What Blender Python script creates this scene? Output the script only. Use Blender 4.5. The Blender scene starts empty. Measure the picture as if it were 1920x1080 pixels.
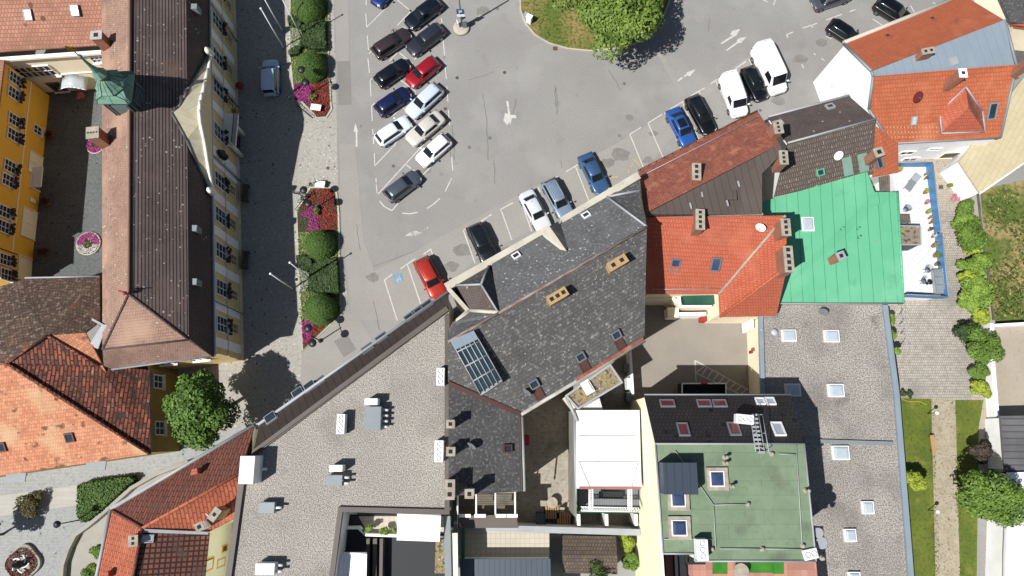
import bpy, bmesh, math, random
from mathutils import Vector, Matrix
from math import radians as R, sin, cos, pi
random.seed(7)
scn = bpy.context.scene
COL = scn.collection
# ------------------------------------------------------------------ camera
FOC, NX, NY, HC = 1280.0, 957.0, 822.0, 62.0
_d = Vector(((NX-960)/FOC, -(NY-540)/FOC, -1.0)).normalized()
_rx = math.sqrt(1-_d.x**2)
CR = Vector((_rx, 0, -_d.x))
_a = -(_d.x*_d.y)/_rx
CU = Vector((_a, math.sqrt(1-_a*_a-_d.y**2), -_d.y))
CB = CR.cross(CU)
CAM = Vector((0, 0, HC))
cd = bpy.data.cameras.new("camera"); cam = bpy.data.objects.new("camera", cd); COL.objects.link(cam)
cd.sensor_width = 36; cd.lens = 36*FOC/1920; cd.clip_start = 0.5; cd.clip_end = 2000
m = Matrix((CR, CU, CB)).transposed().to_4x4(); m.translation = CAM
cam.matrix_world = m
scn.camera = cam
# ------------------------------------------------------------------ light
SUN_EL, SH_AZ = 54.0, 34.0           # shadows fall towards +X, +Y
w = bpy.data.worlds.new("World"); scn.world = w; w.use_nodes = True
nt = w.node_tree; bg = nt.nodes['Background']
sky = nt.nodes.new('ShaderNodeTexSky'); sky.sky_type = 'NISHITA'; sky.sun_disc = False
_az = R(SH_AZ+180)
sdir = Vector((cos(_az)*cos(R(SUN_EL)), sin(_az)*cos(R(SUN_EL)), sin(R(SUN_EL))))
sky.sun_elevation = R(SUN_EL); sky.sun_rotation = math.atan2(sdir.x, sdir.y)
nt.links.new(sky.outputs[0], bg.inputs[0]); bg.inputs[1].default_value = 0.05
sl = bpy.data.lights.new("sun", 'SUN'); sl.energy = 5.0; sl.angle = R(0.5); sl.color = (1, 0.975, 0.945)
so = bpy.data.objects.new("sun", sl); COL.objects.link(so)
so.rotation_euler = sdir.to_track_quat('Z', 'Y').to_euler(); so.location = (-40, -30, 80)
scn.view_settings.view_transform = 'Standard'; scn.view_settings.look = 'None'
scn.view_settings.exposure = 0.38; scn.view_settings.gamma = 1
GAIN = 1.75
# ------------------------------------------------------------------ helpers: photo position -> place
def ray(x, y): return CR*((x-960)/FOC) + CU*((540-y)/FOC) - CB
ZOFF = 0.0
def P(x, y, z=0.0):
    if z > 3: z = z+ZOFF
    v = ray(x, y); t = (z-HC)/v.z
    return CAM+v*t
def W(pts): return [P(*p) if len(p) == 3 else P(p[0], p[1]) for p in pts]
def px2m(x, y, z=0): return (P(x+.5, y, z)-P(x-.5, y, z)).length
def onX(x, y, X):
    v = ray(x, y); return CAM+v*((X-CAM.x)/v.x)
def onplane(x, y, p0, n):
    v = ray(x, y); return CAM+v*((p0-CAM).dot(n)/v.dot(n))
def pnormal(w):
    n = Vector((0, 0, 0))
    for i in range(len(w)):
        a, b = w[i], w[(i+1) % len(w)]
        n += Vector(((a.y-b.y)*(a.z+b.z), (a.z-b.z)*(a.x+b.x), (a.x-b.x)*(a.y+b.y)))
    n.normalize()
    return -n if n.z < 0 else n
def s2l(v): v /= 255.; return v/12.92 if v <= .04045 else ((v+.055)/1.055)**2.4
def c(r, g, b, k=1.0): return tuple(min(.9, s2l(q)/GAIN*k) for q in (r, g, b))
# ------------------------------------------------------------------ materials
MATS = {}
def mat(name, c1, c2=None, ns=1.0, lo=.35, hi=.65, rough=.85, metal=0, brick=None, spots=None, blotch=None, bump=0, tint=0, alpha=None, island=False, cc=0, seam=None, detail=5, pits=None, fine=None):
    m = bpy.data.materials.new(name); m.use_nodes = True; t = m.node_tree; N = t.nodes; L = t.links
    b = N['Principled BSDF']; b.inputs['Roughness'].default_value = rough; b.inputs['Metallic'].default_value = metal
    if cc: b.inputs['Coat Weight'].default_value = cc; b.inputs['Coat Roughness'].default_value = .06
    uv = N.new('ShaderNodeUVMap').outputs[0]
    def noise(s, d=detail):
        n = N.new('ShaderNodeTexNoise'); n.inputs['Scale'].default_value = s; n.inputs['Detail'].default_value = d; L.new(uv, n.inputs['Vector']); return n.outputs[0]
    def mr(v, a, z, o0=0., o1=1.):
        n = N.new('ShaderNodeMapRange'); n.inputs[1].default_value = a; n.inputs[2].default_value = z; n.inputs[3].default_value = o0; n.inputs[4].default_value = o1; L.new(v, n.inputs[0]); return n.outputs[0]
    def mix(f, A, B, mode='MIX'):
        n = N.new('ShaderNodeMix'); n.data_type = 'RGBA'; n.blend_type = mode
        for s, v in ((n.inputs[0], f), (n.inputs[6], A), (n.inputs[7], B)):
            if hasattr(v, 'links'): L.new(v, s)
            else: s.default_value = v if isinstance(v, (int, float)) else (*v[:3], 1)
        return n.outputs[2]
    col = c1; h = None
    if c2 is not None:
        if island:
            g = N.new('ShaderNodeNewGeometry'); f = g.outputs['Random Per Island']
            f2 = mr(noise(ns), lo, hi); mm = N.new('ShaderNodeMath'); mm.operation = 'MULTIPLY_ADD'; mm.use_clamp = True
            L.new(f, mm.inputs[0]); mm.inputs[1].default_value = .6; L.new(mr(noise(ns), lo, hi, 0, .4), mm.inputs[2]); f = mm.outputs[0]
        else: f = mr(noise(ns), lo, hi)
        col = mix(f, c1, c2)
    if fine:            # fine grain: (colour, scale, lo, hi)
        f = mr(noise(fine[1], 3), fine[2], fine[3]); col = mix(f, col, fine[0]); h = f
    if brick:           # (w, h, mortar colour, mortar size, variation[, offset])
        n = N.new('ShaderNodeTexBrick'); L.new(uv, n.inputs['Vector']); n.inputs['Scale'].default_value = 1
        n.inputs['Brick Width'].default_value = brick[0]; n.inputs['Row Height'].default_value = brick[1]; n.inputs['Mortar Size'].default_value = brick[3]
        n.inputs['Mortar Smooth'].default_value = .3; n.offset = brick[5] if len(brick) > 5 else .5
        v = brick[4]; n.inputs['Color1'].default_value = (1-v,)*3+(1,); n.inputs['Color2'].default_value = (1+v,)*3+(1,); n.inputs['Mortar'].default_value = (1, 1, 1, 1)
        col = mix(1.0, col, n.outputs[0], 'MULTIPLY'); col = mix(n.outputs[1], col, brick[2]); h = mr(n.outputs[1], 0, 1, 1, 0)
    if seam:            # (spacing along u, width, colour)
        sp = N.new('ShaderNodeSeparateXYZ'); L.new(uv, sp.inputs[0])
        q = N.new('ShaderNodeMath'); q.operation = 'PINGPONG'; L.new(sp.outputs[0], q.inputs[0]); q.inputs[1].default_value = seam[0]/2
        f = mr(q.outputs[0], seam[1]*.5, seam[1], 1, 0); col = mix(f, col, seam[2]); h = f
    if blotch:
        for (bc, sc, a, z) in blotch: col = mix(mr(noise(sc, 7), a, z), col, bc)
    if spots:           # (colour, scale, threshold)
        for (sc_, s, th) in spots:
            n = N.new('ShaderNodeTexVoronoi'); n.inputs['Scale'].default_value = s; L.new(uv, n.inputs['Vector'])
            sp = N.new('ShaderNodeSeparateColor'); L.new(n.outputs['Color'], sp.inputs[0])
            a = mr(n.outputs['Distance'], .22, .34, 1, 0); bb = mr(sp.outputs[0], th, th+.02)
            mm = N.new('ShaderNodeMath'); mm.operation = 'MULTIPLY'; L.new(a, mm.inputs[0]); L.new(bb, mm.inputs[1])
            col = mix(mm.outputs[0], col, sc_)
    if hasattr(col, 'links'): L.new(col, b.inputs['Base Color'])
    else: b.inputs['Base Color'].default_value = (*col, 1)
    if bump and h is not None:
        bn = N.new('ShaderNodeBump'); bn.inputs['Strength'].default_value = 1; bn.inputs['Distance'].default_value = bump; L.new(h, bn.inputs['Height']); L.new(bn.outputs[0], b.inputs['Normal'])
    if alpha is not None: b.inputs['Alpha'].default_value = alpha
    MATS[name] = m
    return m
def plain(name, col, rough=.6, metal=0, cc=0): return mat(name, col, tuple(q*.8 for q in col), 1.3, .3, .8, rough, metal, cc=cc)
# ------------------------------------------------------------------ mesh builder
class MB:
    def __init__(s): s.v = []; s.f = []; s.sm = []
    def face(s, pts, smooth=False):
        i = len(s.v); s.v += [tuple(p) for p in pts]; s.f.append(list(range(i, i+len(pts)))); s.sm.append(smooth); return s
    def loft(s, rings, cap=True, smooth=True, closed=True):
        i = len(s.v); n = len(rings[0])
        for r in rings: s.v += [tuple(p) for p in r]
        for k in range(len(rings)-1):
            for j in range(n if closed else n-1):
                a = i+k*n+j; b = i+k*n+(j+1) % n
                s.f.append([a, b, b+n, a+n]); s.sm.append(smooth)
        if cap:
            s.f.append([i+j for j in range(n)][::-1]); s.f.append([i+(len(rings)-1)*n+j for j in range(n)]); s.sm += [False, False]
        return s
    def box(s, cen, size, rz=0, M=None):
        x, y, z = (q/2 for q in size); cr, sr = cos(rz), sin(rz); cen = Vector(cen)
        P8 = [Vector((a*x, b*y, d*z)) for d in (-1, 1) for a, b in ((-1, -1), (1, -1), (1, 1), (-1, 1))]
        if M is not None: P8 = [M @ p+cen for p in P8]
        else: P8 = [Vector((p.x*cr-p.y*sr, p.x*sr+p.y*cr, p.z))+cen for p in P8]
        i = len(s.v); s.v += [tuple(p) for p in P8]
        for f in ((3, 2, 1, 0), (4, 5, 6, 7), (0, 1, 5, 4), (1, 2, 6, 5), (2, 3, 7, 6), (3, 0, 4, 7)): s.f.append([i+q for q in f]); s.sm.append(False)
        return s
    def prism(s, pts, z0, z1):
        b = [Vector((p.x, p.y, z0)) for p in pts]; t = [Vector((p.x, p.y, z1)) for p in pts]
        return s.loft([b, t], smooth=False)
    def slab(s, pts, th=.2):
        return s.loft([[p-Vector((0, 0, th)) for p in pts], pts], smooth=False)
    def tube(s, p0, p1, r0, r1=None, n=8, smooth=True):
        r1 = r0 if r1 is None else r1; p0 = Vector(p0); p1 = Vector(p1); d = (p1-p0).normalized()
        u = d.orthogonal().normalized(); v = d.cross(u)
        return s.loft([[p+(u*cos(a)+v*sin(a))*r for a in (2*pi*k/n for k in range(n))] for p, r in ((p0, r0), (p1, r1))], smooth=smooth)
    def lathe(s, cen, prof, n=16, smooth=True, rx=1, ry=1, rot=0):
        cen = Vector(cen)
        return s.loft([[cen+Vector((cos(rot+2*pi*k/n)*r*rx, sin(rot+2*pi*k/n)*r*ry, z)) for k in range(n)] for r, z in prof], smooth=smooth)
    def ball(s, cen, r, n=12, rx=1, ry=1, rz=1):
        return s.lathe(cen, [(max(.001, r*sin(pi*k/8)), -r*cos(pi*k/8)*rz) for k in range(9)], n, True, rx, ry)
    def build(s, name, material, parent=None, uvang=None):
        me = bpy.data.meshes.new(name); me.from_pydata(s.v, [], s.f); me.update()
        bm = bmesh.new(); bm.from_mesh(me); bmesh.ops.recalc_face_normals(bm, faces=bm.faces) if len(bm.faces) < 20000 and not getattr(s, 'norecalc', False) else None
        uvl = bm.loops.layers.uv.new('UVMap')
        for f, smo in zip(bm.faces, s.sm):
            f.smooth = smo; n = f.normal
            if uvang is not None: u = Vector((cos(uvang), sin(uvang), 0)); v = Vector((-sin(uvang), cos(uvang), 0))
            elif abs(n.z) > .985 or n.length < .5: u = Vector((1, 0, 0)); v = Vector((0, 1, 0))
            else: u = Vector((0, 0, 1)).cross(n).normalized(); v = n.cross(u)
            for l in f.loops: l[uvl].uv = (l.vert.co.dot(u), l.vert.co.dot(v))
        o = bpy.data.objects.new(name, me); COL.objects.link(o)
        if parent is not None:
            org = parent_origin(parent); bm.transform(Matrix.Translation(-org)); o.parent = parent; 
        else:
            # origin at the base centre
            xs = [v.co.x for v in bm.verts]; ys = [v.co.y for v in bm.verts]; zs = [v.co.z for v in bm.verts]
            org = Vector(((min(xs)+max(xs))/2, (min(ys)+max(ys))/2, min(zs))); bm.transform(Matrix.Translation(-org)); o.location = org
        bm.to_mesh(me); bm.free(); me.materials.append(material)
        return o
def parent_origin(o):
    l = Vector((0, 0, 0))
    while o is not None: l = l+o.location; o = o.parent
    return l
def tag(o, label=None, cat=None, group=None, kind=None):
    if label: o['label'] = label
    if cat: o['category'] = cat
    if group: o['group'] = group
    if kind: o['kind'] = kind
    return o
def thing(name, label, cat, loc, group=None):
    o = bpy.data.objects.new(name, None); COL.objects.link(o); o.location = Vector(loc); o.empty_display_size = .3
    return tag(o, label, cat, group)
def struct(name, mb, m, uvang=None): return tag(mb.build(name, m, None, uvang), kind='structure')
def ground(name, pts, z, m, kind='structure', uvang=None):
    o = MB().face([Vector((p.x, p.y, z)) for p in W(pts)]).build(name, m, None, uvang)
    return tag(o, kind=kind)
GLASS = None
# ------------------------------------------------------------------ material set
BLK = (.012, .012, .014)
asph = mat('asphalt', c(176, 174, 169), c(163, 161, 157), .12, .3, .7, .9, fine=(c(145, 143, 138), 9, .52, .75), blotch=[(c(184, 182, 177), .22, .5, .8), (c(152, 149, 144), .5, .6, .85), (c(140, 137, 131), 1.6, .68, .8)], spots=[(c(112, 109, 105), 1.5, .98)])
asph2 = mat('asphalt_light', c(184, 180, 172), c(174, 170, 162), .3, .3, .7, .9, fine=(c(150, 147, 141), 9, .52, .8))
asph3 = mat('asphalt_dark', c(158, 155, 150), c(148, 145, 140), .3, .3, .7, .9, fine=(c(128, 125, 121), 9, .52, .8))
yardm = mat('yard_asphalt', c(176, 168, 156), c(164, 156, 146), .4, .3, .7, .9, fine=(c(150, 144, 134), 9, .52, .8))
cobm = mat('granite_cobbles', c(216, 211, 199), c(200, 195, 184), .3, .3, .7, .85, brick=(.13, .12, c(178, 174, 164), .015, .12), fine=(c(170, 167, 158), 3.6, .5, .7), spots=[(c(112, 110, 106), 3, .93), (c(236, 232, 222), 3.6, .9)], bump=.006)
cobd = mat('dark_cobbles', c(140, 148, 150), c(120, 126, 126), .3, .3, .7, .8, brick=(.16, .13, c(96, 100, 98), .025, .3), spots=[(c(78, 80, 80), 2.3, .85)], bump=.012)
cobl = mat('pale_cobbles', c(208, 210, 206), c(192, 194, 191), .25, .3, .7, .85, brick=(.13, .12, c(170, 171, 168), .015, .1), fine=(c(172, 174, 172), 3.2, .5, .7), spots=[(c(120, 122, 122), 2.6, .92)], bump=.006)
sett = mat('stone_setts', c(218, 210, 197), c(196, 188, 176), .35, .3, .7, .85, brick=(.2, .24, c(158, 150, 139), .018, .12), fine=(c(176, 168, 157), 3, .5, .7), blotch=[(c(164, 159, 150), .35, .56, .78)], bump=.01)
sett2 = mat('beige_setts', c(222, 212, 194), c(206, 196, 178), .4, .3, .7, .85, brick=(.16, .18, c(172, 160, 144), .018, .14), fine=(c(182, 170, 152), 3, .5, .7), bump=.01)
conc = mat('concrete', c(196, 192, 180), c(180, 176, 164), .5, .3, .7, .85, blotch=[(c(150, 148, 138), .8, .6, .8)])
pathm = mat('beige_slabs', c(212, 209, 198), c(200, 197, 186), .5, .3, .7, .85, brick=(1.2, .35, c(190, 187, 177), .012, .04))
gravp = mat('gravel_path_stone', c(206, 194, 168), c(184, 172, 146), 1.2, .3, .7, .95, fine=(c(150, 138, 112), 5, .52, .7), spots=[(c(232, 224, 204), 8, .8), (c(120, 116, 84), 3, .95)], blotch=[(c(150, 150, 96), .7, .64, .8)])
sandm = mat('sand', c(204, 192, 172), c(190, 178, 158), .4, .3, .7, .95, fine=(c(170, 158, 138), 4, .55, .8), spots=[(c(240, 236, 226), 1.5, .93), (c(120, 114, 96), 1.1, .95)])
lawnm = mat('lawn_grass', c(122, 132, 44), c(98, 116, 34), .5, .35, .65, .95, fine=(c(78, 96, 26), 4, .5, .75), blotch=[(c(150, 146, 74), .8, .58, .76)])
isle = mat('island_grass', c(112, 128, 48), c(170, 150, 90), .35, .4, .62, .95, fine=(c(70, 88, 26), 3.5, .45, .7))
wildm = mat('wild_grass', c(110, 128, 52), c(186, 164, 112), .3, .44, .6, .95, fine=(c(78, 96, 34), 2.6, .45, .7))
soil = mat('soil', c(92, 72, 54), c(66, 60, 38), 2, .3, .7, .95)
bedg = mat('bed_green', c(96, 116, 50), c(130, 140, 78), 2.5, .4, .6, .95, fine=(c(48, 66, 24), 5, .45, .65))
kerbm = mat('kerb_stone', c(226, 219, 200), c(196, 190, 172), .8, .3, .7, .8)
linem = mat('line_paint', c(250, 248, 240, .92), c(236, 233, 224, .85), 2, .3, .7, .7, blotch=[(c(185, 181, 174), 2.2, .62, .72)])
lineo = mat('old_line_paint', c(222, 218, 208), c(176, 172, 166), 2.2, .45, .6, .8)
yelm = mat('yellow_line_paint', c(226, 196, 110), c(180, 172, 150), 2, .5, .65, .7)
bluem = mat('blue_road_paint', c(96, 176, 216), c(140, 180, 196), 3, .4, .65, .7)
rust = plain('rusty_iron', c(112, 92, 76))
# roofs
def tiles(name, a, b, dark, w=.3, h=.36, v=.16, mort=None, **k): return mat(name, a, b, .5, .36, .64, .85, brick=(w, h, mort or tuple(q*.45 for q in a), .025, v), bump=.02, **k)
LICH = c(214, 206, 192)
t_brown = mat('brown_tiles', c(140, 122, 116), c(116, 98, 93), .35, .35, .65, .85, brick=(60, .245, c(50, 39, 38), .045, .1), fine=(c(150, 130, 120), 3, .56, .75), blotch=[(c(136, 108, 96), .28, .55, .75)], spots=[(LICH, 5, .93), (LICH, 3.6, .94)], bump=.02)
t_brownw = mat('sunlit_weathered_tiles', c(190, 154, 134), c(170, 134, 116), .4, .35, .65, .85, brick=(.2, .25, c(146, 112, 98), .015, .1), fine=(c(140, 108, 94), 3, .55, .75), blotch=[(c(206, 168, 142), .3, .52, .72), (c(132, 106, 98), .4, .6, .78)], spots=[(LICH, 3.6, .93)], bump=.01)  # brown tiles lightened for the sunlit slopes; blotches and lichen are wear
t_brownd = mat('shaded_brown_tiles', c(130, 106, 98), c(110, 90, 84), .4, .35, .65, .85, brick=(.2, .25, c(86, 70, 64), .03, .12), spots=[(LICH, 4, .965)], bump=.01)  # brown tiles darkened for the shaded steep slope, also used on hip ridges
t_lich = mat('lichened_tiles', c(118, 92, 76), c(92, 74, 64), .4, .35, .65, .9, brick=(.25, .28, c(70, 56, 48), .02, .2), fine=(c(170, 146, 122), 3, .5, .66), blotch=[(c(178, 164, 146), .45, .6, .78), (c(150, 92, 66), .6, .6, .8)], bump=.015)
t_pink = mat('pink_clay_tiles', c(206, 150, 122), c(188, 130, 106), .5, .35, .65, .85, brick=(.3, .34, c(160, 108, 88), .03, .14), blotch=[(c(160, 118, 86), .5, .55, .75)], spots=[(c(120, 84, 62), 1.2, .93)], bump=.01)
t_orange = mat('old_orange_tiles', c(242, 172, 130), c(230, 152, 112), .6, .35, .65, .85, brick=(.2, .3, c(206, 134, 98), .02, .2), fine=(c(214, 136, 100), 2.5, .5, .75), blotch=[(c(238, 196, 150), .35, .52, .72), (c(140, 92, 66), .9, .62, .68), (c(120, 84, 62), 1.7, .64, .7)], bump=.01)
t_redd = mat('shaded_red_tiles', c(176, 98, 68), c(124, 70, 54), 1.2, .35, .65, .85, brick=(.8, .25, c(64, 34, 26), .05, .5), fine=(c(196, 130, 96), 2.2, .55, .72), blotch=[(c(74, 54, 46), .9, .56, .64), (c(206, 168, 136), .5, .68, .8)], bump=.02)  # tile colour darkened for the grazing shade on the east slope
t_red2 = mat('row_red_tiles', c(158, 94, 74), c(138, 80, 64), .5, .35, .65, .85, brick=(.8, .26, c(88, 50, 40), .05, .18), fine=(c(112, 72, 60), 2.5, .56, .75), blotch=[(c(120, 90, 76), .7, .55, .75), (c(186, 112, 82), .5, .6, .8)], bump=.02)
t_or2 = mat('row_orange_tiles', c(212, 120, 84), c(196, 106, 74), .5, .35, .65, .85, brick=(.8, .26, c(150, 78, 54), .045, .14), fine=(c(170, 92, 66), 2.5, .58, .78), blotch=[(c(226, 142, 104), .6, .58, .78)], bump=.02)
t_bplate = mat('pan_tiles', c(156, 94, 70), c(124, 76, 60), .6, .35, .65, .85, brick=(.38, .38, c(52, 30, 24), .07, .15, 0), blotch=[(c(104, 82, 72), .6, .55, .75)], bump=.02)
t_slate = mat('grey_slate', c(112, 111, 108), c(98, 97, 95), .6, .35, .65, .85, brick=(.34, .28, c(88, 87, 85), .02, .13), fine=(c(160, 158, 152), 2.6, .54, .68), spots=[(c(190, 187, 182), 5.5, .88)], blotch=[(c(122, 100, 94), .3, .66, .8), (c(84, 82, 82), .35, .56, .75)], bump=.01)
t_slate2 = mat('lichened_slate', c(118, 119, 119), c(104, 104, 106), .7, .35, .65, .85, fine=(c(146, 146, 144), 4.5, .52, .68), spots=[(c(206, 206, 204), 4.2, .84), (c(190, 190, 188), 2.8, .94)], blotch=[(c(96, 92, 94), .4, .6, .75)], bump=.008)
t_slate3 = mat('dark_slate', c(96, 95, 95), c(78, 77, 78), .6, .35, .65, .85, fine=(c(134, 132, 130), 4.4, .52, .68), blotch=[(c(140, 136, 130), .5, .68, .82)], bump=.008)
t_clay = mat('mottled_clay_tiles', c(196, 116, 92), c(174, 100, 80), .6, .35, .65, .85, brick=(.2, .28, c(140, 84, 68), .02, .18), fine=(c(150, 92, 76), 3, .54, .76), blotch=[(c(212, 140, 108), 1., .56, .7), (c(132, 92, 78), .35, .6, .8)], bump=.01)
t_slbr = mat('brown_slate', c(112, 98, 92), c(98, 86, 80), .6, .35, .65, .85, brick=(.22, .3, c(84, 72, 68), .025, .12), spots=[(c(196, 184, 170), 3, .95)])
t_slbr2 = mat('brown_batten_slate', c(136, 122, 110), c(116, 104, 94), .5, .35, .65, .85, brick=(.2, .42, c(92, 80, 72), .06, .2), fine=(c(186, 172, 158), 4, .56, .68))
t_sal = mat('salmon_tiles', c(220, 118, 86), c(208, 108, 76), .3, .35, .65, .8, brick=(.22, .36, c(182, 92, 66), .03, .09), blotch=[(c(228, 134, 102), .3, .56, .76), (c(186, 104, 80), .22, .56, .8), (c(150, 92, 74), 1.1, .68, .82)], bump=.01)
t_or3 = mat('bright_orange_tiles', c(220, 124, 82), c(208, 114, 74), .35, .35, .65, .8, brick=(.25, .36, c(186, 96, 62), .025, .09), fine=(c(196, 104, 70), 3, .54, .78), blotch=[(c(160, 100, 72), .5, .68, .8), (c(230, 142, 100), .3, .56, .76)], bump=.01)
t_or3n = mat('streaked_orange_tiles', c(208, 114, 74), c(194, 102, 66), .4, .35, .65, .85, brick=(.25, .3, c(178, 92, 60), .02, .06), fine=(c(182, 98, 66), 3, .54, .78), blotch=[(c(116, 82, 64), .45, .62, .76), (c(218, 128, 88), .4, .58, .76)])
m_brown = mat('brown_sheet_metal', c(108, 96, 88), c(100, 88, 81), .4, .3, .7, .55, seam=(.62, .03, c(70, 62, 58)))
m_brown2 = mat('dark_brown_sheet_metal', c(84, 72, 66), c(76, 66, 60), .4, .3, .7, .5, seam=(.66, .03, c(34, 30, 28)))
m_cop = mat('brown_coping', c(112, 100, 92), c(100, 90, 82), .5, .3, .7, .6)
m_green = mat('green_sheet_metal', c(122, 214, 166), c(110, 203, 154), .25, .3, .7, .55, seam=(1.0, .03, c(66, 146, 106)), blotch=[(c(142, 224, 180), .2, .52, .75), (c(100, 182, 140), .6, .6, .8), (c(150, 170, 140), 1.6, .7, .85)])
m_grey = mat('grey_blue_sheet_metal', c(166, 182, 194), c(154, 170, 182), .3, .3, .7, .5, seam=(.8, .02, c(136, 152, 164)), blotch=[(c(180, 194, 204), .3, .55, .8)])
m_zinc = mat('zinc', c(160, 170, 174), c(146, 156, 160), .5, .3, .7, .5)
m_zincl = mat('pale_zinc', c(196, 200, 204), c(180, 184, 188), .6, .3, .7, .5)
m_blue = mat('blue_grey_roof_panel', c(84, 98, 112), c(76, 90, 104), .4, .3, .7, .5, seam=(.42, .03, c(50, 60, 72)))
m_navy = mat('navy_roof_panel', c(68, 80, 96), c(62, 74, 90), .4, .3, .7, .5, seam=(.55, .03, c(44, 54, 68)))
m_felt = mat('green_roofing_felt', c(144, 166, 134), c(132, 154, 122), .35, .35, .65, .9, brick=(5.2, 1.0, c(104, 124, 96), .012, .05), fine=(c(128, 146, 116), 3, .5, .8), blotch=[(c(112, 120, 102), .45, .56, .76), (c(158, 176, 144), .3, .56, .78), (c(128, 124, 106), .9, .64, .8)])
m_blackt = mat('black_tiles', c(60, 58, 60), c(50, 49, 51), .5, .35, .65, .6, brick=(.3, .34, c(34, 33, 35), .04, .12), spots=[(c(20, 20, 22), 1.3, .86)], bump=.01)
m_grav = mat('roof_gravel', c(214, 208, 197), c(198, 192, 181), .22, .35, .65, .95, fine=(c(160, 153, 143), 11, .44, .64), spots=[(c(234, 229, 219), 12, .76), (c(136, 129, 121), 11, .82)], blotch=[(c(154, 148, 141), .18, .54, .76), (c(142, 135, 128), .5, .64, .82)], bump=.03)
m_grav2 = mat('brown_roof_gravel', c(212, 206, 196), c(188, 181, 173), .25, .35, .65, .95, fine=(c(148, 141, 132), 9, .42, .64), spots=[(c(232, 227, 219), 11, .76), (c(122, 115, 108), 9, .8)], blotch=[(c(138, 132, 127), .2, .52, .76), (c(120, 113, 107), .45, .62, .82)], bump=.03)
m_moss = mat('mossy_gravel', c(160, 146, 126), c(176, 158, 112), .6, .4, .6, .95, fine=(c(92, 84, 72), 3.6, .5, .64), spots=[(c(214, 206, 192), 4, .75)])
# walls and bits
w_och = mat('ochre_render', (.72, .54, .26), (.66, .48, .22), .5, .3, .7, .9); w_ochp = plain('pale_ochre_render', (.76, .62, .38), .9); w_white = mat('white_render', (.86, .85, .83), (.8, .79, .77), .5, .3, .7, .9)
w_cream = mat('cream_render', (.82, .74, .56), (.76, .68, .5), .4, .3, .7, .9, blotch=[((.62, .55, .42), .7, .62, .8)]); w_yel = mat('yellow_render', (.78, .46, .06), (.72, .41, .05), .4, .3, .7, .9)
w_pyel = mat('pale_yellow_render', (.88, .87, .6), (.84, .82, .55), .3, .3, .7, .9); w_lim = mat('pale_band', (.86, .82, .72), (.78, .74, .64), .6, .3, .7, .9)
w_olive = plain('olive_render', c(190, 160, 84), .9); w_brick = mat('chimney_brick', c(190, 116, 86), c(168, 98, 72), 1.5, .3, .7, .9, brick=(.26, .1, c(186, 160, 140), .012, .15))
w_tan = plain('tan_chimney_render', c(214, 178, 124), .9); w_plast = mat('weathered_plaster', (.84, .84, .83), (.76, .76, .76), .5, .4, .6, .9, blotch=[((.62, .62, .64), .6, .6, .72)])
w_stone = mat('parapet_stone', c(236, 230, 210), c(214, 208, 190), .6, .35, .65, .9, blotch=[(c(180, 160, 120), .8, .64, .74), (c(160, 158, 148), .5, .62, .8)])
cap_m = mat('chimney_cap', c(206, 196, 176), c(176, 166, 150), 2, .35, .65, .9)
flue = plain('flue_black', BLK, .9)
frame_w = plain('window_frame_white', (.8, .8, .78), .6); frame_g = plain('window_frame_grey', c(128, 136, 142), .5); frame_b = plain('window_frame_brown', c(104, 66, 58), .6)
glass = mat('window_glass', (.02, .026, .034), (.03, .04, .05), 1, .3, .7, .08, cc=.5); glassb = mat('blue_window_glass', (.02, .035, .09), (.05, .07, .13), 1, .3, .7, .12, cc=.5)
glassr = mat('red_blind_glass', c(140, 60, 60), c(110, 44, 46), 1, .3, .7, .15, cc=.5); dome = mat('acrylic_dome', c(206, 220, 230), c(224, 234, 240), 1.5, .35, .65, .2, cc=.5)
glassg = mat('roof_glass', (.015, .03, .04), (.03, .05, .06), .8, .35, .65, .06, cc=.6)
met_w = mat('white_metal', (.8, .8, .8), (.72, .72, .72), .8, .3, .7, .45); met_g = plain('grey_metal', c(150, 160, 166), .45, .2); met_d = plain('dark_metal', c(52, 54, 58), .5, .3); met_k = plain('black_metal', (.014, .015, .017), .5)
grill = plain('fan_grille', c(78, 86, 98), .5); wood = mat('weathered_wood', c(134, 124, 110), c(104, 96, 86), 1.2, .35, .65, .9, seam=(.18, .02, c(66, 60, 52))); woodl = plain('new_wood', c(214, 168, 112), .8)
copper = mat('green_copper', c(140, 182, 160), c(112, 160, 140), .8, .35, .65, .6, blotch=[(c(176, 206, 180), .7, .55, .75), (c(60, 100, 88), 1.1, .6, .75)]); gold = plain('gold_leaf', c(196, 160, 60), .35, .8)
redm = plain('red_paint', c(196, 50, 44), .5); greenp = plain('green_paint', c(44, 120, 96), .5); bluep = mat('blue_railing_panel', c(92, 150, 206), c(104, 160, 212), .5, .3, .7, .5)
awn = mat('white_awning', (.8, .8, .8), (.74, .74, .74), .3, .3, .7, .7, seam=(1.26, .012, (.5, .5, .5))); btile = mat('beige_terrace_tiles', c(226, 216, 196), c(216, 206, 186), .4, .3, .7, .6, brick=(.4, .4, c(190, 180, 162), .02, .03, 0))
wtile = mat('white_terrace_tiles', (.62, .63, .65), (.56, .57, .59), .4, .3, .7, .6, brick=(.6, .6, (.42, .43, .45), .02, .03, 0)); deckd = mat('dark_deck', c(50, 54, 58), c(42, 46, 50), .4, .3, .7, .7, seam=(.15, .015, c(30, 32, 36)))
pavc = mat('courtyard_pavers', c(208, 200, 182), c(186, 178, 162), .6, .35, .65, .85, brick=(.24, .12, c(150, 142, 128), .012, .1), fine=(c(150, 142, 128), 3, .52, .74), blotch=[(c(140, 132, 116), .4, .58, .78)])
terra = plain('terracotta', c(190, 110, 76), .8); rubber = plain('tyre_rubber', (.012, .012, .012), .8); rimm = plain('alloy_rim', c(180, 182, 186), .3, .8)
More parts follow.
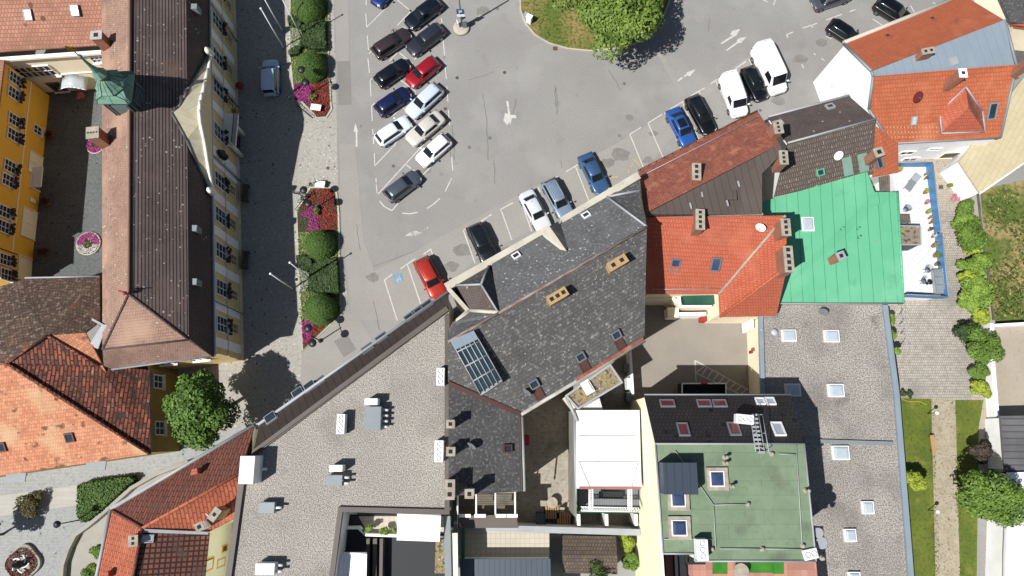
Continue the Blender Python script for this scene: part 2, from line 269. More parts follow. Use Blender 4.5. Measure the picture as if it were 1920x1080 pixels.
def leafm(n, a, b, d=None): return mat(n, c(*a), c(*b), .9, .35, .65, .7, island=True)
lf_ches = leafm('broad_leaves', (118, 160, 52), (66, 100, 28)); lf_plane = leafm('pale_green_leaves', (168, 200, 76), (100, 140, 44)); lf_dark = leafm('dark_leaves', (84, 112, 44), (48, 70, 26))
lf_lime = leafm('lime_leaves', (200, 212, 70), (136, 160, 44)); lf_mid = leafm('mid_green_leaves', (138, 172, 60), (80, 114, 38)); lf_topi = leafm('clipped_leaves', (100, 136, 46), (68, 104, 30)); lf_hedge = leafm('hedge_leaves', (78, 108, 44), (40, 64, 24))
lf_brown = leafm('bronze_leaves', (118, 100, 54), (74, 80, 38)); lf_gc = leafm('variegated_leaves', (182, 196, 120), (78, 110, 44)); fl_mag = leafm('magenta_petals', (226, 70, 180), (160, 34, 120)); fl_red = leafm('red_petals', (206, 52, 50), (120, 34, 34)); fl_pink = leafm('pink_petals', (240, 170, 186), (214, 120, 140)); fl_wh = leafm('white_petals', (250, 250, 244), (206, 208, 190)); bark = plain('bark', c(110, 92, 72), .95)
# ------------------------------------------------------------------ ground
struct('ground', MB().face([Vector(p) for p in ((-400, -400, -.004), (400, -400, -.004), (400, 500, -.004), (-400, 500, -.004))]), asph)
ground('cobbled_street', [(300, -90), (626, -90), (627, 60), (631, 200), (634, 350), (640, 480), (652, 560), (640, 600), (565, 700), (563, 760), (500, 900), (200, 900), (300, 600)], .004, cobm)
ground('cobbled_plaza', [(-200, 830), (345, 830), (450, 800), (480, 860), (480, 1160), (-200, 1160)], .008, cobl)
ground('path', [(-60, 938), (158, 908), (160, 945), (-60, 976)], .012, pathm)
ground('paved_ramp', [(210, 950), (340, 860), (350, 868), (330, 900), (215, 1000), (175, 1100), (105, 1160), (112, 1070), (135, 1010), (165, 985)], .014, conc)
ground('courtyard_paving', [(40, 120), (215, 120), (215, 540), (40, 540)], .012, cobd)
ground('asphalt_patch', [(626, -90), (652, -90), (655, 114), (631, 115)], .008, asph2)
ground('asphalt_patch', [(632, 115), (656, 114), (659, 196), (634, 197)], .010, asph3)
ground('pavement', [(565, 700), (565, 655), (640, 598), (652, 585), (668, 590), (700, 640), (640, 700), (560, 770)], .008, asph2)
ground('asphalt_patch', [(626, 640), (650, 626), (668, 655), (645, 670)], .012, asph3)
ground('asphalt_strip', [(636, 270), (666, 270), (682, 450), (702, 508), (780, 470), (960, 372), (1100, 300), (1190, 250), (1310, 172), (1440, 80), (1450, 90), (1320, 185), (1200, 330), (900, 480), (760, 600), (660, 600), (640, 400)], .006, asph2)
ground('asphalt_strip', [(1231, 100), (1240, 98), (1286, 176), (1278, 182)], .008, asph2)
ground('yard_paving', [(1140, 570), (1440, 570), (1440, 780), (1140, 780)], .008, yardm)
ground('courtyard_pavers', [(940, 740), (1085, 740), (1200, 700), (1215, 1010), (940, 1010)], .010, pavc)
ground('setts_yard', [(1640, 395), (1860, 395), (1860, 800), (1660, 752), (1600, 600)], .006, sett)
ground('setts_lane', [(1640, 250), (1800, 250), (1830, 395), (1640, 395)], .010, sett2)
ground('lawn', [(1640, 745), (1746, 748), (1756, 1160), (1640, 1160)], .014, lawnm)
ground('gravel_path', [(1740, 748), (1792, 748), (1804, 1160), (1750, 1160)], .010, gravp)
ground('lawn', [(1791, 750), (1844, 750), (1835, 800), (1830, 1160), (1802, 1160)], .018, lawnm)
ground('bare_earth', [(1826, 745), (1870, 745), (1880, 900), (1830, 900)], .012, sandm)
ground('wild_meadow', [(1838, 355), (2100, 300), (2100, 606), (1856, 606)], .014, wildm)
ground('sand_lot', [(1856, 604), (2100, 596), (2100, 800), (1862, 800)], .010, sandm)
ground('lane', [(1835, -40), (2000, -60), (2000, 190), (1900, 190)], .009, mat('dark_asphalt', c(104, 100, 98), c(90, 87, 86), .5, .3, .7, .9, fine=(c(150, 146, 142), 6, .6, .75)))
# traffic island
def circ_px(cx, cy, rx, ry, n=40, a0=0, a1=360): return [(cx+rx*cos(R(a0+(a1-a0)*k/n)), cy+ry*sin(R(a0+(a1-a0)*k/n))) for k in range(n)]
def kerb(name, pts, wd=.14, h=.12, closed=True, m=None):
    w = W(pts); n = len(w); mb = MB()
    L_ = []; 
    for i in range(n):
        a = w[(i-1) % n] if closed or i > 0 else w[i]; b = w[(i+1) % n] if closed or i < n-1 else w[i]
        t = (b-a).normalized(); q = Vector((-t.y, t.x, 0))*wd/2; L_.append((w[i]-q, w[i]+q))
    z = Vector((0, 0, h)); rings = [[a, b, b+z, a+z] for a, b in L_]
    if closed: rings.append(rings[0])
    mb.loft(rings, cap=not closed, smooth=False); return tag(mb.build(name, m or kerbm), kind='structure')
ipts = [(974, -60), (976, 20), (985, 45), (1003, 66), (1030, 82), (1065, 92), (1105, 96), (1150, 92), (1190, 82), (1222, 62), (1243, 35), (1254, 5), (1256, -60)]
ground('traffic_island', ipts, .06, isle); kerb('kerb', ipts, .16, .12, False)
ground('island_path', [(1088, -60), (1098, -60), (1106, 10), (1099, 12)], .064, pathm)
kerb('kerb', [(976, 20), (998, 62), (1030, 92), (1062, 112)], .1, .02, False, asph2)
# flower beds
bed1 = [(545, -60), (618, -60), (616, 100), (620, 190), (622, 205), (612, 221), (594, 222), (586, 212), (566, 192), (552, 190), (543, 100)]
bed2 = [(582, 352), (622, 352), (631, 362), (635, 400), (638, 560), (640, 590), (568, 658), (562, 540), (556, 398)]
for b_ in (bed1, bed2): ground('flower_bed', b_, .05, bedg); kerb('kerb', b_, .18, .1)
ground('bed_soil', [(588, 352), (622, 354), (632, 372), (634, 434), (560, 436), (557, 402)], .056, soil)
ground('bed_soil', [(550, 158), (617, 150), (620, 200), (612, 218), (594, 220), (566, 192)], .056, soil)
ground('bed_soil', [(566, 600), (612, 610), (568, 655)], .056, soil)
for cx, cy, r1 in ((552, 72, 17), (562, 524, 20)):
    ground('cobbled_circle', circ_px(cx, cy, r1, r1*1.15, 24), .066, cobl)
# road markings
def line(x0, y0, x1, y1, wd=.12, m=None):
    a, b = P(x0, y0), P(x1, y1); t = (b-a).normalized(); q = Vector((-t.y, t.x, 0))*wd/2
    return [a-q, b-q, b+q, a+q]
LN = """688,51,739,0;745,0,767,18;745,48,770,22;749,99,775,120;730,115,770,71;802,38,826,17;777,112,828,67;800,150,833,118;751,150,780,172;730,165,775,122;737,217,780,175;755,201,763,209;822,180,838,168;740,270,780,225;795,269,841,222;709,364,795,270;703,311,742,270;762,309,771,316;790,331,846,275;777,270,787,279;735,395,747,381;692,101,701,91;694,151,701,144;697,199,703,193;739,0,745,-7;767,-30,739,0
825,-30,825,0;825,2,827,16;828,34,830,54;831,76,834,104;834,118,837,148;838,162,840,191;841,206,843,235;845,262,847,280;847,294,849,320;847,334,835,359;825,372,813,383;813,383,801,391;784,398,769,401;769,401,754,400;712,377,720,387;720,387,735,395;705,334,707,362;702,287,703,311;686,-25,687,10;686,25,688,51;689,67,691,94;690,110,693,137;694,151,696,181;697,198,698,227;699,242,701,270
794,477,808,467;808,467,813,484;751,504,779,485;764,496,779,540;779,540,789,570;721,525,736,514;721,525,745,601;869,432,877,427;869,432,891,494;895,419,922,402;905,412,909,421;937,394,962,380;940,395,960,450;975,371,997,434;996,359,1006,354;1009,351,1013,360;1020,346,1047,331;1045,331,1047,340;1061,322,1087,307;1079,312,1104,376;1181,252,1202,239;1181,252,1207,316;1215,231,1242,214;1215,231,1244,297;1246,211,1277,280;1256,205,1282,190;1279,191,1310,261;1295,180,1321,165;1310,171,1315,181;1333,157,1345,149;1341,150,1370,212;1379,129,1399,115;1404,111,1410,124
1474,66,1487,60;1475,66,1477,71;1505,53,1532,44;1521,49,1525,52;1549,38,1578,27;1593,22,1604,18;1549,68,1559,73;1636,36,1656,49;1707,11,1716,26;1749,5,1757,10;1526,100,1529,104;1540,110,1546,114;1503,121,1507,128;1450,10,1455,-2;1430,0,1440,4"""
mb = MB(); k = 0
for q in LN.replace('\n', ';').split(';'):
    x0, y0, x1, y1 = map(float, q.split(',')); k += 1
    mb.face([p+Vector((0, 0, .016+.00012*k)) for p in line(x0, y0, x1, y1, .11)])
struct('parking_lines', mb, linem)
mb = MB()
for q in ((1183, 315, 1190, 299), (1190, 299, 1200, 312), (1146, 332, 1159, 332), (1180, 318, 1178, 325)):
    k += 1; mb.face([p+Vector((0, 0, .016+.00012*k)) for p in line(*q, .1)])
struct('yellow_bay_lines', mb, yelm)
def arrow(name, quads, m=linem):
    mb = MB()
    for i, q in enumerate(quads): mb.face([P(x, y, .013+.0005*i) for x, y in q])
    struct(name, mb, m)
arrow('lane_arrow', [[(667, 244), (670, 244), (670.5, 275), (667, 275)], [(663, 247), (666.5, 230), (671.5, 247)]])
arrow('lane_arrow', [[(949, 190), (953, 189), (957, 216), (953.5, 217)], [(954, 214), (960, 222), (951, 235), (944, 226), (947, 212)], [(955, 216), (966, 215), (969, 221), (960, 222), (957, 234), (954, 222)]])
arrow('lane_arrow', [[(1351, 81), (1353, 83), (1381, 66), (1378, 63)], [(1369, 65), (1373, 58), (1388, 54), (1381, 66)]])
arrow('lane_arrow', [[(1361, 94), (1363, 95.5), (1387, 79), (1385, 76)], [(1381, 76), (1385, 72), (1400, 69), (1389, 81), (1386, 80)]])
arrow('lane_arrow', [[(1270, 151), (1272, 153), (1280, 147), (1278, 144)], [(1281, 143), (1283, 145), (1291, 140), (1289, 137)], [(1287, 136), (1304, 130), (1294, 143), (1290, 142)]])
arrow('worn_arrow', [[(759, 443), (772, 433), (782, 433), (788, 437), (770, 442)], [(794, 432), (803, 425), (804, 429), (795, 433)], [(777, 442), (790, 434), (791, 436), (778, 443)]], lineo)
ground('disabled_bay_marking', [(737, 516), (752, 513), (756, 526), (741, 533)], .03, bluem)
mb = MB()
for q in ((742, 519, 751, 517), (745, 517, 748, 528), (743, 525, 753, 522), (748, 519, 753, 527), (741, 522, 746, 530)): k += 1; mb.face([p+Vector((0, 0, .02+.00012*k)) for p in line(*q, .07)])
struct('wheelchair_marking', mb, lineo)
mb = MB()   # hatched yard marking
HM = [(1303, 676, 1322, 686), (1303, 676, 1305, 716), (1322, 686, 1403, 731), (1304, 699, 1385, 738), (1305, 698, 1322, 686)]
for i in range(8): HM.append((1316+i*10.5, 703+i*5, 1326+i*10.8, 688+i*5.8))
for q in HM: k += 1; mb.face([p+Vector((0, 0, .01+.00012*k)) for p in line(*q, .1)])
struct('hatched_marking', mb, linem)
mb = MB()   # cracks and joints in the asphalt
CK = """842,280,848,300;848,235,852,300;905,175,912,220;912,220,915,300;1043,165,1044,215;968,185,962,215;1047,190,1046,200;668,420,676,470;700,565,712,620;878,150,905,143;905,143,925,135;1140,130,1165,170;926,300,928,345;1050,300,1054,315;1040,160,1042,200;1330,35,1328,60;700,500,780,470;735,180,745,178"""
for q in CK.split(';'):
    x0, y0, x1, y1 = map(float, q.split(',')); px, py = x0, y0
    for i in range(1, 8):
        f = i/7; nx = x0+(x1-x0)*f+random.uniform(-1.2, 1.2)*(i < 7); ny = y0+(y1-y0)*f; k += 1
        mb.face([p+Vector((0, 0, .01+.00003*k)) for p in line(px, py, nx, ny, random.uniform(.03, .06))]); px, py = nx, ny
struct('asphalt_cracks', mb, plain('crack_fill', c(138, 135, 131), .95))
for cx, cy in ((1041, 91), (1764, 351)):
    struct('drain_cover', MB().prism([P(cx+a, cy+b) for a, b in ((-4, -3.5), (4, -3.5), (4, 3.5), (-4, 3.5))], .0, .03), rust)
for cx, cy in ((835, 204), (946, 136), (857, 146), (615, 315), (612, 340)):
    struct('manhole_cover', MB().lathe(P(cx, cy), [(.17, 0), (.17, .018)], 12), rust)
# ------------------------------------------------------------------ building kit
def cen(pts):
    s = Vector((0, 0, 0))
    for p in pts: s += p
    return s/len(pts)
def bld(name, label, cat, pts, group=None):
    q = cen(W([(p[0], p[1], p[2] if len(p) > 2 else 0) for p in pts])); q.z = 0
    return thing(name, label, cat, q, group)
def roofs(par, m, faces, th=.16, name='roof', uvang=None):
    mb = MB()
    for f in faces: mb.slab([Vector(p) for p in (W(f) if not isinstance(f[0], Vector) else f)], th)
    return mb.build(name, m, par, uvang)
def walls(par, m, loop, inset=.25, drop=.1, z0=0, name='wall'):
    w = W(loop) if not isinstance(loop[0], Vector) else loop; q = cen(w); mb = MB(); o = []
    for p in w:
        d = Vector((q.x-p.x, q.y-p.y, 0)); d = d.normalized()*inset if d.length > 0 else d
        o.append(Vector((p.x+d.x, p.y+d.y, p.z-drop)))
    mb.loft([[Vector((p.x, p.y, z0)) for p in o], o], cap=False, smooth=False)
    return mb.build(name, m, par)
def frame_axes(n):
    u = Vector((0, 0, 1)).cross(n)
    u = Vector((1, 0, 0)) if u.length < .02 else u.normalized()
    return u, n.cross(u)
def rwin(par, face, cx, cy, w, h, fm=None, gm=None, name='roof_window', th=.14, rot=None, blind=False):
    """roof window lying on the roof plane through `face`"""
    fw = W(face); n = pnormal(fw); p = onplane(cx, cy, fw[0], n); u, v = frame_axes(n)
    if rot is not None: u, v = u*cos(rot)+v*sin(rot), v*cos(rot)-u*sin(rot)
    M = Matrix((u, v, n)).transposed(); t = .1*min(w, h)+.03
    mb = MB()
    for (a, b, sx, sy) in ((0, h/2-t/2, w, t), (0, -h/2+t/2, w, t), (-w/2+t/2, 0, t, h-2*t), (w/2-t/2, 0, t, h-2*t)):
        mb.box(p+u*a+v*b+n*th*.5, (sx, sy, th), M=M)
    fr = mb.build(name, fm or frame_g, par)
    MB().box(p+n*th*.35, (w-2*t, h-2*t, th*.6), M=M).build('pane', gm or glass, fr)
    return fr
def chimney(par, base, h, w, d, rot=0, m=None, holes=1, capm=None, taper=0, cap=.1, pots=None):
    """base (px, py, z) world foot on the roof; h height; w x d metres; rot radians in the world"""
    p = P(*base); mb = MB(); cr, sr = cos(rot), sin(rot)
    def q(a, b, z): return Vector((p.x+a*cr-b*sr, p.y+a*sr+b*cr, p.z+z))
    mb.loft([[q(a*w/2, b*d/2, z) for a, b in ((-1, -1), (1, -1), (1, 1), (-1, 1))] for z in (-.8, h)], smooth=False)
    o = mb.build('chimney', m or w_brick, par)
    cb = MB(); e = .06
    cb.loft([[q(a*(w/2+e), b*(d/2+e), z) for a, b in ((-1, -1), (1, -1), (1, 1), (-1, 1))] for z in (h+.003, h+cap)], smooth=False)
    cb.build('cap', capm or cap_m, o)
    for i in range(holes):
        s = (i-(holes-1)/2)*w/holes if w >= d else 0; t = (i-(holes-1)/2)*d/holes if d > w else 0
        r = min(w, d)*.26 if holes == 1 else min(min(w, d)*.26, max(w, d)/holes*.3)
        hb = MB(); hb.loft([[q(s+a*r, t+b*r, z) for a, b in ((-1, -1), (1, -1), (1, 1), (-1, 1))] for z in (h+cap-.04, h+cap+.012)], smooth=False)
        hb.build('flue', flue, o)
    return o
def dish(par, base, h=.9, r=.42, m=None, aim=(-.5, -.7, .35), name='satellite_dish'):
    p = P(*base); mb = MB(); mb.tube(p-Vector((0, 0, .2)), p+Vector((0, 0, h)), .03); o = mb.build(name, met_g, par)
    a = Vector(aim).normalized(); u = a.orthogonal().normalized(); v = a.cross(u); t = p+Vector((0, 0, h))
    MB().loft([[t+a*(.1+.5*rr*rr)+(u*cos(k)+v*sin(k))*rr*r/.5*.5*2 for k in [2*pi*i/16 for i in range(16)]] for rr in (.05, .3, .5)], smooth=True).build('reflector', m or met_w, o)
    MB().tube(t+a*.15, t+a*.6-Vector((0, 0, .1)), .02).build('arm', met_g, o)
    return o
def wallframe(A, B):
    A = Vector((A.x, A.y, 0)); B = Vector((B.x, B.y, 0)); d = (B-A).normalized(); return A, B, d, Vector((d.y, -d.x, 0))
def win(par, A, B, s, z, w, h, fm=None, gm=None, bars=(1, 2), sill=True, box=None, name='window'):
    """window on the wall A->B (outside on the right), s metres from A, z centre height"""
    A, B, d, n = wallframe(A, B); p = A+d*s+Vector((0, 0, z)); M = Matrix((d, n, Vector((0, 0, 1)))).transposed(); t = .09
    mb = MB()
    for a, b, sx, sz in ((0, h/2, w+t, t), (0, -h/2, w+t, t), (-w/2, 0, t, h-t), (w/2, 0, t, h-t)): mb.box(p+d*a+n*.05+Vector((0, 0, b)), (sx, .14, sz), M=M)
    for i in range(bars[0]): mb.box(p+d*(w*((i+1)/(bars[0]+1)-.5))+n*.06, (.05, .06, h-t), M=M)
    for i in range(bars[1]): mb.box(p+n*.063+Vector((0, 0, h*((i+1)/(bars[1]+1)-.5))), (w-t, .05, .05), M=M)
    o = mb.build(name, fm or frame_w, par)
    MB().box(p+n*.02, (w-t, .06, h-t), M=M).build('pane', gm or glass, o)
    if sill: MB().box(p+n*.12+Vector((0, 0, -h/2-.09)), (w+.3, .26, .08), M=M).build('sill', w_lim, o)
    if box is not None:
        fb = MB()
        for i in range(int(22*w)):
            fb.ball(p+d*random.uniform(-w/2, w/2)+n*random.uniform(.22, .42)+Vector((0, 0, -h/2+random.uniform(-.3, .12))), random.uniform(.09, .15), 5)
        fb.build('flower_box', box, o)
    return o
def band(par, A, B, z, h, out=.06, m=None, s0=0, s1=None, name='string_course'):
    A, B, d, n = wallframe(A, B); s1 = (B-A).length if s1 is None else s1
    M = Matrix((d, n, Vector((0, 0, 1)))).transposed()
    return MB().box(A+d*(s0+s1)/2+n*out/2+Vector((0, 0, z)), (s1-s0, out, h), M=M).build(name, m or w_lim, par)
def gutter(par, pts, m=None, r=.09, name='gutter'):
    w = W(pts) if not isinstance(pts[0], Vector) else pts; mb = MB()
    for a, b in zip(w[:-1], w[1:]): mb.tube(a, b, r, n=6)
    return mb.build(name, m or m_zinc, par)
def ridge(par, pts, m, r=.12, name='ridge'):
    w = W(pts); mb = MB()
    for a, b in zip(w[:-1], w[1:]): mb.tube(a+Vector((0, 0, .02)), b+Vector((0, 0, .02)), r, n=6)
    return mb.build(name, m, par)
def parapet(par, pts, z, h, wd, m, name='parapet', closed=False):
    w = [Vector((p.x, p.y, 0)) for p in (P(x, y, z+h) for x, y in pts)]; n = len(w); rings = []
    if z > 3: z = z+ZOFF
    for i in range(n):
        a = w[(i-1) % n] if closed or i > 0 else w[i]; b = w[(i+1) % n] if closed or i < n-1 else w[i]
        d1 = (w[i]-a).normalized() if (w[i]-a).length > 0 else (b-w[i]).normalized(); d2 = (b-w[i]).normalized() if (b-w[i]).length > 0 else d1
        t = (d1+d2).normalized(); k = 1/max(.5, t.dot(d2)); q = Vector((-t.y, t.x, 0))*wd/2*k
        rings.append([w[i]-q+Vector((0, 0, z)), w[i]+q+Vector((0, 0, z)), w[i]+q+Vector((0, 0, z+h)), w[i]-q+Vector((0, 0, z+h))])
    if closed: rings.append(rings[0])
    return MB().loft(rings, cap=not closed, smooth=False).build(name, m, par)
def domelight(par, cx, cy, z, w, d, rot=0, gm=None):
    p = P(cx, cy, z+.25); p.z = z; mb = MB()
    for a, b, sx, sy in ((0, 1, w, .08), (0, -1, w, .08), (-1, 0, .08, d-.16), (1, 0, .08, d-.16)):
        cx_, cy_ = a*(w/2-.04), b*(d/2-.04); mb.box(p+Vector((cx_*cos(rot)-cy_*sin(rot), cx_*sin(rot)+cy_*cos(rot), .13)), (sx, sy, .26), rot)
    o = mb.build('skylight', met_w, par)
    g = MB(); rg = []
    for e, zz in ((0, .2), (0, .28), (.1, .36), (.3, .4)):
        x, y = w/2-.08-e*w*.5, d/2-.08-e*d*.5; rg.append([p+Vector((a*x*cos(rot)-b*y*sin(rot), a*x*sin(rot)+b*y*cos(rot), zz)) for a, b in ((-1, -1), (1, -1), (1, 1), (-1, 1))])
    g.loft(rg, smooth=False).build('dome', gm or dome, o); return o
# ------------------------------------------------------------------ town hall (long brown roof, left)
T = bld('town_hall', 'long ochre building with dark brown mansard roof, copper turret and curved cream gable', 'building', [(320, 300)])
def line_up(a, b, k=.18): a = P(*a); b = P(*b); return a+(a-b)*k, b
E0, E1 = line_up((391, 0, 6.7), (400, 667, 6.7)); B0, B1 = line_up((349, 0, 9.1), (354, 637, 9.1)); R0, R1 = line_up((244, 0, 11.2), (241, 552, 11.2), .22)
W0, _w = line_up((190, 0, 9.1), (186, 540, 9.1), .22); W1 = P(192, 655, 9.1); V1 = P(195, 692, 6.7); V0 = Vector((W0.x-.5, W0.y, 6.9)); X_w = W0.x
up_e = [R1, R0, B0, B1]
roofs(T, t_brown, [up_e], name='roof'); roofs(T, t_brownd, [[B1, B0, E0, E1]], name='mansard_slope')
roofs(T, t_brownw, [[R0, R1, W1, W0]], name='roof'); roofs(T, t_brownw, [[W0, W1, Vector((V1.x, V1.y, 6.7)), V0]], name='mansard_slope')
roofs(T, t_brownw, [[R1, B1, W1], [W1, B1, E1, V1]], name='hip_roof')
ridge_m = plain('ridge_tiles', c(176, 140, 120), .9)
mb = MB()
for a, b in ((R0, R1),): mb.tube(a+Vector((0, 0, .04)), b+Vector((0, 0, .04)), .13, n=6)
mb.build('ridge', ridge_m, T)
mb = MB()
for a, b in ((R1, B1), (B1, E1), (R1, W1), (B1, W1)): mb.tube(a, b, .1, n=6)
mb.build('ridge', t_brownd, T)
mb = MB(); mb.tube(E0+Vector((.08, 0, -.05)), E1+Vector((.08, 0, -.05)), .11, n=6); mb.tube(E1+Vector((.08, 0, -.05)), V1+Vector((0, -.1, -.05)), .09, n=6); mb.build('gutter', m_zinc, T)
_d = (E0-E1).normalized(); _d.z = 0; nF = Vector((_d.y, -_d.x, 0))
A = Vector((E1.x, E1.y, 0))+_d*.35-nF*.12; Bq = Vector((E0.x, E0.y, 0))-nF*.12; Cq = Vector((V1.x+.2, V1.y+.4, 0)); Dq = Vector((V0.x+.3, V0.y, 0)); Wq = Vector((W1.x+.2, W1.y, 0))
MB().loft([[Vector((p.x, p.y, z)) for p in (A, Bq, Dq, Wq, Cq)] for z in (0, 6.62)], cap=False, smooth=False).build('wall', w_och, T)
def yat(y, z=4.6): q = onplane(412 if z > 3.3 else 440, y, A, nF); return (q-A).dot(_d)
fboxm = leafm('geranium_leaves', (60, 66, 36), (110, 40, 44))
for y in (-78, -15, 50, 115, 173, 252, 341, 406, 471, 540, 608): win(T, A, Bq, yat(y, 4.7), 4.75, 1.35, 2.1, bars=(1, 2), box=fboxm)
for y in (-40, 30, 89, 145, 202, 362, 425, 490, 555, 617): win(T, A, Bq, yat(y, 2.0), 2.0, .95, 1.35, gm=glass, fm=w_ochp, bars=(1, 3), sill=False)
band(T, A, Bq, 3.5, .14, .1, w_ochp); band(T, A, Bq, 6.35, .4, .14, w_lim, name='cornice'); band(T, A, Bq, .35, .7, .08, w_ochp, name='plinth')
for y in (-45, 18, 82, 145, 210, 292, 310, 374, 438, 505, 575, 643): 
    s = yat(y, 5); band(T, A, Bq, 4.86, 2.5, .07, w_white, s-.4, s+.4, 'pilaster'); band(T, A, Bq, 2.07, 2.7, .07, w_white, s-.4, s+.4, 'pilaster')
for y in (52, 180, 325, 590):
    s = yat(y, 5); q = A+_d*(s+.9)+nF*.2; MB().tube(q+Vector((0, 0, 6.5)), q+Vector((0, 0, .2)), .06, n=6).build('downpipe', m_zinc, T)
Sd = (A-Cq)
for s in (2.2, 5.0, 7.8): win(T, Cq, A, Sd.length-s, 4.6, 1.2, 1.9, bars=(1, 2))
band(T, Cq, A, 6.3, .3, .12, w_lim, name='cornice')
# curved gable
gf = [onplane(x, y, A+nF*.2, nF) for x, y in ((393, 103), (388, 130), (382, 155), (377, 176), (373, 190), (371, 207), (373, 232), (380, 262), (386, 300), (391, 330), (397, 362))]
n_ = len(gf); bk = []
bz = [(393, 100, 6.9), (372, 135, 8.0), (352, 168, 9.05), (345, 185, 9.3), (335, 202, 9.7), (322, 212, 10.1), (336, 236, 9.7), (350, 262, 9.2), (366, 300, 8.4), (382, 335, 7.5), (397, 365, 6.9)]
bkp = W(bz)
g = MB(); g.loft([gf, bkp], cap=False, smooth=False, closed=False); g.norecalc = True
go = g.build('gable_roof', mat('cream_sheet_metal', c(246, 236, 206), c(226, 214, 178), .7, .35, .65, .6, seam=(.7, .02, c(200, 186, 150)), blotch=[(c(160, 160, 140), .9, .64, .74)]), T)
sol = go.modifiers.new('thick', 'SOLIDIFY'); sol.thickness = .12; sol.offset = 0
g = MB(); fr = [p+nF*.08+Vector((0, 0, -.05)) for p in gf]; base = [Vector((p.x, p.y, 6.5)) for p in fr]; bf = [p-nF*.3 for p in fr]; bb = [p-nF*.3 for p in base]
for i in range(n_-1):
    g.face([base[i], base[i+1], fr[i+1], fr[i]]); g.face([bb[i+1], bb[i], bf[i], bf[i+1]]); g.face([fr[i], fr[i+1], bf[i+1], bf[i]])
g.build('gable_wall', w_ochp, T)
mb = MB()
for i in range(n_-1): mb.tube(fr[i]+Vector((.05, 0, .1)), fr[i+1]+Vector((.05, 0, .1)), .14, n=6)
mb.build('gable_moulding', w_lim, T)
mb = MB()
for a, b in zip(bkp[:-1], bkp[1:]): mb.tube(a, b, .13, n=6)
mb.build('gable_flashing', plain('dark_zinc', c(104, 106, 100), .6), T)
for i in (0, n_-1):
    p = gf[i]; MB().lathe(p+Vector((.15, 0, -.1)), [(.12, 0), (.3, .1), (.34, .4), (.2, .6), (.3, .75), (.22, 1.0), (.05, 1.3)], 10).build('urn', w_lim, T)
# statue group + balcony in the middle of the facade
s = yat(236, 4)
p = A+_d*s+nF*.1
o = MB().box(p+Vector((.5, 0, 3.5)), (1.3, 3.2, .22)).build('balcony', w_lim, T)
mb = MB()
for i in range(17): mb.tube(p+Vector((1.1, -1.5+i*.19, 3.6)), p+Vector((1.1, -1.5+i*.19, 4.4)), .025, n=5)
mb.tube(p+Vector((1.1, -1.55, 4.4)), p+Vector((1.1, 1.55, 4.4)), .04); mb.build('balcony_railing', met_k, o)
for k in (-1.1, 1.1): MB().tube(p+Vector((.35, k, .1)), p+Vector((.35, k, 3.4)), .22, .18, 10).build('door_column', w_lim, T)
MB().box(p+Vector((0, 0, 1.5)), (.12, 1.6, 2.9)).build('door', frame_b, T)
s2 = yat(292, 4); p2 = A+_d*s2+nF*.3+Vector((0, 0, 4.5)); mb = MB()
mb.lathe(p2, [(.05, -.6), (.35, -.4), (.3, 0), (.4, .3), (.22, .6), (.15, .75), (.2, .9), (.05, 1.05)], 10); mb.build('carved_coat_of_arms', met_d, T)
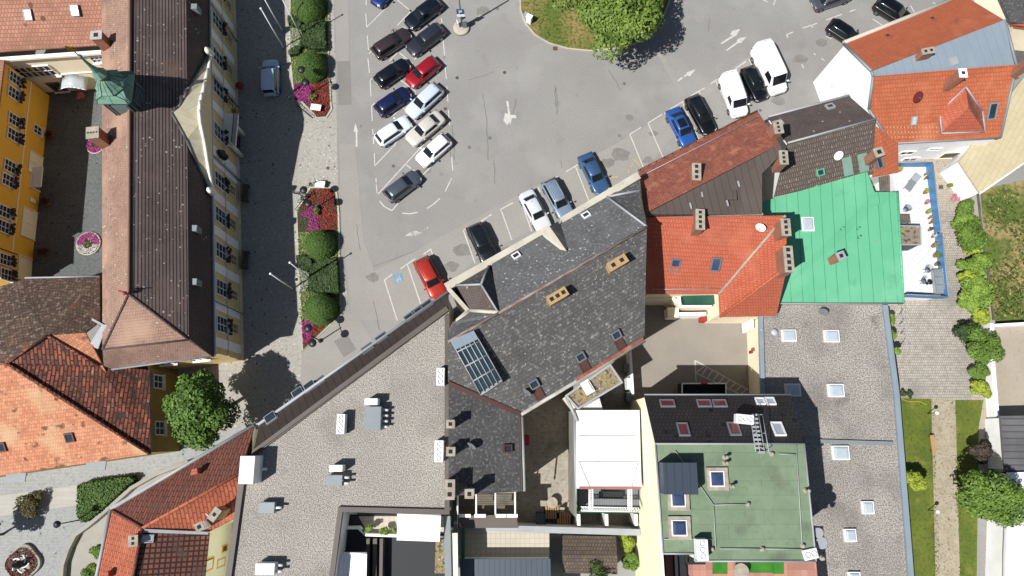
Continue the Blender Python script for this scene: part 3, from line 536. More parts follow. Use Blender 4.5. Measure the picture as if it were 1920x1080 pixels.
# copper turret on the ridge
def turret():
    cx = (P(274, 222, 9.9).x + P(274, 222, 9.9).x)/2-1.15; cy = P(274, 222, 9.9).y+1.25
    cN = Vector((cx, cy, 0)); hw = 1.15; ze = 12.6
    o = MB().loft([[cN+Vector((a*hw, b*hw, z)) for a, b in ((-1, -1), (1, -1), (1, 1), (-1, 1))] for z in (9.0, ze)], smooth=False).build('bell_turret', mat('dark_copper', c(50, 74, 70), c(34, 54, 52), 1.5, .35, .65, .6), T)
    lv = MB()
    for f in range(4):
        M = Matrix.Rotation(f*pi/2, 3, 'Z')
        for i in range(7): lv.box(cN+M @ Vector((0, -hw-.03, 10.7+i*.2)), (1.2, .1, .1), f*pi/2)
        for e in (-.75, .75): lv.box(cN+M @ Vector((e, -hw-.04, 11.2)), (.12, .12, 1.9), f*pi/2)
    lv.build('louvre', plain('louvre_slats', c(112, 128, 132), .6), o)
    q8 = lambda r, z, sq=0: [cN+Vector((cos(R(22.5+45*k))*r, sin(R(22.5+45*k))*r, z)) for k in range(8)]
    def sq(r, z):
        out = []
        for k in range(8):
            a = R(22.5+45*k); x, y = cos(a), sin(a); m_ = max(abs(x), abs(y)); f = .12
            out.append(cN+Vector((x/m_*r*(1 if abs(abs(x)-m_) < 1e-6 else 2.1), y/m_*r*(1 if abs(abs(y)-m_) < 1e-6 else 2.1), z)))
        for p_ in out: p_.x = cx+max(-r, min(r, p_.x-cx)); p_.y = cy+max(-r, min(r, p_.y-cy))
        return out
    F = .74; Z = lambda v: ze+v*F
    sk = MB(); skr = [sq(1.4, Z(0)), sq(1.4, Z(.15)), sq(1.22, Z(.6)), q8(1.08, Z(1.0))]; sk.loft(skr, smooth=False); sk.build('copper_skirt', copper, o)
    dr = [q8(1.18, Z(1.0)), q8(1.2, Z(1.15)), q8(1.02, Z(1.4)), q8(.82, Z(1.8)), q8(.58, Z(2.15)), q8(.44, Z(2.3))]; mb = MB(); mb.loft(dr, smooth=False); mb.build('copper_dome', copper, o)
    sm = MB()
    for rr_ in (skr[1:], dr[1:]):
        for k in range(8):
            for a, b in zip(rr_[:-1], rr_[1:]): sm.tube(a[k], b[k], .035, n=4); sm.tube((a[k]+a[(k+1) % 8])/2, (b[k]+b[(k+1) % 8])/2, .02, n=4)
    sm.build('standing_seam', plain('seam_green', c(50, 92, 80), .6), o)
    mb = MB(); mb.loft([q8(.42, Z(2.3)), q8(.42, Z(2.9))], smooth=False); mb.build('lantern', plain('lantern_bronze', c(150, 140, 84), .6), o)
    sp = [q8(.56, Z(2.9)), q8(.48, Z(3.1)), q8(.28, Z(3.6)), q8(.15, Z(4.4)), q8(.1, Z(5.5)), q8(.07, Z(6.0))]; mb = MB(); mb.loft(sp, smooth=False); mb.build('spire', copper, o)
    mb = MB(); mb.ball(cN+Vector((0, 0, Z(6.2))), .17, 12); mb.tube(cN+Vector((0, 0, Z(6))), cN+Vector((0, 0, Z(7.4))), .045); mb.build('finial', copper, o)
    mb = MB(); t = cN+Vector((0, 0, Z(7.5)))
    mb.loft([[t+Vector((x, e, z)) for x, z in ((-.15, -.25), (.2, -.25), (.32, 0), (.2, .12), (.28, .3), (0, .22), (-.28, .34), (-.22, .1), (-.35, -.05))] for e in (-.05, .05)], smooth=False); mb.build('weather_vane', gold, o)
turret()
chimney(T, (203, 88, 9.3), 1.7, .85, .7, .1, w_brick, 1, plain('pale_cap', c(216, 206, 200), .8)); chimney(T, (200, 268, 9.3), 1.9, .9, .9, .12, w_brick, 4, cap_m)
for y in (22, 433, 532): 
    p = P(371, y, 8); mb = MB(); mb.box(p+Vector((0, 0, .3)), (.5, .5, 1.0)); mb.build('roof_vent', m_zinc, T)
mb = MB(); q = R1+Vector((0, 0, 0)); mb.tube(q, q+Vector((0, 0, .9)), .06, .03); mb.ball(q+Vector((0, 0, .5)), .16, 8); mb.tube(q+Vector((-.3, .1, .8)), q+Vector((.3, 0, .9)), .06, .03); mb.build('finial', redm, T)
mb = MB(); fl_ = W([(185, 600, 7.8), (207, 612, 8.6), (213, 612, 8.6), (196, 657, 7.4), (191, 655, 7.4), (182, 646, 7.4), (202, 614, 8.5), (184, 604, 7.8)])
mb.slab([p+Vector((0, 0, .9)) for p in fl_], .1); mb.build('flashing', m_zincl, T)
# ------------------------------------------------------------------ cream wing with pink roof (top left)
C = bld('cream_wing', 'cream wing with pale pink tiled roof closing the courtyard at the top', 'building', [(60, 40)])
cf = [(-120, 105, 6.6), (191, 84, 6.6), (200, -80, 10.2), (-120, -80, 10.2)]
roofs(C, t_pink, [cf]); rwin(C, cf, 53, 28, .75, .95); rwin(C, cf, 141, 20, .75, .95, gm=dome)
ca = P(-120, 116, 6.4); cb_ = P(190, 94, 6.4); walls(C, w_cream, [ca, cb_, Vector((cb_.x, cb_.y+14, 6.4)), Vector((ca.x, ca.y+14, 6.4))], 0, 0)
A2, B2 = Vector((ca.x, ca.y, 0)), Vector((cb_.x, cb_.y, 0))
def swin(par, A, B, x, y, z, w, h, **k):
    Af, Bf, d, n = wallframe(A, B); q = onplane(x, y, Af, n); return win(par, A, B, (q-Af).dot(d), q.z, w, h, **k)
swin(C, A2, B2, 66, 133, 4, 3.4, 1.7, bars=(5, 1)); swin(C, A2, B2, 184, 110, 4, 1.2, .9, bars=(2, 1)); swin(C, A2, B2, 107, 162, 1, 1.2, 1.5, bars=(1, 0), fm=frame_g)
o_ = onplane(140, 137, A2, wallframe(A2, B2)[3]); band(C, A2, B2, o_.z, .14, .08, w_lim, 8); band(C, A2, B2, 6.3, .25, .35, w_lim, name='cornice')
cpv = MB(); q = onplane(158, 160, A2, wallframe(A2, B2)[3]); cl_ = []
for e in (0, -1.3): cl_.append([Vector((q.x-1.3+2.6*i/8, q.y+e, 2.3+sin(pi*i/8)*.55)) for i in range(9)])
cpv.loft(cl_, cap=False, smooth=True, closed=False); cpv.norecalc = True; o_ = cpv.build('entrance_canopy', dome, C); o_.modifiers.new('t', 'SOLIDIFY').thickness = .05
mb = MB()
for r_ in cl_:
    for a, b in zip(r_[:-1], r_[1:]): mb.tube(a, b, .05, n=6)
mb.build('canopy_frame', met_w, o_)
# ------------------------------------------------------------------ yellow wing (left)
Yw = bld('yellow_wing', 'bright yellow two-storey wing with white windows on the left side of the courtyard', 'building', [(20, 330)])
ya, yb = P(61, 487, 0), P(93, 180, 0); d_ = (yb-ya).normalized(); HY = 6.6
ye = ya-Vector((9, 0, 0)); yf = yb-Vector((9, 0, 0))
MB().loft([[Vector((p.x, p.y, z)) for p in (ya, yb, yf, ye)] for z in (0, HY)], cap=False, smooth=False).build('wall', w_yel, Yw)
roofs(Yw, t_pink, [[ye+Vector((0, 0, HY+2.4)), ya+Vector((.3, 0, HY)), yb+Vector((.3, 0, HY)), yf+Vector((0, 0, HY+2.4))]])
nY = wallframe(ya, yb)[3]
def ywin(x, y, w, h, **k): return swin(Yw, ya, yb, x, y, 0, w, h, **k)
for x, y in ((26, 147), (24, 175), (25, 225), (23, 253), (17, 312), (13, 338), (7, 397), (5, 425)): ywin(x, y, 1.05, 1.35, bars=(1, 2), box=fboxm)
ywin(69, 244, .85, 1.1, bars=(1, 1)); ywin(70, 310, 2.0, 2.4, gm=w_lim, bars=(1, 0), sill=False, name='garage_door'); ywin(57, 421, 2.7, 2.4, gm=w_lim, bars=(1, 0), sill=False, name='garage_door'); ywin(68, 345, 1.2, 1.8, gm=frame_g, bars=(0, 0), sill=False, name='door')
o_ = onplane(39, 320, ya, nY); band(Yw, ya, yb, o_.z, .12, .07, w_lim)
mb = MB(); M_ = Matrix((d_, nY, Vector((0, 0, 1)))).transposed(); q = onplane(67, 337, ya, nY); mb.box(q+nY*.5+Vector((0, 0, .6)), (2.0, 1.0, .12), M=M_); mb.build('door_hood', w_lim, Yw)
q = onplane(60, 376, ya, nY); MB().box(q+nY*.08, (.4, .12, .7), M=M_).build('plaque', w_lim, Yw)
Yx = bld('yellow_annex', 'yellow annex with cream ground floor below the left wing', 'building', [(30, 505)])
xa, xb = P(57, 540, 0), P(60, 489, 0)
MB().loft([[Vector((p.x, p.y, z)) for p in (xa, xb, xb-Vector((8, 0, 0)), xa-Vector((8, 0, 0)))] for z in (0, 5.8)], cap=False, smooth=False).build('wall', w_yel, Yx)
roofs(Yx, t_lich, [[xa+Vector((-8, 0, 7.5)), xa+Vector((.2, 0, 5.8)), xb+Vector((.2, 0, 5.8)), xb+Vector((-8, 0, 7.5))]])
swin(Yx, xa, xb, 8, 487, 0, 1.0, 1.3, box=fboxm); swin(Yx, xa, xb, 10, 515, 0, 1.0, 1.3, box=fboxm); swin(Yx, xa, xb, 48, 505, 0, 2.2, 2.1, gm=w_cream, bars=(0, 0), sill=False, name='garage_door')
# ------------------------------------------------------------------ lichened and orange roof (left)
Q = bld('tiled_house', 'house with mottled orange roof, shade-darkened red slope and lichened brown wing', 'house', [(140, 760)])
f1 = [(-80, 560, 7.0), (47, 522, 6.0), (187, 519, 6.0), (187, 600, 7.6), (160, 624, 8.6), (88, 630, 9.2), (12, 681, 9.3), (-80, 690, 9.3)]
f1a = [(52, 523, 6.0), (187, 519, 6.0), (187, 602, 7.7), (160, 624, 8.4), (90, 629, 9.2)]; f1b = [(-80, 560, 7.0), (23, 530, 6.3), (52, 523, 6.0), (90, 629, 9.2), (12, 680, 9.4), (-80, 684, 9.4)]
roofs(Q, t_lich, [f1a, f1b])
f3 = [(12, 681, 9.4), (90, 630, 9.2), (186, 685, 7.3), (196, 693, 7.0), (281, 693, 5.4), (282, 851, 5.4)]
roofs(Q, t_redd, [[(12, 681, 9.4), (90, 630, 9.2), (186, 685, 7.28)], [(12, 681, 9.4), (186, 685, 7.28), (281, 694, 5.35), (282, 851, 5.35)]], uvang=pi/2)
f4 = [(12, 681, 9.4), (282, 851, 5.35), (-90, 905, 5.35), (-90, 680, 9.4)]
roofs(Q, t_orange, [f4]); roofs(Q, t_orange, [[(90, 629, 9.2), (160, 624, 8.45), (200, 700, 6.9), (186, 685, 7.28)]])
ridge(Q, [(12, 681, 9.45), (282, 851, 5.4)], t_redd, .14); ridge(Q, [(12, 681, 9.45), (90, 630, 9.25), (186, 685, 7.35)], t_redd, .12); ridge(Q, [(12, 681, 9.4), (-80, 684, 9.5)], t_orange, .12)
walls(Q, w_olive, [(281, 690, 5.3), (282, 851, 5.3), (-90, 905, 5.3), (-90, 560, 5.3), (187, 519, 5.3)], .2)
qa, qb = P(281, 850, 5.3), P(281, 690, 5.3); qa = Vector((qa.x-.16, qa.y, 0)); qb = Vector((qb.x-.16, qb.y, 0))
swin(Q, qa, qb, 295, 716, 0, 1.1, 1.5, bars=(1, 1)); swin(Q, qa, qb, 298, 803, 0, 1.1, 1.5, bars=(1, 1))
gutter(Q, [(282, 852, 5.25), (281, 692, 5.25)], m_zinc, .07); gutter(Q, [(47, 521, 5.9), (187, 518, 5.9)], m_zincl, .08)
rwin(Q, f3[0:1]+[(281, 694, 5.35), (282, 851, 5.35)], 221, 753, .8, .6, frame_b); rwin(Q, f4[:3], 131, 820, .7, .8, frame_b); rwin(Q, f4[:3], 3, 838, .7, .8, frame_b)
for x, y in ((180, 873), (30, 895)): MB().box(P(x, y, 4.4), (1.6, .7, .1)).build('canopy', m_zinc, Q)
# ------------------------------------------------------------------ bottom-left L-shaped tiled house
L5 = bld('angular_house', 'L-shaped house with red tiled roofs and a pale yellow wall at the bottom left', 'house', [(330, 960)])
ro1 = [(476, 800, 5.2), (210, 956, 5.2), (267, 990, 7.6), (452, 886, 7.6)]
roofs(L5, t_red2, [ro1], uvang=pi/2)
ro2 = [(452, 886, 7.6), (267, 990, 7.6), (272, 995, 7.3), (392, 997, 5.6), (440, 973, 5.6), (455, 905, 6.9)]
roofs(L5, t_or2, [ro2[:2]+ro2[2:]], uvang=pi/2); roofs(L5, t_or2, [[(210, 957, 5.2), (172, 1140, 5.2), (238, 1140, 7.6), (267, 990, 7.6)]])
ro3 = [(262, 998, 7.5), (392, 999, 5.5), (378, 1140, 5.5), (238, 1140, 7.6)]
roofs(L5, t_bplate, [ro3]); 
mb = MB(); mb.slab([p+Vector((0, 0, .12)) for p in W([(268, 991, 7.6), (392, 997, 5.8), (391, 1002, 5.7), (268, 998, 7.4)])], .08); mb.build('flashing', m_zincl, L5)
ridge(L5, [(452, 886, 7.62), (267, 990, 7.62)], t_or2, .13); ridge(L5, [(210, 957, 5.25), (267, 990, 7.65), (238, 1140, 7.65)], t_red2, .12)
gutter(L5, [(476, 797, 5.15), (208, 954, 5.15), (169, 1140, 5.15)], m_zincl, .16)
walls(L5, w_pyel, [(476, 800, 5.1), (210, 956, 5.1), (172, 1140, 5.1), (378, 1140, 5.1), (392, 998, 5.1), (440, 974, 5.1), (474, 880, 5.1)], .22)
la, lb = P(378, 1140, 5.1), P(392, 998, 5.1); la = la+Vector((-.18, 0, 0)); lb = lb+Vector((-.18, 0, 0))
for x, y, w_, h_ in ((390, 1058, .9, 1.6), (413, 1055, .6, 1.5), (420, 1028, .5, 1.0)): swin(L5, la, lb, x, y, 0, w_, h_, fm=w_yel, bars=(0, 0), sill=False)
lc, ld = P(392, 998, 5.1), P(440, 974, 5.1)
chimney(L5, (261, 1011, 7.2), .8, .6, .7, .1, w_brick, 2, cap_m); chimney(L5, (383, 985, 6.3), .8, .55, .55, .5, w_white, 1); chimney(L5, (420, 960, 6.2), 1.7, .5, .9, -.6, w_tan, 1)
dish(L5, (404, 962, 6.1), .8, .38); rwin(L5, ro3[:3], 276, 1010, .6, .9, m_zincl, dome)
for x, y in ((368, 885), (202, 1078)): 
    p = P(x, y, 6.6); MB().loft([[p+Vector((a, b, -.2)) for a, b in ((-.25, -.25), (.3, -.15), (.2, .35), (-.3, .2))], [p+Vector((a, b, .35)) for a, b in ((-.25, -.25), (.25, -.1), (.2, .3), (-.25, .2))]], smooth=False).build('ventilation_tile', t_sal, L5)
# ------------------------------------------------------------------ gravel-roofed block (centre left)
G = bld('gravel_roof_block', 'large flat gravel-roofed block with brown metal mansard edge and skylights facing the square', 'building', [(650, 820)])
GZ = 8.2
gout = [(840, 548, 6.9), (486, 797, 6.9), (470, 822, 6.9)]
gin = [(840, 578, GZ+.35), (486, 836, GZ+.35)]
mf = [(841, 547, 6.7), (841, 583, GZ+.3), (474, 853, GZ+.3), (486, 797, 6.7)]
roofs(G, m_brown2, [mf], name='mansard_slope')
gp = [(842, 578, GZ), (842, 1005, GZ), (836, 960, GZ), (640, 953, GZ), (624, 1140, GZ), (425, 1140, GZ), (455, 905, GZ), (480, 845, GZ)]
roofs(G, m_grav, [[(842, 578, GZ), (842, 962, GZ), (638, 953, GZ), (455, 905, GZ), (480, 843, GZ)], [(638, 953, GZ), (616, 1140, GZ), (421, 1140, GZ), (455, 905, GZ)]], .5, 'flat_roof')
parapet(G, [(839, 578), (478, 847), (452, 908), (420, 1140)], GZ-.1, .35, .42, m_cop)
parapet(G, [(838, 590), (838, 960), (638, 955), (614, 1140)], GZ-.1, .35, .36, m_cop)
gutter(G, [(841, 546, 6.75), (484, 796, 6.75)], m_zincl, .13)
walls(G, w_white, [(840, 552, 6.7), (488, 800, 6.7), (476, 845, 6.7), (455, 905, 6.7), (421, 1140, 6.7), (620, 1140, 6.7), (638, 962, 6.7), (838, 966, 6.7)], .12, 0)
wa = [P(615, 1140, GZ), P(638, 955, GZ), P(838, 962, GZ)]
mb = MB(); 
for a, b in zip(wa[:-1], wa[1:]): mb.box(((a.x+b.x)/2, (a.y+b.y)/2, 6.4), ((b-a).length, .2, 3.6), math.atan2(b.y-a.y, b.x-a.x))
mb.build('inner_wall', w_white, G)
# inset roof windows on the mansard strip
fw_ = W(mf); nm = pnormal(fw_)
for x, y, op in ((511, 786, 1), (562, 740, 1), (584, 727, 1), (599, 717, 0), (690, 654, 0), (716, 634, 0), (770, 594, 0), (784, 584, 0), (801, 572, 0)):
    o_ = rwin(G, mf, x, y, 1.05, .85, frame_g, glass)
    if op:
        p = onplane(x-2, y-3, fw_[0], nm); u, v = frame_axes(nm); Mq = Matrix((u, v, nm)).transposed() @ Matrix.Rotation(R(-22), 3, 'X')
        MB().box(p+Vector((0, 0, .4)), (.8, .62, .06), M=Mq).build('open_sash', glass, o_); MB().box(p+Vector((0, 0, .37)), (.92, .74, .04), M=Mq).build('sash_frame', m_zincl, o_)
# terraces in the notch
TZ = 5.2
roofs(G, deckd, [[P(612, 1140, TZ), P(650, 965, TZ), P(850, 965, TZ), P(850, 1140, TZ)]], .2, 'terrace_floor')
o_ = roofs(G, btile, [[P(672, 968, TZ+.02), P(846, 968, TZ+.02), P(846, 1000, TZ+.02), P(690, 1000, TZ+.02)]], .04, 'tile_floor')
parapet(G, [(645, 990), (672, 990), (686, 1003), (748, 1005), (838, 1010)], TZ, .7, .2, w_white, 'terrace_wall')
roofs(G, m_moss, [[(817, 1010, TZ+.9), (838, 1010, TZ+.9), (838, 1075, TZ+.9), (815, 1075, TZ+.9)]], .6, 'planted_strip')
parapet(G, [(690, 1010), (688, 1140)], TZ, .9, .25, m_cop); parapet(G, [(703, 1010), (701, 1140)], TZ, .9, .3, m_cop); parapet(G, [(715, 1010), (713, 1140)], TZ, .9, .25, m_cop)
for nm_, lb_, pts in (('awning', 'large white awning spread over the beige terrace beside the gravel strip', [(745, 965, TZ+2.3), (827, 967, TZ+2.3), (824, 1016, TZ+2.0), (744, 1013, TZ+2.0)]), ('awning', 'smaller white awning above the dark deck at the bottom edge', [(640, 1037, TZ+1.9), (688, 1037, TZ+1.9), (686, 1130, TZ+1.7), (630, 1130, TZ+1.7)])):
    o_ = thing(nm_, lb_, 'awning', P(pts[0][0], pts[0][1], TZ)); roofs(o_, awn, [pts], .06, 'canopy')
    mb = MB(); w_ = W(pts); mb.tube(w_[0]+Vector((0, 0, .05)), w_[1]+Vector((0, 0, .05)), .08); mb.build('roller', met_w, o_)
    for p in w_[2:]: MB().tube(p-Vector((0, 0, .02)), Vector((p.x, p.y, TZ)), .04).build('post', met_g, o_)
# rooftop units
def unit(name, label, px, py, z, w_, d_, h, rot=0, m=None, fans=0, pipes=0, top=None, group='rooftop units'):
    p = P(px, py, z+h); p.z = z; o = thing(name, label, 'roof unit', p, group); 
    mb = MB(); mb.box(p+Vector((0, 0, h/2+.12)), (w_, d_, h-.12), rot); b = mb.build('casing', m or met_w, o)
    bv = b.modifiers.new('b', 'BEVEL'); bv.width = .03; bv.segments = 2
    for e in (-1, 1):
        f = MB(); q = Vector((e*w_*.35*cos(rot), e*w_*.35*sin(rot), 0)); f.box(p+q+Vector((0, 0, .06)), (.1, d_*.9, .12), rot); f.build('foot', met_d, o)
    for i in range(fans):
        s = (i-(fans-1)/2)*max(w_, d_)*.92/fans; q = Vector((s*cos(rot), s*sin(rot), 0)) if w_ >= d_ else Vector((-s*sin(rot), s*cos(rot), 0)); r = min(min(w_, d_)*.36, max(w_, d_)/fans*.4)
        f = MB(); f.lathe(p+q+Vector((0, 0, h)), [(r, 0), (r, .1), (r*.85, .11), (r*.85, .03), (.01, .03)], 14); g_ = f.build('fan', met_g, o)
        f = MB(); f.lathe(p+q+Vector((0, 0, h+.034)), [(r*.8, 0), (r*.8, .02), (.01, .02)], 14); f.build('grille', grill, g_)
    for i in range(pipes):
        f = MB(); q = Vector((w_/2, (i-(pipes-1)/2)*.42, 0)); f.tube(p+q+Vector((-.05, 0, .55)), p+q+Vector((.45, 0, .55)), .1); f.build('duct', met_w, o)
    if m in (met_g, m_zinc):
        MB().box(p+Vector((0, 0, h+.025)), (w_+.08, .06, .05), rot).build('seam', m_zinc, o); MB().lathe(p+Vector((w_*.2, .1, h+.002)), [(.09, 0), (.09, .04), (.01, .05)], 8).build('lid_knob', met_d, o)
    return o
unit('heat_exchanger', 'grey metal ventilation box with four white ducts in the middle of the gravel roof', 699, 784, GZ, 1.25, 1.75, 1.0, 0, m_zinc, 0, 4)
unit('condenser', 'white condenser just above the grey box with four ducts', 696, 753, GZ, 1.0, .5, 1.1, 0, met_w)
unit('fan_row', 'white vent box with four round fans left of the grey duct box', 639, 795, GZ, .62, 1.5, .9, 0, met_w, 4)
unit('fan_row', 'white vent box with three round fans by the slate roof, beside the glass skylight', 826, 706, GZ, .62, 1.35, .9, 0, met_w, 3)
unit('fan_row', 'white vent box with four round fans against the lower slate wing', 823, 846, GZ, .66, 1.6, .9, 0, met_w, 4)
unit('condenser', 'white condenser with legs above the small grey box on the gravel roof', 630, 878, GZ, 1.0, .48, 1.1, 0, met_w)
unit('vent_box', 'small grey metal box with two short ducts below the white condenser', 627, 901, GZ, 1.2, .8, .8, 0, m_zinc, 0, 2)
unit('vent_box', 'lone square grey metal box near the left edge of the gravel roof', 500, 952, GZ, 1.2, .8, .7, 0, m_zinc, 0, 1)
unit('vent_box', 'white and grey duct box at the bottom edge of the gravel roof', 497, 1067, GZ, 1.4, .8, .9, 0, met_w, 0, 2)
unit('lift_head', 'tall white lift housing at the left corner of the gravel roof', 463, 881, GZ-.2, 1.1, 2.0, 1.9, 0, met_w, 0, 1)
# ------------------------------------------------------------------ grey slate house (centre)
S = bld('slate_house', 'grey lichened slate-roofed house with stone parapet along the car park, centre of the photo', 'building', [(1040, 540)])
ZOFF = 1.2
SR0, SR1 = (840, 641, 9.0), (1213, 425, 10.6)
a1 = [(933, 588, 9.6), (1211, 426, 10.6), (1138, 370, 8.6), (920, 494, 8.1)]
a1 = [(935, 587, 10.6), (1213, 425, 10.6), (1138, 369, 8.4), (922, 495, 8.2)]
roofs(S, t_slate2, [a1]); roofs(S, t_slate3, [[(1138, 369, 8.4), (1200, 357, 8.6), (1213, 425, 10.6)]]); roofs(S, t_slate2, [[(1138, 369, 8.4), (1196, 335, 7.4), (1200, 357, 8.6)]])
a2 = [(935, 587, 10.6), (1213, 425, 10.6), (1208, 637, 7.3), (975, 775, 7.3), (840, 716, 8.9), (840, 642, 10.2)]
sse = [(840, 642, 10.5), (935, 587, 10.6), (1213, 425, 10.6), (1208, 637, 7.2), (977, 775, 7.2), (840, 716, 9.2)]
roofs(S, t_slate, [[(840, 642, 10.5), (935, 587, 10.6), (977, 775, 7.2), (840, 716, 8.9)], [(935, 587, 10.6), (1213, 425, 10.6), (1208, 637, 7.2), (977, 775, 7.2)]])
pse = [(935, 587, 10.6), (1213, 425, 10.6), (1208, 637, 7.2)]
roofs(S, t_slate2, [[(840, 642, 10.5), (935, 587, 10.6), (885, 581, 8.4), (850, 603, 8.4), (840, 620, 8.4)]])
# turret-like hip
roofs(S, t_slbr, [[(855, 535, 8.3), (902, 533, 10.4), (935, 587, 10.6), (882, 581, 8.4)]], name='hip_roof'); roofs(S, t_slate3, [[(855, 535, 8.3), (915, 500, 8.2), (902, 533, 10.4)]], name='hip_roof'); roofs(S, t_slate3, [[(902, 533, 10.4), (916, 500, 8.25), (931, 528, 8.9), (935, 587, 10.6)]], name='hip_roof')
ridge(S, [(855, 535, 8.35), (902, 533, 10.45), (916, 499, 8.3)], m_zincl, .09); ridge(S, [(902, 533, 10.45), (935, 587, 10.65)], m_zincl, .08); ridge(S, [(935, 586, 10.6), (882, 582, 8.45), (856, 603, 8.4)], w_stone, .16)
ridge(S, [(840, 641, 10.55), (935, 587, 10.65), (1213, 425, 10.65)], mat('ridge_clay', c(178, 162, 152), c(140, 112, 100), 1, .4, .6, .9), .12); ridge(S, [(1213, 425, 10.6), (1138, 369, 8.45), (1200, 357, 8.6)], m_zincl, .1)
MB().slab(W([(841, 714, 9.1), (976, 772, 7.35), (976, 780, 7.3), (841, 724, 9.0)]), .1).build('brown_flashing', frame_b, S)
parapet(S, [(836, 538), (1031, 428)], 7.6, .55, .62, w_stone); parapet(S, [(1054, 414), (1198, 328)], 7.6, .55, .62, w_stone); MB().slab(W([(858, 534, 7.9), (1197, 338, 7.5), (1197, 346, 7.6), (915, 503, 8.0)]), .1).build('box_gutter', m_zincl, S)
parapet(S, [(840, 540), (878, 583), (858, 600), (852, 612)], 7.9, .3, .3, w_stone)
walls(S, w_cream, [(838, 540, 7.7), (1197, 330, 7.7), (1200, 357, 7.7), (1213, 425, 10.5), (1208, 637, 7.2), (975, 775, 7.2), (875, 730, 7.2), (876, 585, 7.8)], .2)
# stone gable ornament on the parapet
gp_ = W([(1012, 440, 7.8), (1045, 408, 8.8), (1063, 452, 9.4), (1058, 472, 9.6), (1034, 466, 9.3)])
MB().loft([[Vector((p.x, p.y, 8.4)) for p in W([(1014, 438, 8.2), (1030, 425, 8.2), (1060, 470, 8.8), (1036, 464, 8.8)])], W([(1014, 436, 8.3), (1030, 424, 10.0), (1062, 470, 10.0), (1036, 465, 8.9)])], smooth=False).build('stone_gable', w_stone, S)
MB().loft([[Vector((p.x, p.y, 8.4)) for p in W([(1030, 425, 8.2), (1047, 414, 8.2), (1066, 448, 8.8), (1060, 470, 8.8)])], W([(1030, 424, 10.0), (1046, 415, 8.4), (1066, 450, 8.9), (1062, 470, 10.0)])], smooth=False).build('stone_gable', cap_m, S)
ang_s = math.atan2((P(1213, 425, 10.6)-P(935, 587, 10.6)).y, (P(1213, 425, 10.6)-P(935, 587, 10.6)).x)
chimney(S, (1043, 562, 9.7), 1.5, 1.5, .6, ang_s, w_tan, 3, w_tan, cap=.04); chimney(S, (1152, 502, 9.5), 1.6, 1.5, .6, ang_s, w_tan, 2, w_tan, cap=.04)
for x, y, f in ((968, 480, a1), (1099, 404, a1)): rwin(S, f, x, y, .65, .55, frame_w, BLK and glass)
for x, y in ((1160, 640), (1093, 681), (1006, 732)):
    o_ = rwin(S, pse, x, y, .75, 1.6, frame_b, frame_b, 'roof_hatch', .1); o2 = rwin(S, pse, x-6, y-13, .75, .7, met_g, glass, 'roof_window', .3)
dish(S, (991, 733, 7.6), .5, .35, met_g)
gutter(S, [(977, 777, 7.15), (1209, 638, 7.15)], mat('pale_gutter', c(224, 222, 214), c(180, 176, 166), 1, .35, .65, .7), .16); MB().slab([p+Vector((0, 0, .24)) for p in W([(1080, 709, 7.3), (1205, 632, 7.3), (1205, 639, 7.2), (1080, 716, 7.2)])], .04).build('clay_verge', t_clay, S)
# glass rooflight
gb = W([(847, 641, 10.6), (889, 622, 10.5), (942, 716, 9.0), (902, 741, 8.9)]); up = Vector((0, 0, .35)); MB().loft([[p-up for p in gb], [p+up for p in gb]], smooth=False).build('rooflight_kerb', m_zincl, S)
ng = pnormal(gb); o_ = MB().slab([cen(gb)+(p-cen(gb))*.93+up+Vector((0, 0, .06)) for p in gb], .05).build('rooflight_glass', glassg, S)
mb = MB(); t4 = [p+up+Vector((0, 0, .1)) for p in gb]
for i in range(0, 6): f = i/5; mb.tube(t4[0].lerp(t4[1], f), t4[3].lerp(t4[2], f), .05, n=4)
for f in (0, .2, .47, .74, 1): mb.tube(t4[0].lerp(t4[3], f), t4[1].lerp(t4[2], f), .06, n=4)
mb.build('glazing_bars', m_zincl, o_)
MB().slab([p+Vector((0, 0, .12)) for p in (t4[0], t4[1], t4[1].lerp(t4[2], .16), t4[0].lerp(t4[3], .16))], .05).build('rooflight_hood', m_grey, o_)
# lower slate wing
ZOFF = 0.8
S2 = bld('slate_wing', 'lower dark slate roof wing between the gravel roof and the small paved courtyard', 'building', [(905, 830)])
sw = [(841, 724, 8.2), (977, 781, 7.0), (980, 921, 6.4), (841, 930, 7.6)]
sw = [(841, 724, 8.4), (977, 781, 6.9), (981, 921, 6.9), (841, 930, 8.4)]
roofs(S2, t_slate3, [sw]); walls(S2, w_cream, sw, .2); gutter(S2, [(979, 781, 6.85), (983, 921, 6.85)], m_zincl, .12)
MB().slab([p+Vector((0, 0, .02)) for p in W([(971, 778, 7.05), (976, 781, 7.0), (980, 921, 7.0), (975, 921, 7.05)])], .02).build('verge', t_slbr, S2)
dish(S2, (888, 832, 7.9), .4, .4, met_g); chimney(S2, (848, 796, 8.1), 1.6, .5, .5, 0, w_plast, 1); chimney(S2, (848, 846, 8.1), 1.4, .55, .55, 0, w_plast, 1); chimney(S2, (847, 915, 8.2), 1.6, .6, 1.3, 0, w_tan, 2); chimney(S2, (883, 922, 7.8), 2.0, .55, .55, 0, w_plast, 1)
rwin(S2, sw, 951, 841, .6, .7, frame_b, glass, 'roof_window', .25)
ZOFF = 0.0
parapet(G, [(838, 968), (842, 1160)], 6.2, .5, .5, m_zinc, 'side_coping')
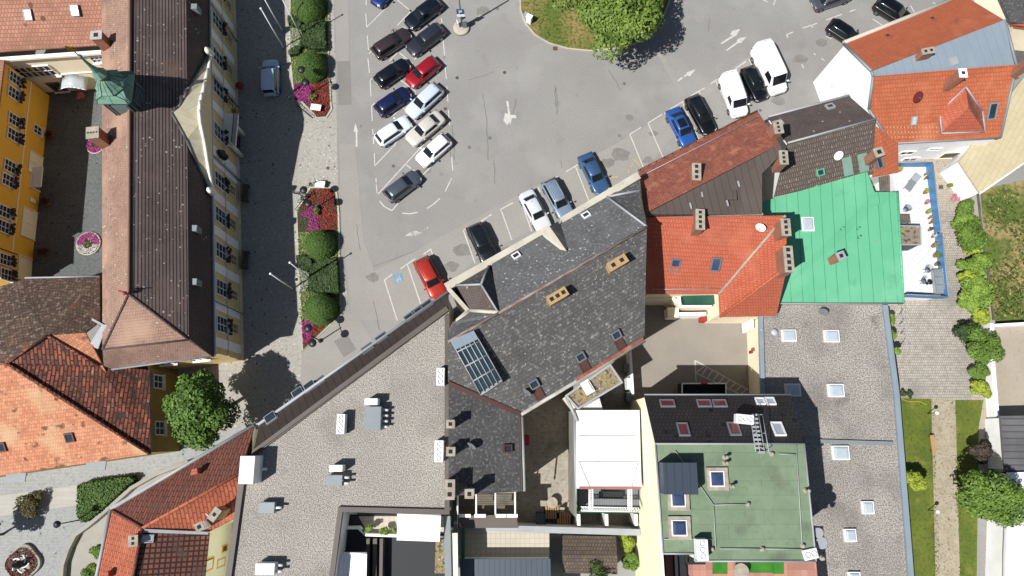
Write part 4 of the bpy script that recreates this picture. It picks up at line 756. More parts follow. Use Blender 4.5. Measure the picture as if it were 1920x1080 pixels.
# ------------------------------------------------------------------ row north-east
Cl = bld('clay_roof_house', 'house with mottled clay tiles and a brown sheet-metal rear roof above the parked blue car', 'house', [(1330, 320)])
k1 = [(1199, 321, 6.3), (1419, 209, 6.3), (1456, 262, 8.6), (1212, 399, 8.6)]
k1 = [(1198, 321, 6.8), (1421, 209, 6.8), (1462, 270, 10.2), (1210, 400, 10.0)]
roofs(Cl, t_clay, [k1]); k2 = [(1211, 400, 10.0), (1462, 270, 10.2), (1470, 284, 8.7), (1430, 322, 8.2), (1429, 402, 7.7), (1214, 407, 7.7)]
roofs(Cl, m_brown, [[(1211, 400, 10.0), (1462, 270, 10.2), (1470, 284, 10.1), (1429, 325, 9.8), (1429, 402, 9.1), (1213, 407, 9.1)]])
walls(Cl, w_cream, [(1198, 321, 6.7), (1421, 209, 6.7), (1460, 270, 10), (1468, 284, 9.9), (1429, 325, 9.6), (1429, 402, 9.0), (1213, 407, 9.0), (1210, 400, 9.8)], .15)
gutter(Cl, [(1197, 320, 6.75), (1420, 208, 6.75)], t_redd, .1)
sg = MB(); e0, e1 = P(1203, 331, 7.3), P(1420, 221, 7.3)
for z in (0, .2): sg.tube(e0+Vector((0, 0, z)), e1+Vector((0, 0, z)), .035, n=5)
for i in range(15): q = e0.lerp(e1, i/14); sg.tube(q-Vector((0, 0, .3)), q+Vector((0, 0, .25)), .03, n=4)
sg.build('snow_guard', m_zincl, Cl)
chimney(Cl, (1299, 332, 8.9), 1.1, .62, 1.35, -.05, w_brick, 3); chimney(Cl, (1302, 424, 8.4), 1.7, .62, 1.6, -.05, w_brick, 4)
for x, y in ((1316, 364), (1385, 345), (1295, 386), (1364, 381)): MB().box(P(x, y, 9.75), (.12, .5, .12), .2).build('snow_hook', m_zincl, Cl)
MB().box(P(1371, 366, 9.65), (.85, .8, .15)).build('roof_hatch', m_brown, Cl)
palegr = plain('faded_green_panel', c(150, 184, 168), .6)
Sb = bld('brown_slate_house', 'brown slate-roofed house with ridge, between the clay roof and the tall white gable', 'house', [(1550, 270)])
n1 = [(1440, 222, 5.7), (1592, 181, 5.7), (1640, 224, 7.6), (1478, 268, 7.6), (1462, 262, 8.0)]
n1 = [(1441, 220, 5.7), (1592, 180, 5.7), (1641, 223, 7.6), (1477, 268, 7.6)]
n2 = [(1477, 268, 7.6), (1641, 223, 7.6), (1637, 326, 5.7), (1455, 366, 5.7), (1452, 340, 5.7)]
roofs(Sb, t_slbr, [n1]); roofs(Sb, t_slbr2, [[(1477, 268, 7.6), (1641, 223, 7.6), (1637, 326, 5.6), (1452, 368, 5.6)]])
walls(Sb, w_white, [(1441, 220, 5.6), (1592, 180, 5.6), (1641, 223, 7.4), (1637, 326, 5.5), (1452, 368, 5.5), (1477, 268, 7.4)], .2)
ridge(Sb, [(1477, 268, 7.65), (1641, 223, 7.65)], m_zincl, .09); gutter(Sb, [(1440, 219, 5.65), (1592, 179, 5.65)], m_zincl, .12)
for x, y, f in ((1460, 232, n1), (1556, 201, n1), (1537, 323, n2[:3])): rwin(Sb, f, x, y, .7, .6, m_green if y > 300 else m_zincl, glass, 'roof_hatch', .2)
for x, y in ((1589, 312), (1618, 305)): rwin(Sb, n2[:3], x, y, .85, 1.6, palegr, palegr, 'green_panel', .06)
dish(Sb, (1562, 297, 6.4), .8, .42, aim=(.1, -.7, .7)); chimney(Sb, (1451, 248, 9.5), .9, .65, 1.0, .1, w_brick, 3); chimney(Sb, (1460, 305, 9.2), 1.0, .6, 1.1, 0, w_brick, 3)
Ob = bld('orange_lean_to', 'small steep orange-tiled roof corner with dormer window above the white terrace', 'house', [(1660, 290)])
n3 = [(1641, 235, 7.2), (1684, 268, 6.0), (1685, 323, 4.9), (1637, 331, 5.2)]
roofs(Ob, t_or3, [n3]); walls(Ob, w_white, n3, .15); chimney(Ob, (1625, 303, 6.0), 2.0, .7, .7, .3, w_brick, 1); rwin(Ob, n3, 1645, 305, .6, 1.0, met_g, glass, th=.4)
# salmon roof
Sa = bld('salmon_roof_house', 'house with large salmon tiled roof, two blue skylights and a hipped wing to the yard', 'house', [(1340, 500)])
s1 = [(1213, 407, 8.0), (1470, 403, 8.0), (1478, 440, 7.4), (1350, 549, 5.0), (1212, 551, 5.0)]
s1 = [(1213, 407, 9.2), (1473, 404, 9.9), (1348, 551, 5.0), (1211, 551, 5.0)]
roofs(Sa, t_sal, [s1]); pS = W(s1)[:3]
s2 = [(1473, 404, 7.9), (1479, 440, 7.6), (1480, 500, 7.2), (1350, 594, 4.75), (1348, 551, 5.0)]
roofs(Sa, t_sal, [[(1473, 404, 9.9), (1476, 500, 9.9), (1350, 594, 4.75), (1348, 551, 5.0)], [(1476, 500, 9.9), (1456, 592, 4.75), (1350, 594, 4.75)]])
ridge(Sa, [(1476, 500, 9.95), (1350, 594, 4.8)], t_or3, .12); ridge(Sa, [(1473, 404, 9.95), (1348, 551, 5.02)], cap_m, .12); MB().slab([p+Vector((0, 0, .1)) for p in W([(1213, 402, 9.0), (1430, 400, 9.0), (1430, 407, 9.0), (1213, 409, 9.0)])], .06).build('ridge_flashing', cap_m, Sa)
walls(Sa, w_cream, [(1213, 407, 9.0), (1473, 404, 9.7), (1476, 500, 9.7), (1456, 592, 4.6), (1350, 594, 4.6), (1348, 551, 4.9), (1211, 551, 4.9)], .2)
for x, y in ((1266, 497), (1342, 495)): rwin(Sa, s1[:3], x, y, .8, 1.25, frame_g, glassb)
dish(Sa, (1424, 427, 8.9), .5, .42); chimney(Sa, (1462, 435, 9.5), 1.2, .62, 1.3, 0, w_brick, 3); chimney(Sa, (1466, 494, 9.5), 1.3, .62, 2.0, 0, w_brick, 4)
sg = MB()
for (xa_, ya_, xb_, yb_, z) in ((1225, 543, 1350, 541, 5.35), (1358, 553, 1360, 580, 5.1), (1370, 583, 1450, 582, 5.1)):
    e0, e1 = P(xa_, ya_, z), P(xb_, yb_, z); sg.tube(e0+Vector((0, 0, .1)), e1+Vector((0, 0, .1)), .035, n=5); nn = max(2, int((e1-e0).length/1))
    for i in range(nn+1): q = e0.lerp(e1, i/nn); sg.tube(q-Vector((0, .12, .25)), q+Vector((0, .12, .12)), .03, n=4)
sg.build('snow_guard', m_zincl, Sa)
# yard side: green balcony, terrace and low wall
Yb = bld('yard_annex', 'cream annex with green balcony and white railing below the salmon roof', 'annex', [(1310, 575)])
MB().prism(W([(1272, 560, 2.8), (1349, 560, 2.8), (1349, 574, 2.8), (1272, 574, 2.8)]), 0, 2.8).build('terrace_block', w_cream, Yb)
MB().prism(W([(1278, 548, 3.6), (1349, 548, 3.6), (1349, 569, 3.6), (1285, 569, 3.6)]), 2.9, 3.5).build('green_balcony', mat('green_balcony_panel', c(40, 104, 84), c(30, 84, 66), .8, .3, .7, .5), Yb)
parapet(Yb, [(1274, 556), (1276, 574), (1335, 574)], 2.8, .5, .18, w_white); parapet(Yb, [(1269, 589), (1324, 588)], 0, 1.6, .3, w_white, 'garden_wall')
MB().box(P(1259, 588, 1), (1.0, .9, 1.4)).build('bin_store', w_cream, Yb); MB().box(P(1317, 599, .5), (.5, .5, .9)).build('red_box', redm, Yb)
parapet(Yb, [(1211, 557), (1258, 557), (1272, 566)], 0, 3.0, .3, w_cream, 'side_wall')
# green metal roof house
Gr = bld('green_roof_house', 'house with bright mint green sheet-metal roof beside the white terrace', 'house', [(1580, 450)])
g1 = [(1432, 378, 6.1), (1625, 322, 6.1), (1640, 360, 5.9), (1683, 360, 5.8), (1694, 567, 5.1), (1462, 567, 5.1), (1430, 460, 5.6)]
roofs(Gr, m_green, [[(1430, 378, 5.7), (1626, 322, 6.0), (1640, 360, 5.9), (1683, 360, 5.7), (1694, 567, 5.0), (1440, 567, 4.8)]])
walls(Gr, w_white, [(1430, 378, 5.6), (1626, 322, 5.9), (1640, 360, 5.8), (1683, 360, 5.6), (1694, 567, 4.9), (1440, 567, 4.7)], .15)
domelight(Gr, 1515, 420, 5.35, 1.05, 1.25, 0, dome); chimney(Gr, (1560, 489, 5.2), 1.6, .6, .6, .35, w_brick, 1, m_zincl)
for x, y in ((1528, 352), (1577, 430), (1607, 430), (1609, 446)): MB().tube(P(x, y, 5.5), P(x, y, 5.5)+Vector((0, 0, .45)), .09).build('vent_pipe', m_green, Gr)
MB().slab([p+Vector((0, 0, .05)) for p in W([(1628, 368, 5.85), (1655, 368, 5.85), (1655, 383, 5.8), (1628, 383, 5.8)])], .04).build('roof_hatch', m_green, Gr)
gutter(Gr, [(1694, 567, 5.05), (1683, 360, 5.75)], m_green, .1); gutter(Gr, [(1440, 569, 5.0), (1694, 569, 5.0)], m_zinc, .07)
# top right orange house
TR = bld('white_gable_house', 'big orange-roofed house with grey metal ridge and tall white gable, top right', 'house', [(1740, 160)])
t1 = [(1583, 82, 6.8), (1808, -8, 6.8), (1884, 38, 9.0), (1634, 133, 9.0)]
t2 = [(1636, 133, 9.05), (1884, 37, 9.05), (1906, 122, 8.2), (1637, 143, 8.8)]
t3 = [(1637, 143, 8.8), (1904, 121, 8.5), (1874, 258, 4.6), (1670, 268, 4.6), (1628, 205, 6.6)]
t3 = [(1637, 143, 8.9), (1904, 121, 8.7), (1874, 258, 4.8), (1671, 268, 4.8), (1630, 203, 6.8)]
roofs(TR, t_or3n, [t1]); roofs(TR, m_grey, [t2], uvang=R(20)); roofs(TR, t_or3, [t3])
walls(TR, w_plast, [(1583, 82, 6.7), (1808, -8, 6.7), (1884, 38, 8.8), (1906, 122, 8.1), (1874, 258, 4.6), (1671, 268, 4.6), (1630, 203, 6.6), (1637, 143, 8.6), (1634, 133, 8.8)], .1)
gutter(TR, [(1582, 80, 6.75), (1808, -10, 6.75)], mat('cream_gutter', c(222, 216, 200), None, 1, 0, 1, .7), .2); gutter(TR, [(1582, 82, 6.8), (1634, 133, 9.0), (1637, 143, 8.9), (1629, 205, 6.8), (1671, 269, 4.7), (1876, 258, 4.7), (1906, 122, 8.4), (1884, 37, 9.0)], m_zinc, .12)
chimney(TR, (1727, 108, 9.0), 1.0, 1.0, .45, .2, w_brick, 2); chimney(TR, (1777, 160, 8.0), 2.0, .55, .7, 0, w_brick, 1, w_plast); chimney(TR, (1893, 144, 7.6), 2.6, .7, .6, 0, w_brick, 1, w_plast)
rwin(TR, t1, 1664, 68, .5, .5, t_or3 and terra, glass); rwin(TR, t1, 1748, 36, .5, .5, terra, glass); rwin(TR, t3[:3], 1713, 226, .5, .8, m_zincl, dome); rwin(TR, t3[:3], 1860, 208, .8, 1.5, m_zinc, glassg); rwin(TR, t2[:3], 1787, 115, .7, .7, m_zincl, m_zincl, 'roof_hatch')
dish(TR, (1707, 190, 6.9), .9, .5, plain('maroon', c(130, 50, 48), .6), aim=(.2, -.6, .7))
dm = [(1762, 210, 6.3), (1766, 250, 5.6), (1847, 247, 5.6), (1842, 208, 6.3), (1811, 163, 7.9), (1816, 202, 7.9)]
roofs(TR, t_sal, [[dm[4], dm[5], dm[1], dm[0]], [dm[5], dm[2], dm[1]]], name='dormer_roof'); roofs(TR, t_clay, [[dm[4], dm[3], dm[2], dm[5]]], name='dormer_roof')
gutter(TR, [dm[4], dm[0], dm[1], dm[2], dm[3], dm[4]], m_zincl, .08, 'dormer_gutter'); walls(TR, w_white, [dm[0], dm[1], dm[2], dm[3], dm[4]], .2, .1, 3.5, 'dormer_wall')
clipm = plain('pale_clip', c(240, 190, 150), .7); tp = W(t3)
for r_ in range(3):
    for i in range(15):
        p = P(1662+i*6.6+(r_ % 2)*3-r_*2, 240+r_*9, 5.1); q = onplane(1662+i*6.6+(r_ % 2)*3-r_*2, 240+r_*9, tp[0], pnormal(tp)); MB().box(q+Vector((0, 0, .08)), (.05, .22, .08)).build('snow_stop', clipm, TR)

ta, tb = P(1671, 268, 4.6), P(1874, 258, 4.6)
for x, y, w_, h_ in ((1700, 286, 1.3, .8), (1752, 279, 1.1, .5), (1706, 298, 1.4, .8)): swin(TR, ta+Vector((0, .1, 0)), tb+Vector((0, .1, 0)), x, y, 0, w_, h_, fm=met_w, bars=(1, 0), sill=False)
o_ = swin(TR, ta+Vector((0, .1, 0)), tb+Vector((0, .1, 0)), 1785, 290, 0, 2.2, 1.4, fm=w_cream, gm=wood, bars=(0, 0), sill=False, name='garage_door')
# cream shed roof at the right
Sh = bld('cream_roof_shed', 'low building with plain cream sheet roof and white wall on the right edge', 'shed', [(1880, 260)])
sh = [(1798, 303, 3.0), (1852, 262, 4.2), (1906, 180, 5.0), (2000, 60, 6.0), (2000, 240, 4.0), (1837, 362, 3.0)]
sh = [(1798, 303, 3.0), (2000, 40, 3.6), (2000, 250, 3.0), (1837, 362, 2.7)]
roofs(Sh, mat('cream_sheet_roof', c(236, 222, 182), c(226, 210, 170), .5, .3, .7, .7, brick=(1.2, .5, c(206, 190, 150), .02, .03)), [sh], uvang=R(58)); walls(Sh, w_plast, sh, .12); gutter(Sh, [(1837, 363, 2.65), (2000, 251, 2.95)], frame_w, .08)
Dk = bld('dark_roof_block', 'dark speckled flat roof strip in the top right corner', 'building', [(1890, 10)])
roofs(Dk, t_slate3, [[(1850, -60, 3), (2000, -60, 3), (2000, 44, 3), (1896, 42, 3)]], .3); walls(Dk, w_cream, [(1850, -60, 3), (2000, -60, 3), (2000, 44, 3), (1896, 42, 3)])
Dk2 = bld('orange_edge_house', 'sliver of an orange tiled roof at the right edge beside the grey metal ridge', 'house', [(1915, 40)])
roofs(Dk2, t_or3, [[(1896, 46, 4), (2000, 38, 5), (2000, 60, 4), (1902, 50, 3.6)]], .3); walls(Dk2, w_cream, [(1896, 46, 4), (2000, 38, 4), (2000, 60, 3.6), (1902, 50, 3.6)])
# white terrace with blue railing
Te = bld('terrace_house', 'flat-roofed white terrace building with blue railing panels beside the green roof', 'building', [(1725, 440)])
TT = 3.0
te = [(1660, 308, TT), (1745, 308, TT), (1752, 440, TT), (1775, 553, TT), (1690, 550, TT), (1684, 400, TT)]
roofs(Te, wtile, [[(1650, 308, TT), (1745, 308, TT), (1756, 430, TT), (1680, 430, TT)]], .3, 'terrace_floor', 0); roofs(Te, wtile, [[(1680, 430, TT-.15), (1756, 430, TT-.15), (1772, 550, TT-.15), (1688, 550, TT-.15)]], .3, 'terrace_floor', R(45))
walls(Te, w_white, [(1650, 308, TT), (1747, 307, TT), (1758, 434, TT), (1775, 553, TT), (1690, 553, TT)], .1, .15)
def railing(pts, z, h=.95):
    o = parapet(Te, pts, z, h, .06, bluep, 'railing'); w_ = W([(x, y, z+h) for x, y in pts]); mb = MB()
    for a, b in zip(w_[:-1], w_[1:]):
        mb.tube(a+Vector((0, 0, .05)), b+Vector((0, 0, .05)), .05, n=6); nn = int((b-a).length/1.2)+1
        for i in range(nn+1): q = a.lerp(b, i/nn); mb.tube(Vector((q.x, q.y, z)), q+Vector((0, 0, .05)), .035, n=5)
    mb.build('handrail', plain('blue_rail_%d' % len(pts), c(150, 184, 214), .5), o)
railing([(1684, 305), (1748, 305), (1764, 432)], TT); railing([(1765, 436), (1778, 556), (1700, 552)], TT-.1)
Pv = bld('pavilion', 'small flat gravel-topped pavilion with dark side on the white terrace', 'pavilion', [(1706, 443)])
pv = [(1686, 423, TT+2.1), (1726, 424, TT+2.1), (1727, 458, TT+2.1), (1687, 458, TT+2.1)]
MB().prism(W(pv), TT, TT+2.0).build('wall', met_d, Pv); roofs(Pv, m_moss, [pv], .05, 'gravel_top'); parapet(Pv, [q[:2] for q in pv], TT+2.0, .2, .1, m_zincl, 'rim', True)
Pg = bld('pergola', 'slatted timber lean-to against the orange corner roof by the terrace', 'pergola', [(1660, 345)])
roofs(Pg, wood, [[(1648, 330, 4.3), (1668, 328, 4.3), (1669, 358, 4.0), (1650, 358, 4.0)]], .08, 'slatted_roof'); MB().box(P(1669, 345, 3.8), (.1, 1.6, 1.5)).build('post', met_w, Pg)
# ------------------------------------------------------------------ low gravel-roofed hall (right)
Hh = bld('low_gravel_hall', 'long low building with brown gravel roof, white skylight domes and blue-grey edge, right of centre', 'building', [(1570, 830)])
HZ = 3.5
roofs(Hh, m_grav2, [[(1427, 594, HZ), (1460, 572, HZ), (1662, 572, HZ), (1684, 740, HZ), (1718, 1160, HZ), (1500, 1160, HZ), (1430, 760, HZ)]], .3, 'flat_roof')
walls(Hh, w_cream, [(1424, 594, HZ), (1460, 570, HZ), (1662, 570, HZ), (1688, 740, HZ), (1722, 1160, HZ), (1498, 1160, HZ), (1430, 760, HZ)], .1, .1)
parapet(Hh, [(1660, 572), (1682, 740), (1715, 1160)], HZ-.1, .35, .45, m_grey); parapet(Hh, [(1427, 592), (1432, 762)], HZ-.1, .35, .35, m_grey); parapet(Hh, [(1430, 592), (1458, 592)], HZ-.1, .3, .3, m_zinc)
MB().box((P(1508, 826, HZ)+P(1670, 832, HZ))/2+Vector((0, 0, .1)), (7.4, .32, .22), -.03).build('roof_joint', m_zinc, Hh)
for x, y, w_ in ((1480, 629, 1.25), (1560, 630, 1.3), (1487, 731, 1.3), (1568, 732, 1.35), (1577, 849, 1.4), (1628, 952, .95), (1595, 1004, .95), (1603, 1085, .95)): domelight(Hh, x, y, HZ, w_, w_*.82 if w_ > 1 else 1.0, 0, dome)
domelight(Hh, 1427, 618, HZ, .1, .1); MB().ball(P(1452, 623, HZ+.15), .3, 14, rz=.6).build('round_dome', dome, Hh); dish(Hh, (1541, 584, HZ), .5, .42, met_g)
MB().slab(W([(1432, 595, 1.7), (1402, 720, 1.7), (1402, 721, 1.7), (1432, 596, 1.7)]), .01).build('wall_stain', w_cream, Hh); 
ha, hb = P(1431, 760, HZ), P(1427, 594, HZ); ha = ha+Vector((-.05, 0, 0)); hb = hb+Vector((-.05, 0, 0))
# courtyard window parts
MB().box(P(1408, 660, 2.2), (.15, .25, .7)).build('red_box', redm, Hh); MB().box(P(1402, 612, 1.4), (.25, .9, 2.4)).build('door', met_w, Hh)
# ------------------------------------------------------------------ apartment house with black mansard and green felt roof
Ap = bld('green_felt_house', 'pale yellow apartment house with green felt roof, black mansard with red-blind windows', 'apartment house', [(1370, 900)])
AZ = 10.7
am = [(1208, 741, 7.6), (1482, 741, 7.6), (1508, 832, AZ), (1229, 833, AZ)]
roofs(Ap, m_blackt, [am], name='mansard_slope'); roofs(Ap, m_felt, [[(1229, 833, AZ), (1508, 832, AZ), (1530, 1051, AZ), (1303, 1051, AZ), (1302, 1037, AZ), (1243, 1037, AZ)]], .3, 'flat_roof')
pa = [P(*q) for q in ((1209, 742, 5.6), (1482, 742, 5.6), (1530, 1051, AZ), (1243, 1051, AZ))]
XL, XR = P(1232, 900, AZ).x, P(1512, 900, AZ).x; YN = P(1340, 742, 7.6).y-.1; YM = P(1360, 833, AZ).y; YS = P(1400, 1051, AZ).y; YE = P(1300, 1200, AZ).y
wl = mat('pale_yellow_side', c(236, 234, 182), c(226, 224, 170), .3, .3, .7, .9)
for nm_, X_, s_ in (('side_wall', XL+.05, 1), ('side_wall', XR-.1, -1)):
    MB().loft([[Vector((X_+a, y, 0)) for a, y in ((0, YN), (.3*s_, YN), (.3*s_, YM), (.3*s_, YE if s_ > 0 else YS), (0, YE if s_ > 0 else YS), (0, YM))], [Vector((X_+a, y, z)) for a, y, z in ((0, YN, 7.4), (.3*s_, YN, 7.4), (.3*s_, YM, AZ-.1), (.3*s_, YE if s_ > 0 else YS, AZ-.1), (0, YE if s_ > 0 else YS, AZ-.1), (0, YM, AZ-.1))]], smooth=False).build(nm_, w_pyel if s_ > 0 else wl, Ap)
MB().box(((XL+XR)/2, YN-.1, 3.7), (XR-XL-.7, .2, 7.4)).build('north_wall', w_pyel, Ap); MB().box(((XL+XR)/2+1, YS+.15, 4.9), (XR-XL-3, .2, 9.6)).build('south_wall', w_pyel, Ap)
gutter(Ap, [(1208, 740, 7.55), (1483, 740, 7.55)], m_zinc, .08); gutter(Ap, [(1229, 833, AZ+.05), (1243, 1038, AZ+.05), (1302, 1038, AZ+.05), (1303, 1052, AZ+.05), (1530, 1052, AZ+.05), (1508, 832, AZ+.05), (1229, 832, AZ+.05)], m_zincl, .07, 'roof_edge')
for x, y, w_, h_, g_ in ((1251, 757, 1.15, .75, glassr), (1320, 757, 1.1, .75, glassr), (1349, 757, 1.1, .75, glassr), (1281, 806, .85, 1.25, glassr), (1376, 805, .85, 1.25, glassr), (1459, 805, .85, 1.3, dome), (1444, 753, .75, .75, dome), (1425, 753, .7, .7, dome)): rwin(Ap, am[:3], x, y, w_, h_, met_g if g_ is glassr else met_w, g_)
def rdome(x, y, w_, d_, h_, gm):
    q = P(x, y, AZ+.1); MB().box(q, (w_+.5, d_+.5, .2)).build('skylight_surround', cap_m, Ap); o = domelight(Ap, x, y, AZ, w_, d_, 0, gm); return o
rdome(1345, 898, 1.05, 1.1, .4, glassb); rdome(1272, 937, 1.05, 1.0, .4, glassb); rdome(1274, 990, 1.1, 1.1, .5, glassb)
o_ = MB().box(P(1266, 895, AZ)+Vector((0, 0, .8)), (2.4, 2.15, 1.6)).build('roof_exit', m_navy, Ap)
for x, y, h_ in ((1359, 857, .55), (1359, 868, .55), (1370, 911, .6), (1510, 919, .6), (1402, 945, .12), (1447, 851, .12), (1335, 1029, .12), (1429, 1029, .12), (1304, 908, .12), (1505, 1023, .12), (1541, 1046, .2)):
    p = P(x, y, AZ); mb = MB(); mb.lathe(p, [(.2, 0), (.2, .05), (.1, .1), (.09, h_), (.13, h_+.02), (.13, h_+.1), (.02, h_+.13)], 12); mb.build('vent_pipe', cap_m, Ap)
mb = MB()
for q in ((1266, 845, 1338, 947), (1338, 947, 1342, 1028), (1338, 947, 1402, 945), (1245, 1011, 1335, 1011), (1350, 1029, 1429, 1029), (1493, 836, 1504, 1023), (1429, 1029, 1505, 1030), (1460, 851, 1494, 852)): mb.tube(P(q[0], q[1], AZ+.12), P(q[2], q[3], AZ+.12), .035, n=5)
mb.build('lightning_conductor', plain('pale_cable', c(206, 212, 206), .6), Ap)
mb = MB(); la_, lb_ = P(1412, 778, AZ-1.2), P(1424, 848, AZ+.15)
for e in (-.32, .32): mb.tube(la_+Vector((e, 0, .3)), lb_+Vector((e, 0, .15)), .04); mb.tube(la_+Vector((e, 0, 1.1)), lb_+Vector((e, 0, 1.0)), .03)
for i in range(10): q = la_.lerp(lb_, i/9)+Vector((0, 0, .25)); mb.box(q, (.62, .16, .04))
for e in (-.32, .32):
    for f in (0, .5, 1): q = la_.lerp(lb_, f)+Vector((e, 0, .2)); mb.tube(q, q+Vector((0, 0, .85)), .03, n=5)
mb.build('roof_stair', m_zincl, Ap)
unit('fan_row', 'white vent box with round fans beside the metal stair on the black roof slope', 1397, 786, AZ-1.3, 1.3, .7, .8, -.1, met_w, 3)
unit('fan_row', 'white vent box with three fans at the bottom edge of the green felt roof', 1317, 1031, AZ, .8, 1.4, .9, 0, met_w, 3)
unit('fan_row', 'white vent box with fan hanging at the lower right corner of the green felt roof', 1520, 1039, AZ-.6, 1.0, .7, .8, .2, met_w, 2)
for x, y, r_, lb in ((1535, 999, .32, 'upper'), (1541, 1018, .38, 'lower')):
    o_ = thing('flue_pipe', '%s of two round steel flues beside the green felt roof' % lb, 'flue', P(x, y, HZ), 'steel flues beside the green felt roof'); p = P(x, y, AZ-.6)
    p0 = Vector((p.x, p.y, HZ)); MB().lathe(p0, [(r_, 0), (r_, p.z-HZ), (r_*.8, p.z-HZ), (r_*.8, p.z-HZ-.4), (.01, p.z-HZ-.4)], 18).build('pipe', m_grey, o_); MB().lathe(p0, [(r_+.05, p.z-HZ-.1), (r_+.05, p.z-HZ+.02), (r_, p.z-HZ+.03)], 18).build('collar', m_zincl, o_)
# roof terrace at the bottom
RZ = 8.2
check = mat('chequered_terrace_tiles', c(206, 150, 132), None, 1, brick=(.5, .5, c(188, 120, 104), .01, .22, 0)); turf = mat('artificial_turf', c(70, 150, 44), c(54, 128, 34), 1, .35, .65, .95)
roofs(Ap, check, [[P(1238, 1040, RZ), P(1530, 1052, RZ), P(1540, 1160, RZ), P(1245, 1160, RZ)]], .2, 'terrace_floor')
for q in ((1336, 1054, 1364, 1076), (1378, 1054, 1405, 1076), (1405, 1054, 1450, 1074), (1449, 1054, 1470, 1076)): MB().slab([P(x, y, RZ+.03) for x, y in ((q[0], q[1]), (q[2], q[1]), (q[2], q[3]), (q[0], q[3]))], .03).build('turf_mat', turf, Ap)
parapet(Ap, [(1236, 1038), (1243, 1160)], RZ, 1.0, .08, met_w, 'terrace_railing')
pt = P(1384, 1068, RZ); tb_ = thing('round_table', 'round pale garden table on the chequered roof terrace, bottom edge', 'table', pt); MB().lathe(pt, [(.56, .68), (.56, .73), (.01, .731)], 24, False).build('tabletop', cap_m, tb_); MB().lathe(pt, [(.25, 0), (.25, .04), (.05, .08), (.05, .68)], 12).build('pedestal', met_g, tb_)
for i, (x, y) in enumerate(((1273, 1062), (1300, 1046))):
    p = P(x, y, RZ); o_ = thing('outdoor_sofa', ('long dark outdoor sofa on the roof terrace by the railing', 'short dark outdoor sofa under the green roof edge')[i], 'sofa', p, 'dark terrace sofas'); L_ = ((.9, 2.0), (1.5, .8))[i]
    MB().box(p+Vector((0, 0, .2)), (L_[0], L_[1], .36)).build('seat', met_d, o_); MB().box(p+Vector((-L_[0]/2+.1, 0, .55)) if i == 0 else p+Vector((0, L_[1]/2-.1, .55)), (.2, L_[1], .4) if i == 0 else (L_[0], .2, .4)).build('backrest', met_k, o_)
    for s in (-1, 1): MB().box(p+(Vector((.05, s*(L_[1]/2-.09), .5)) if i == 0 else Vector((s*(L_[0]/2-.09), -.05, .5))), (L_[0]-.3, .16, .25) if i == 0 else (.16, L_[1]-.3, .25)).build('armrest', met_k, o_)
# ------------------------------------------------------------------ white awning roof, steel balcony
Aw = bld('white_roof_hall', 'white membrane-roofed hall with green steel balcony and trusses at its lower end', 'building', [(1140, 860)])
WZ = 5.6
wr = [(1079, 769, WZ), (1199, 769, WZ), (1203, 916, WZ), (1081, 916, WZ)]
roofs(Aw, mat('white_membrane', (.66, .66, .67), (.6, .6, .61), .3, .35, .65, .6, brick=(50, 1.18, (.38, .38, .39), .02, 0), blotch=[((.46, .46, .45), .4, .54, .8), ((.4, .39, .36), 1.4, .66, .85)]), [wr], .25, 'membrane_roof')
hallw = mat('grey_hall_render', c(170, 166, 156), c(140, 138, 130), .5, .3, .7, .9); MB().loft([[Vector((p.x, p.y, z)) for p in W([(1081, 770, WZ), (1198, 770, WZ), (1201, 914, WZ), (1083, 914, WZ)])] for z in (0, WZ-.2)], cap=False, smooth=False).build('wall', hallw, Aw)
roofs(Aw, mat('white_seam_roof', c(250, 250, 250, .95), None, seam=(.35, .02, c(214, 214, 216))), [[(1083, 769, WZ-.6), (1124, 746, WZ-.6), (1131, 771, WZ-.6), (1085, 776, WZ-.6)]], .1, 'lower_roof')
parapet(Aw, [(1077, 768), (1079, 968)], 0, WZ-.1, .2, hallw, 'side_wall'); gutter(Aw, [(1077, 766, WZ), (1080, 940, WZ-.2)], m_zincl, .1)
BZ = 3.0
roofs(Aw, mat('grey_deck', c(150, 152, 158), c(132, 134, 140), .5, seam=(.2, .02, c(110, 112, 118))), [[P(1086, 905, BZ), P(1200, 905, BZ), P(1200, 958, BZ), P(1086, 958, BZ)]], .15, 'balcony_floor')
parapet(Aw, [(1084, 918), (1086, 960), (1196, 961)], BZ, 1.0, .1, greenp, 'green_railing')
for x in (1108, 1181):
    mb = MB(); a_, b_ = P(x, 915, WZ-.1), P(x, 956, WZ-.6)
    for e in (-.15, .15): mb.tube(a_+Vector((e, 0, 0)), b_+Vector((e, 0, 0)), .045, n=5)
    for i in range(10): f = i/10; mb.tube(a_.lerp(b_, f)+Vector((-.15, 0, 0)), a_.lerp(b_, f+.1)+Vector((.15, 0, 0)), .03, n=4); mb.tube(a_.lerp(b_, f+.1)+Vector((.15, 0, 0)), a_.lerp(b_, f+.1)+Vector((-.15, 0, 0)), .03, n=4)
    mb.build('truss', met_w, Aw)
mb = MB(); a_, b_ = P(1089, 954, WZ-.6), P(1198, 956, WZ-.6)
for e in (-.15, .15): mb.tube(a_+Vector((0, e, 0)), b_+Vector((0, e, 0)), .045, n=5)
for i in range(22): f = i/22; mb.tube(a_.lerp(b_, f)+Vector((0, -.15, 0)), a_.lerp(b_, f+1/22)+Vector((0, .15, 0)), .03, n=4); mb.tube(a_.lerp(b_, f+1/22)+Vector((0, .15, 0)), a_.lerp(b_, f+1/22)+Vector((0, -.15, 0)), .03, n=4)
mb.build('truss', met_w, Aw)
for x in (1082, 1133, 1187): MB().box(P(x, 971, 1.5), (.25, .9, 3.0)).build('white_pier', met_w, Aw)
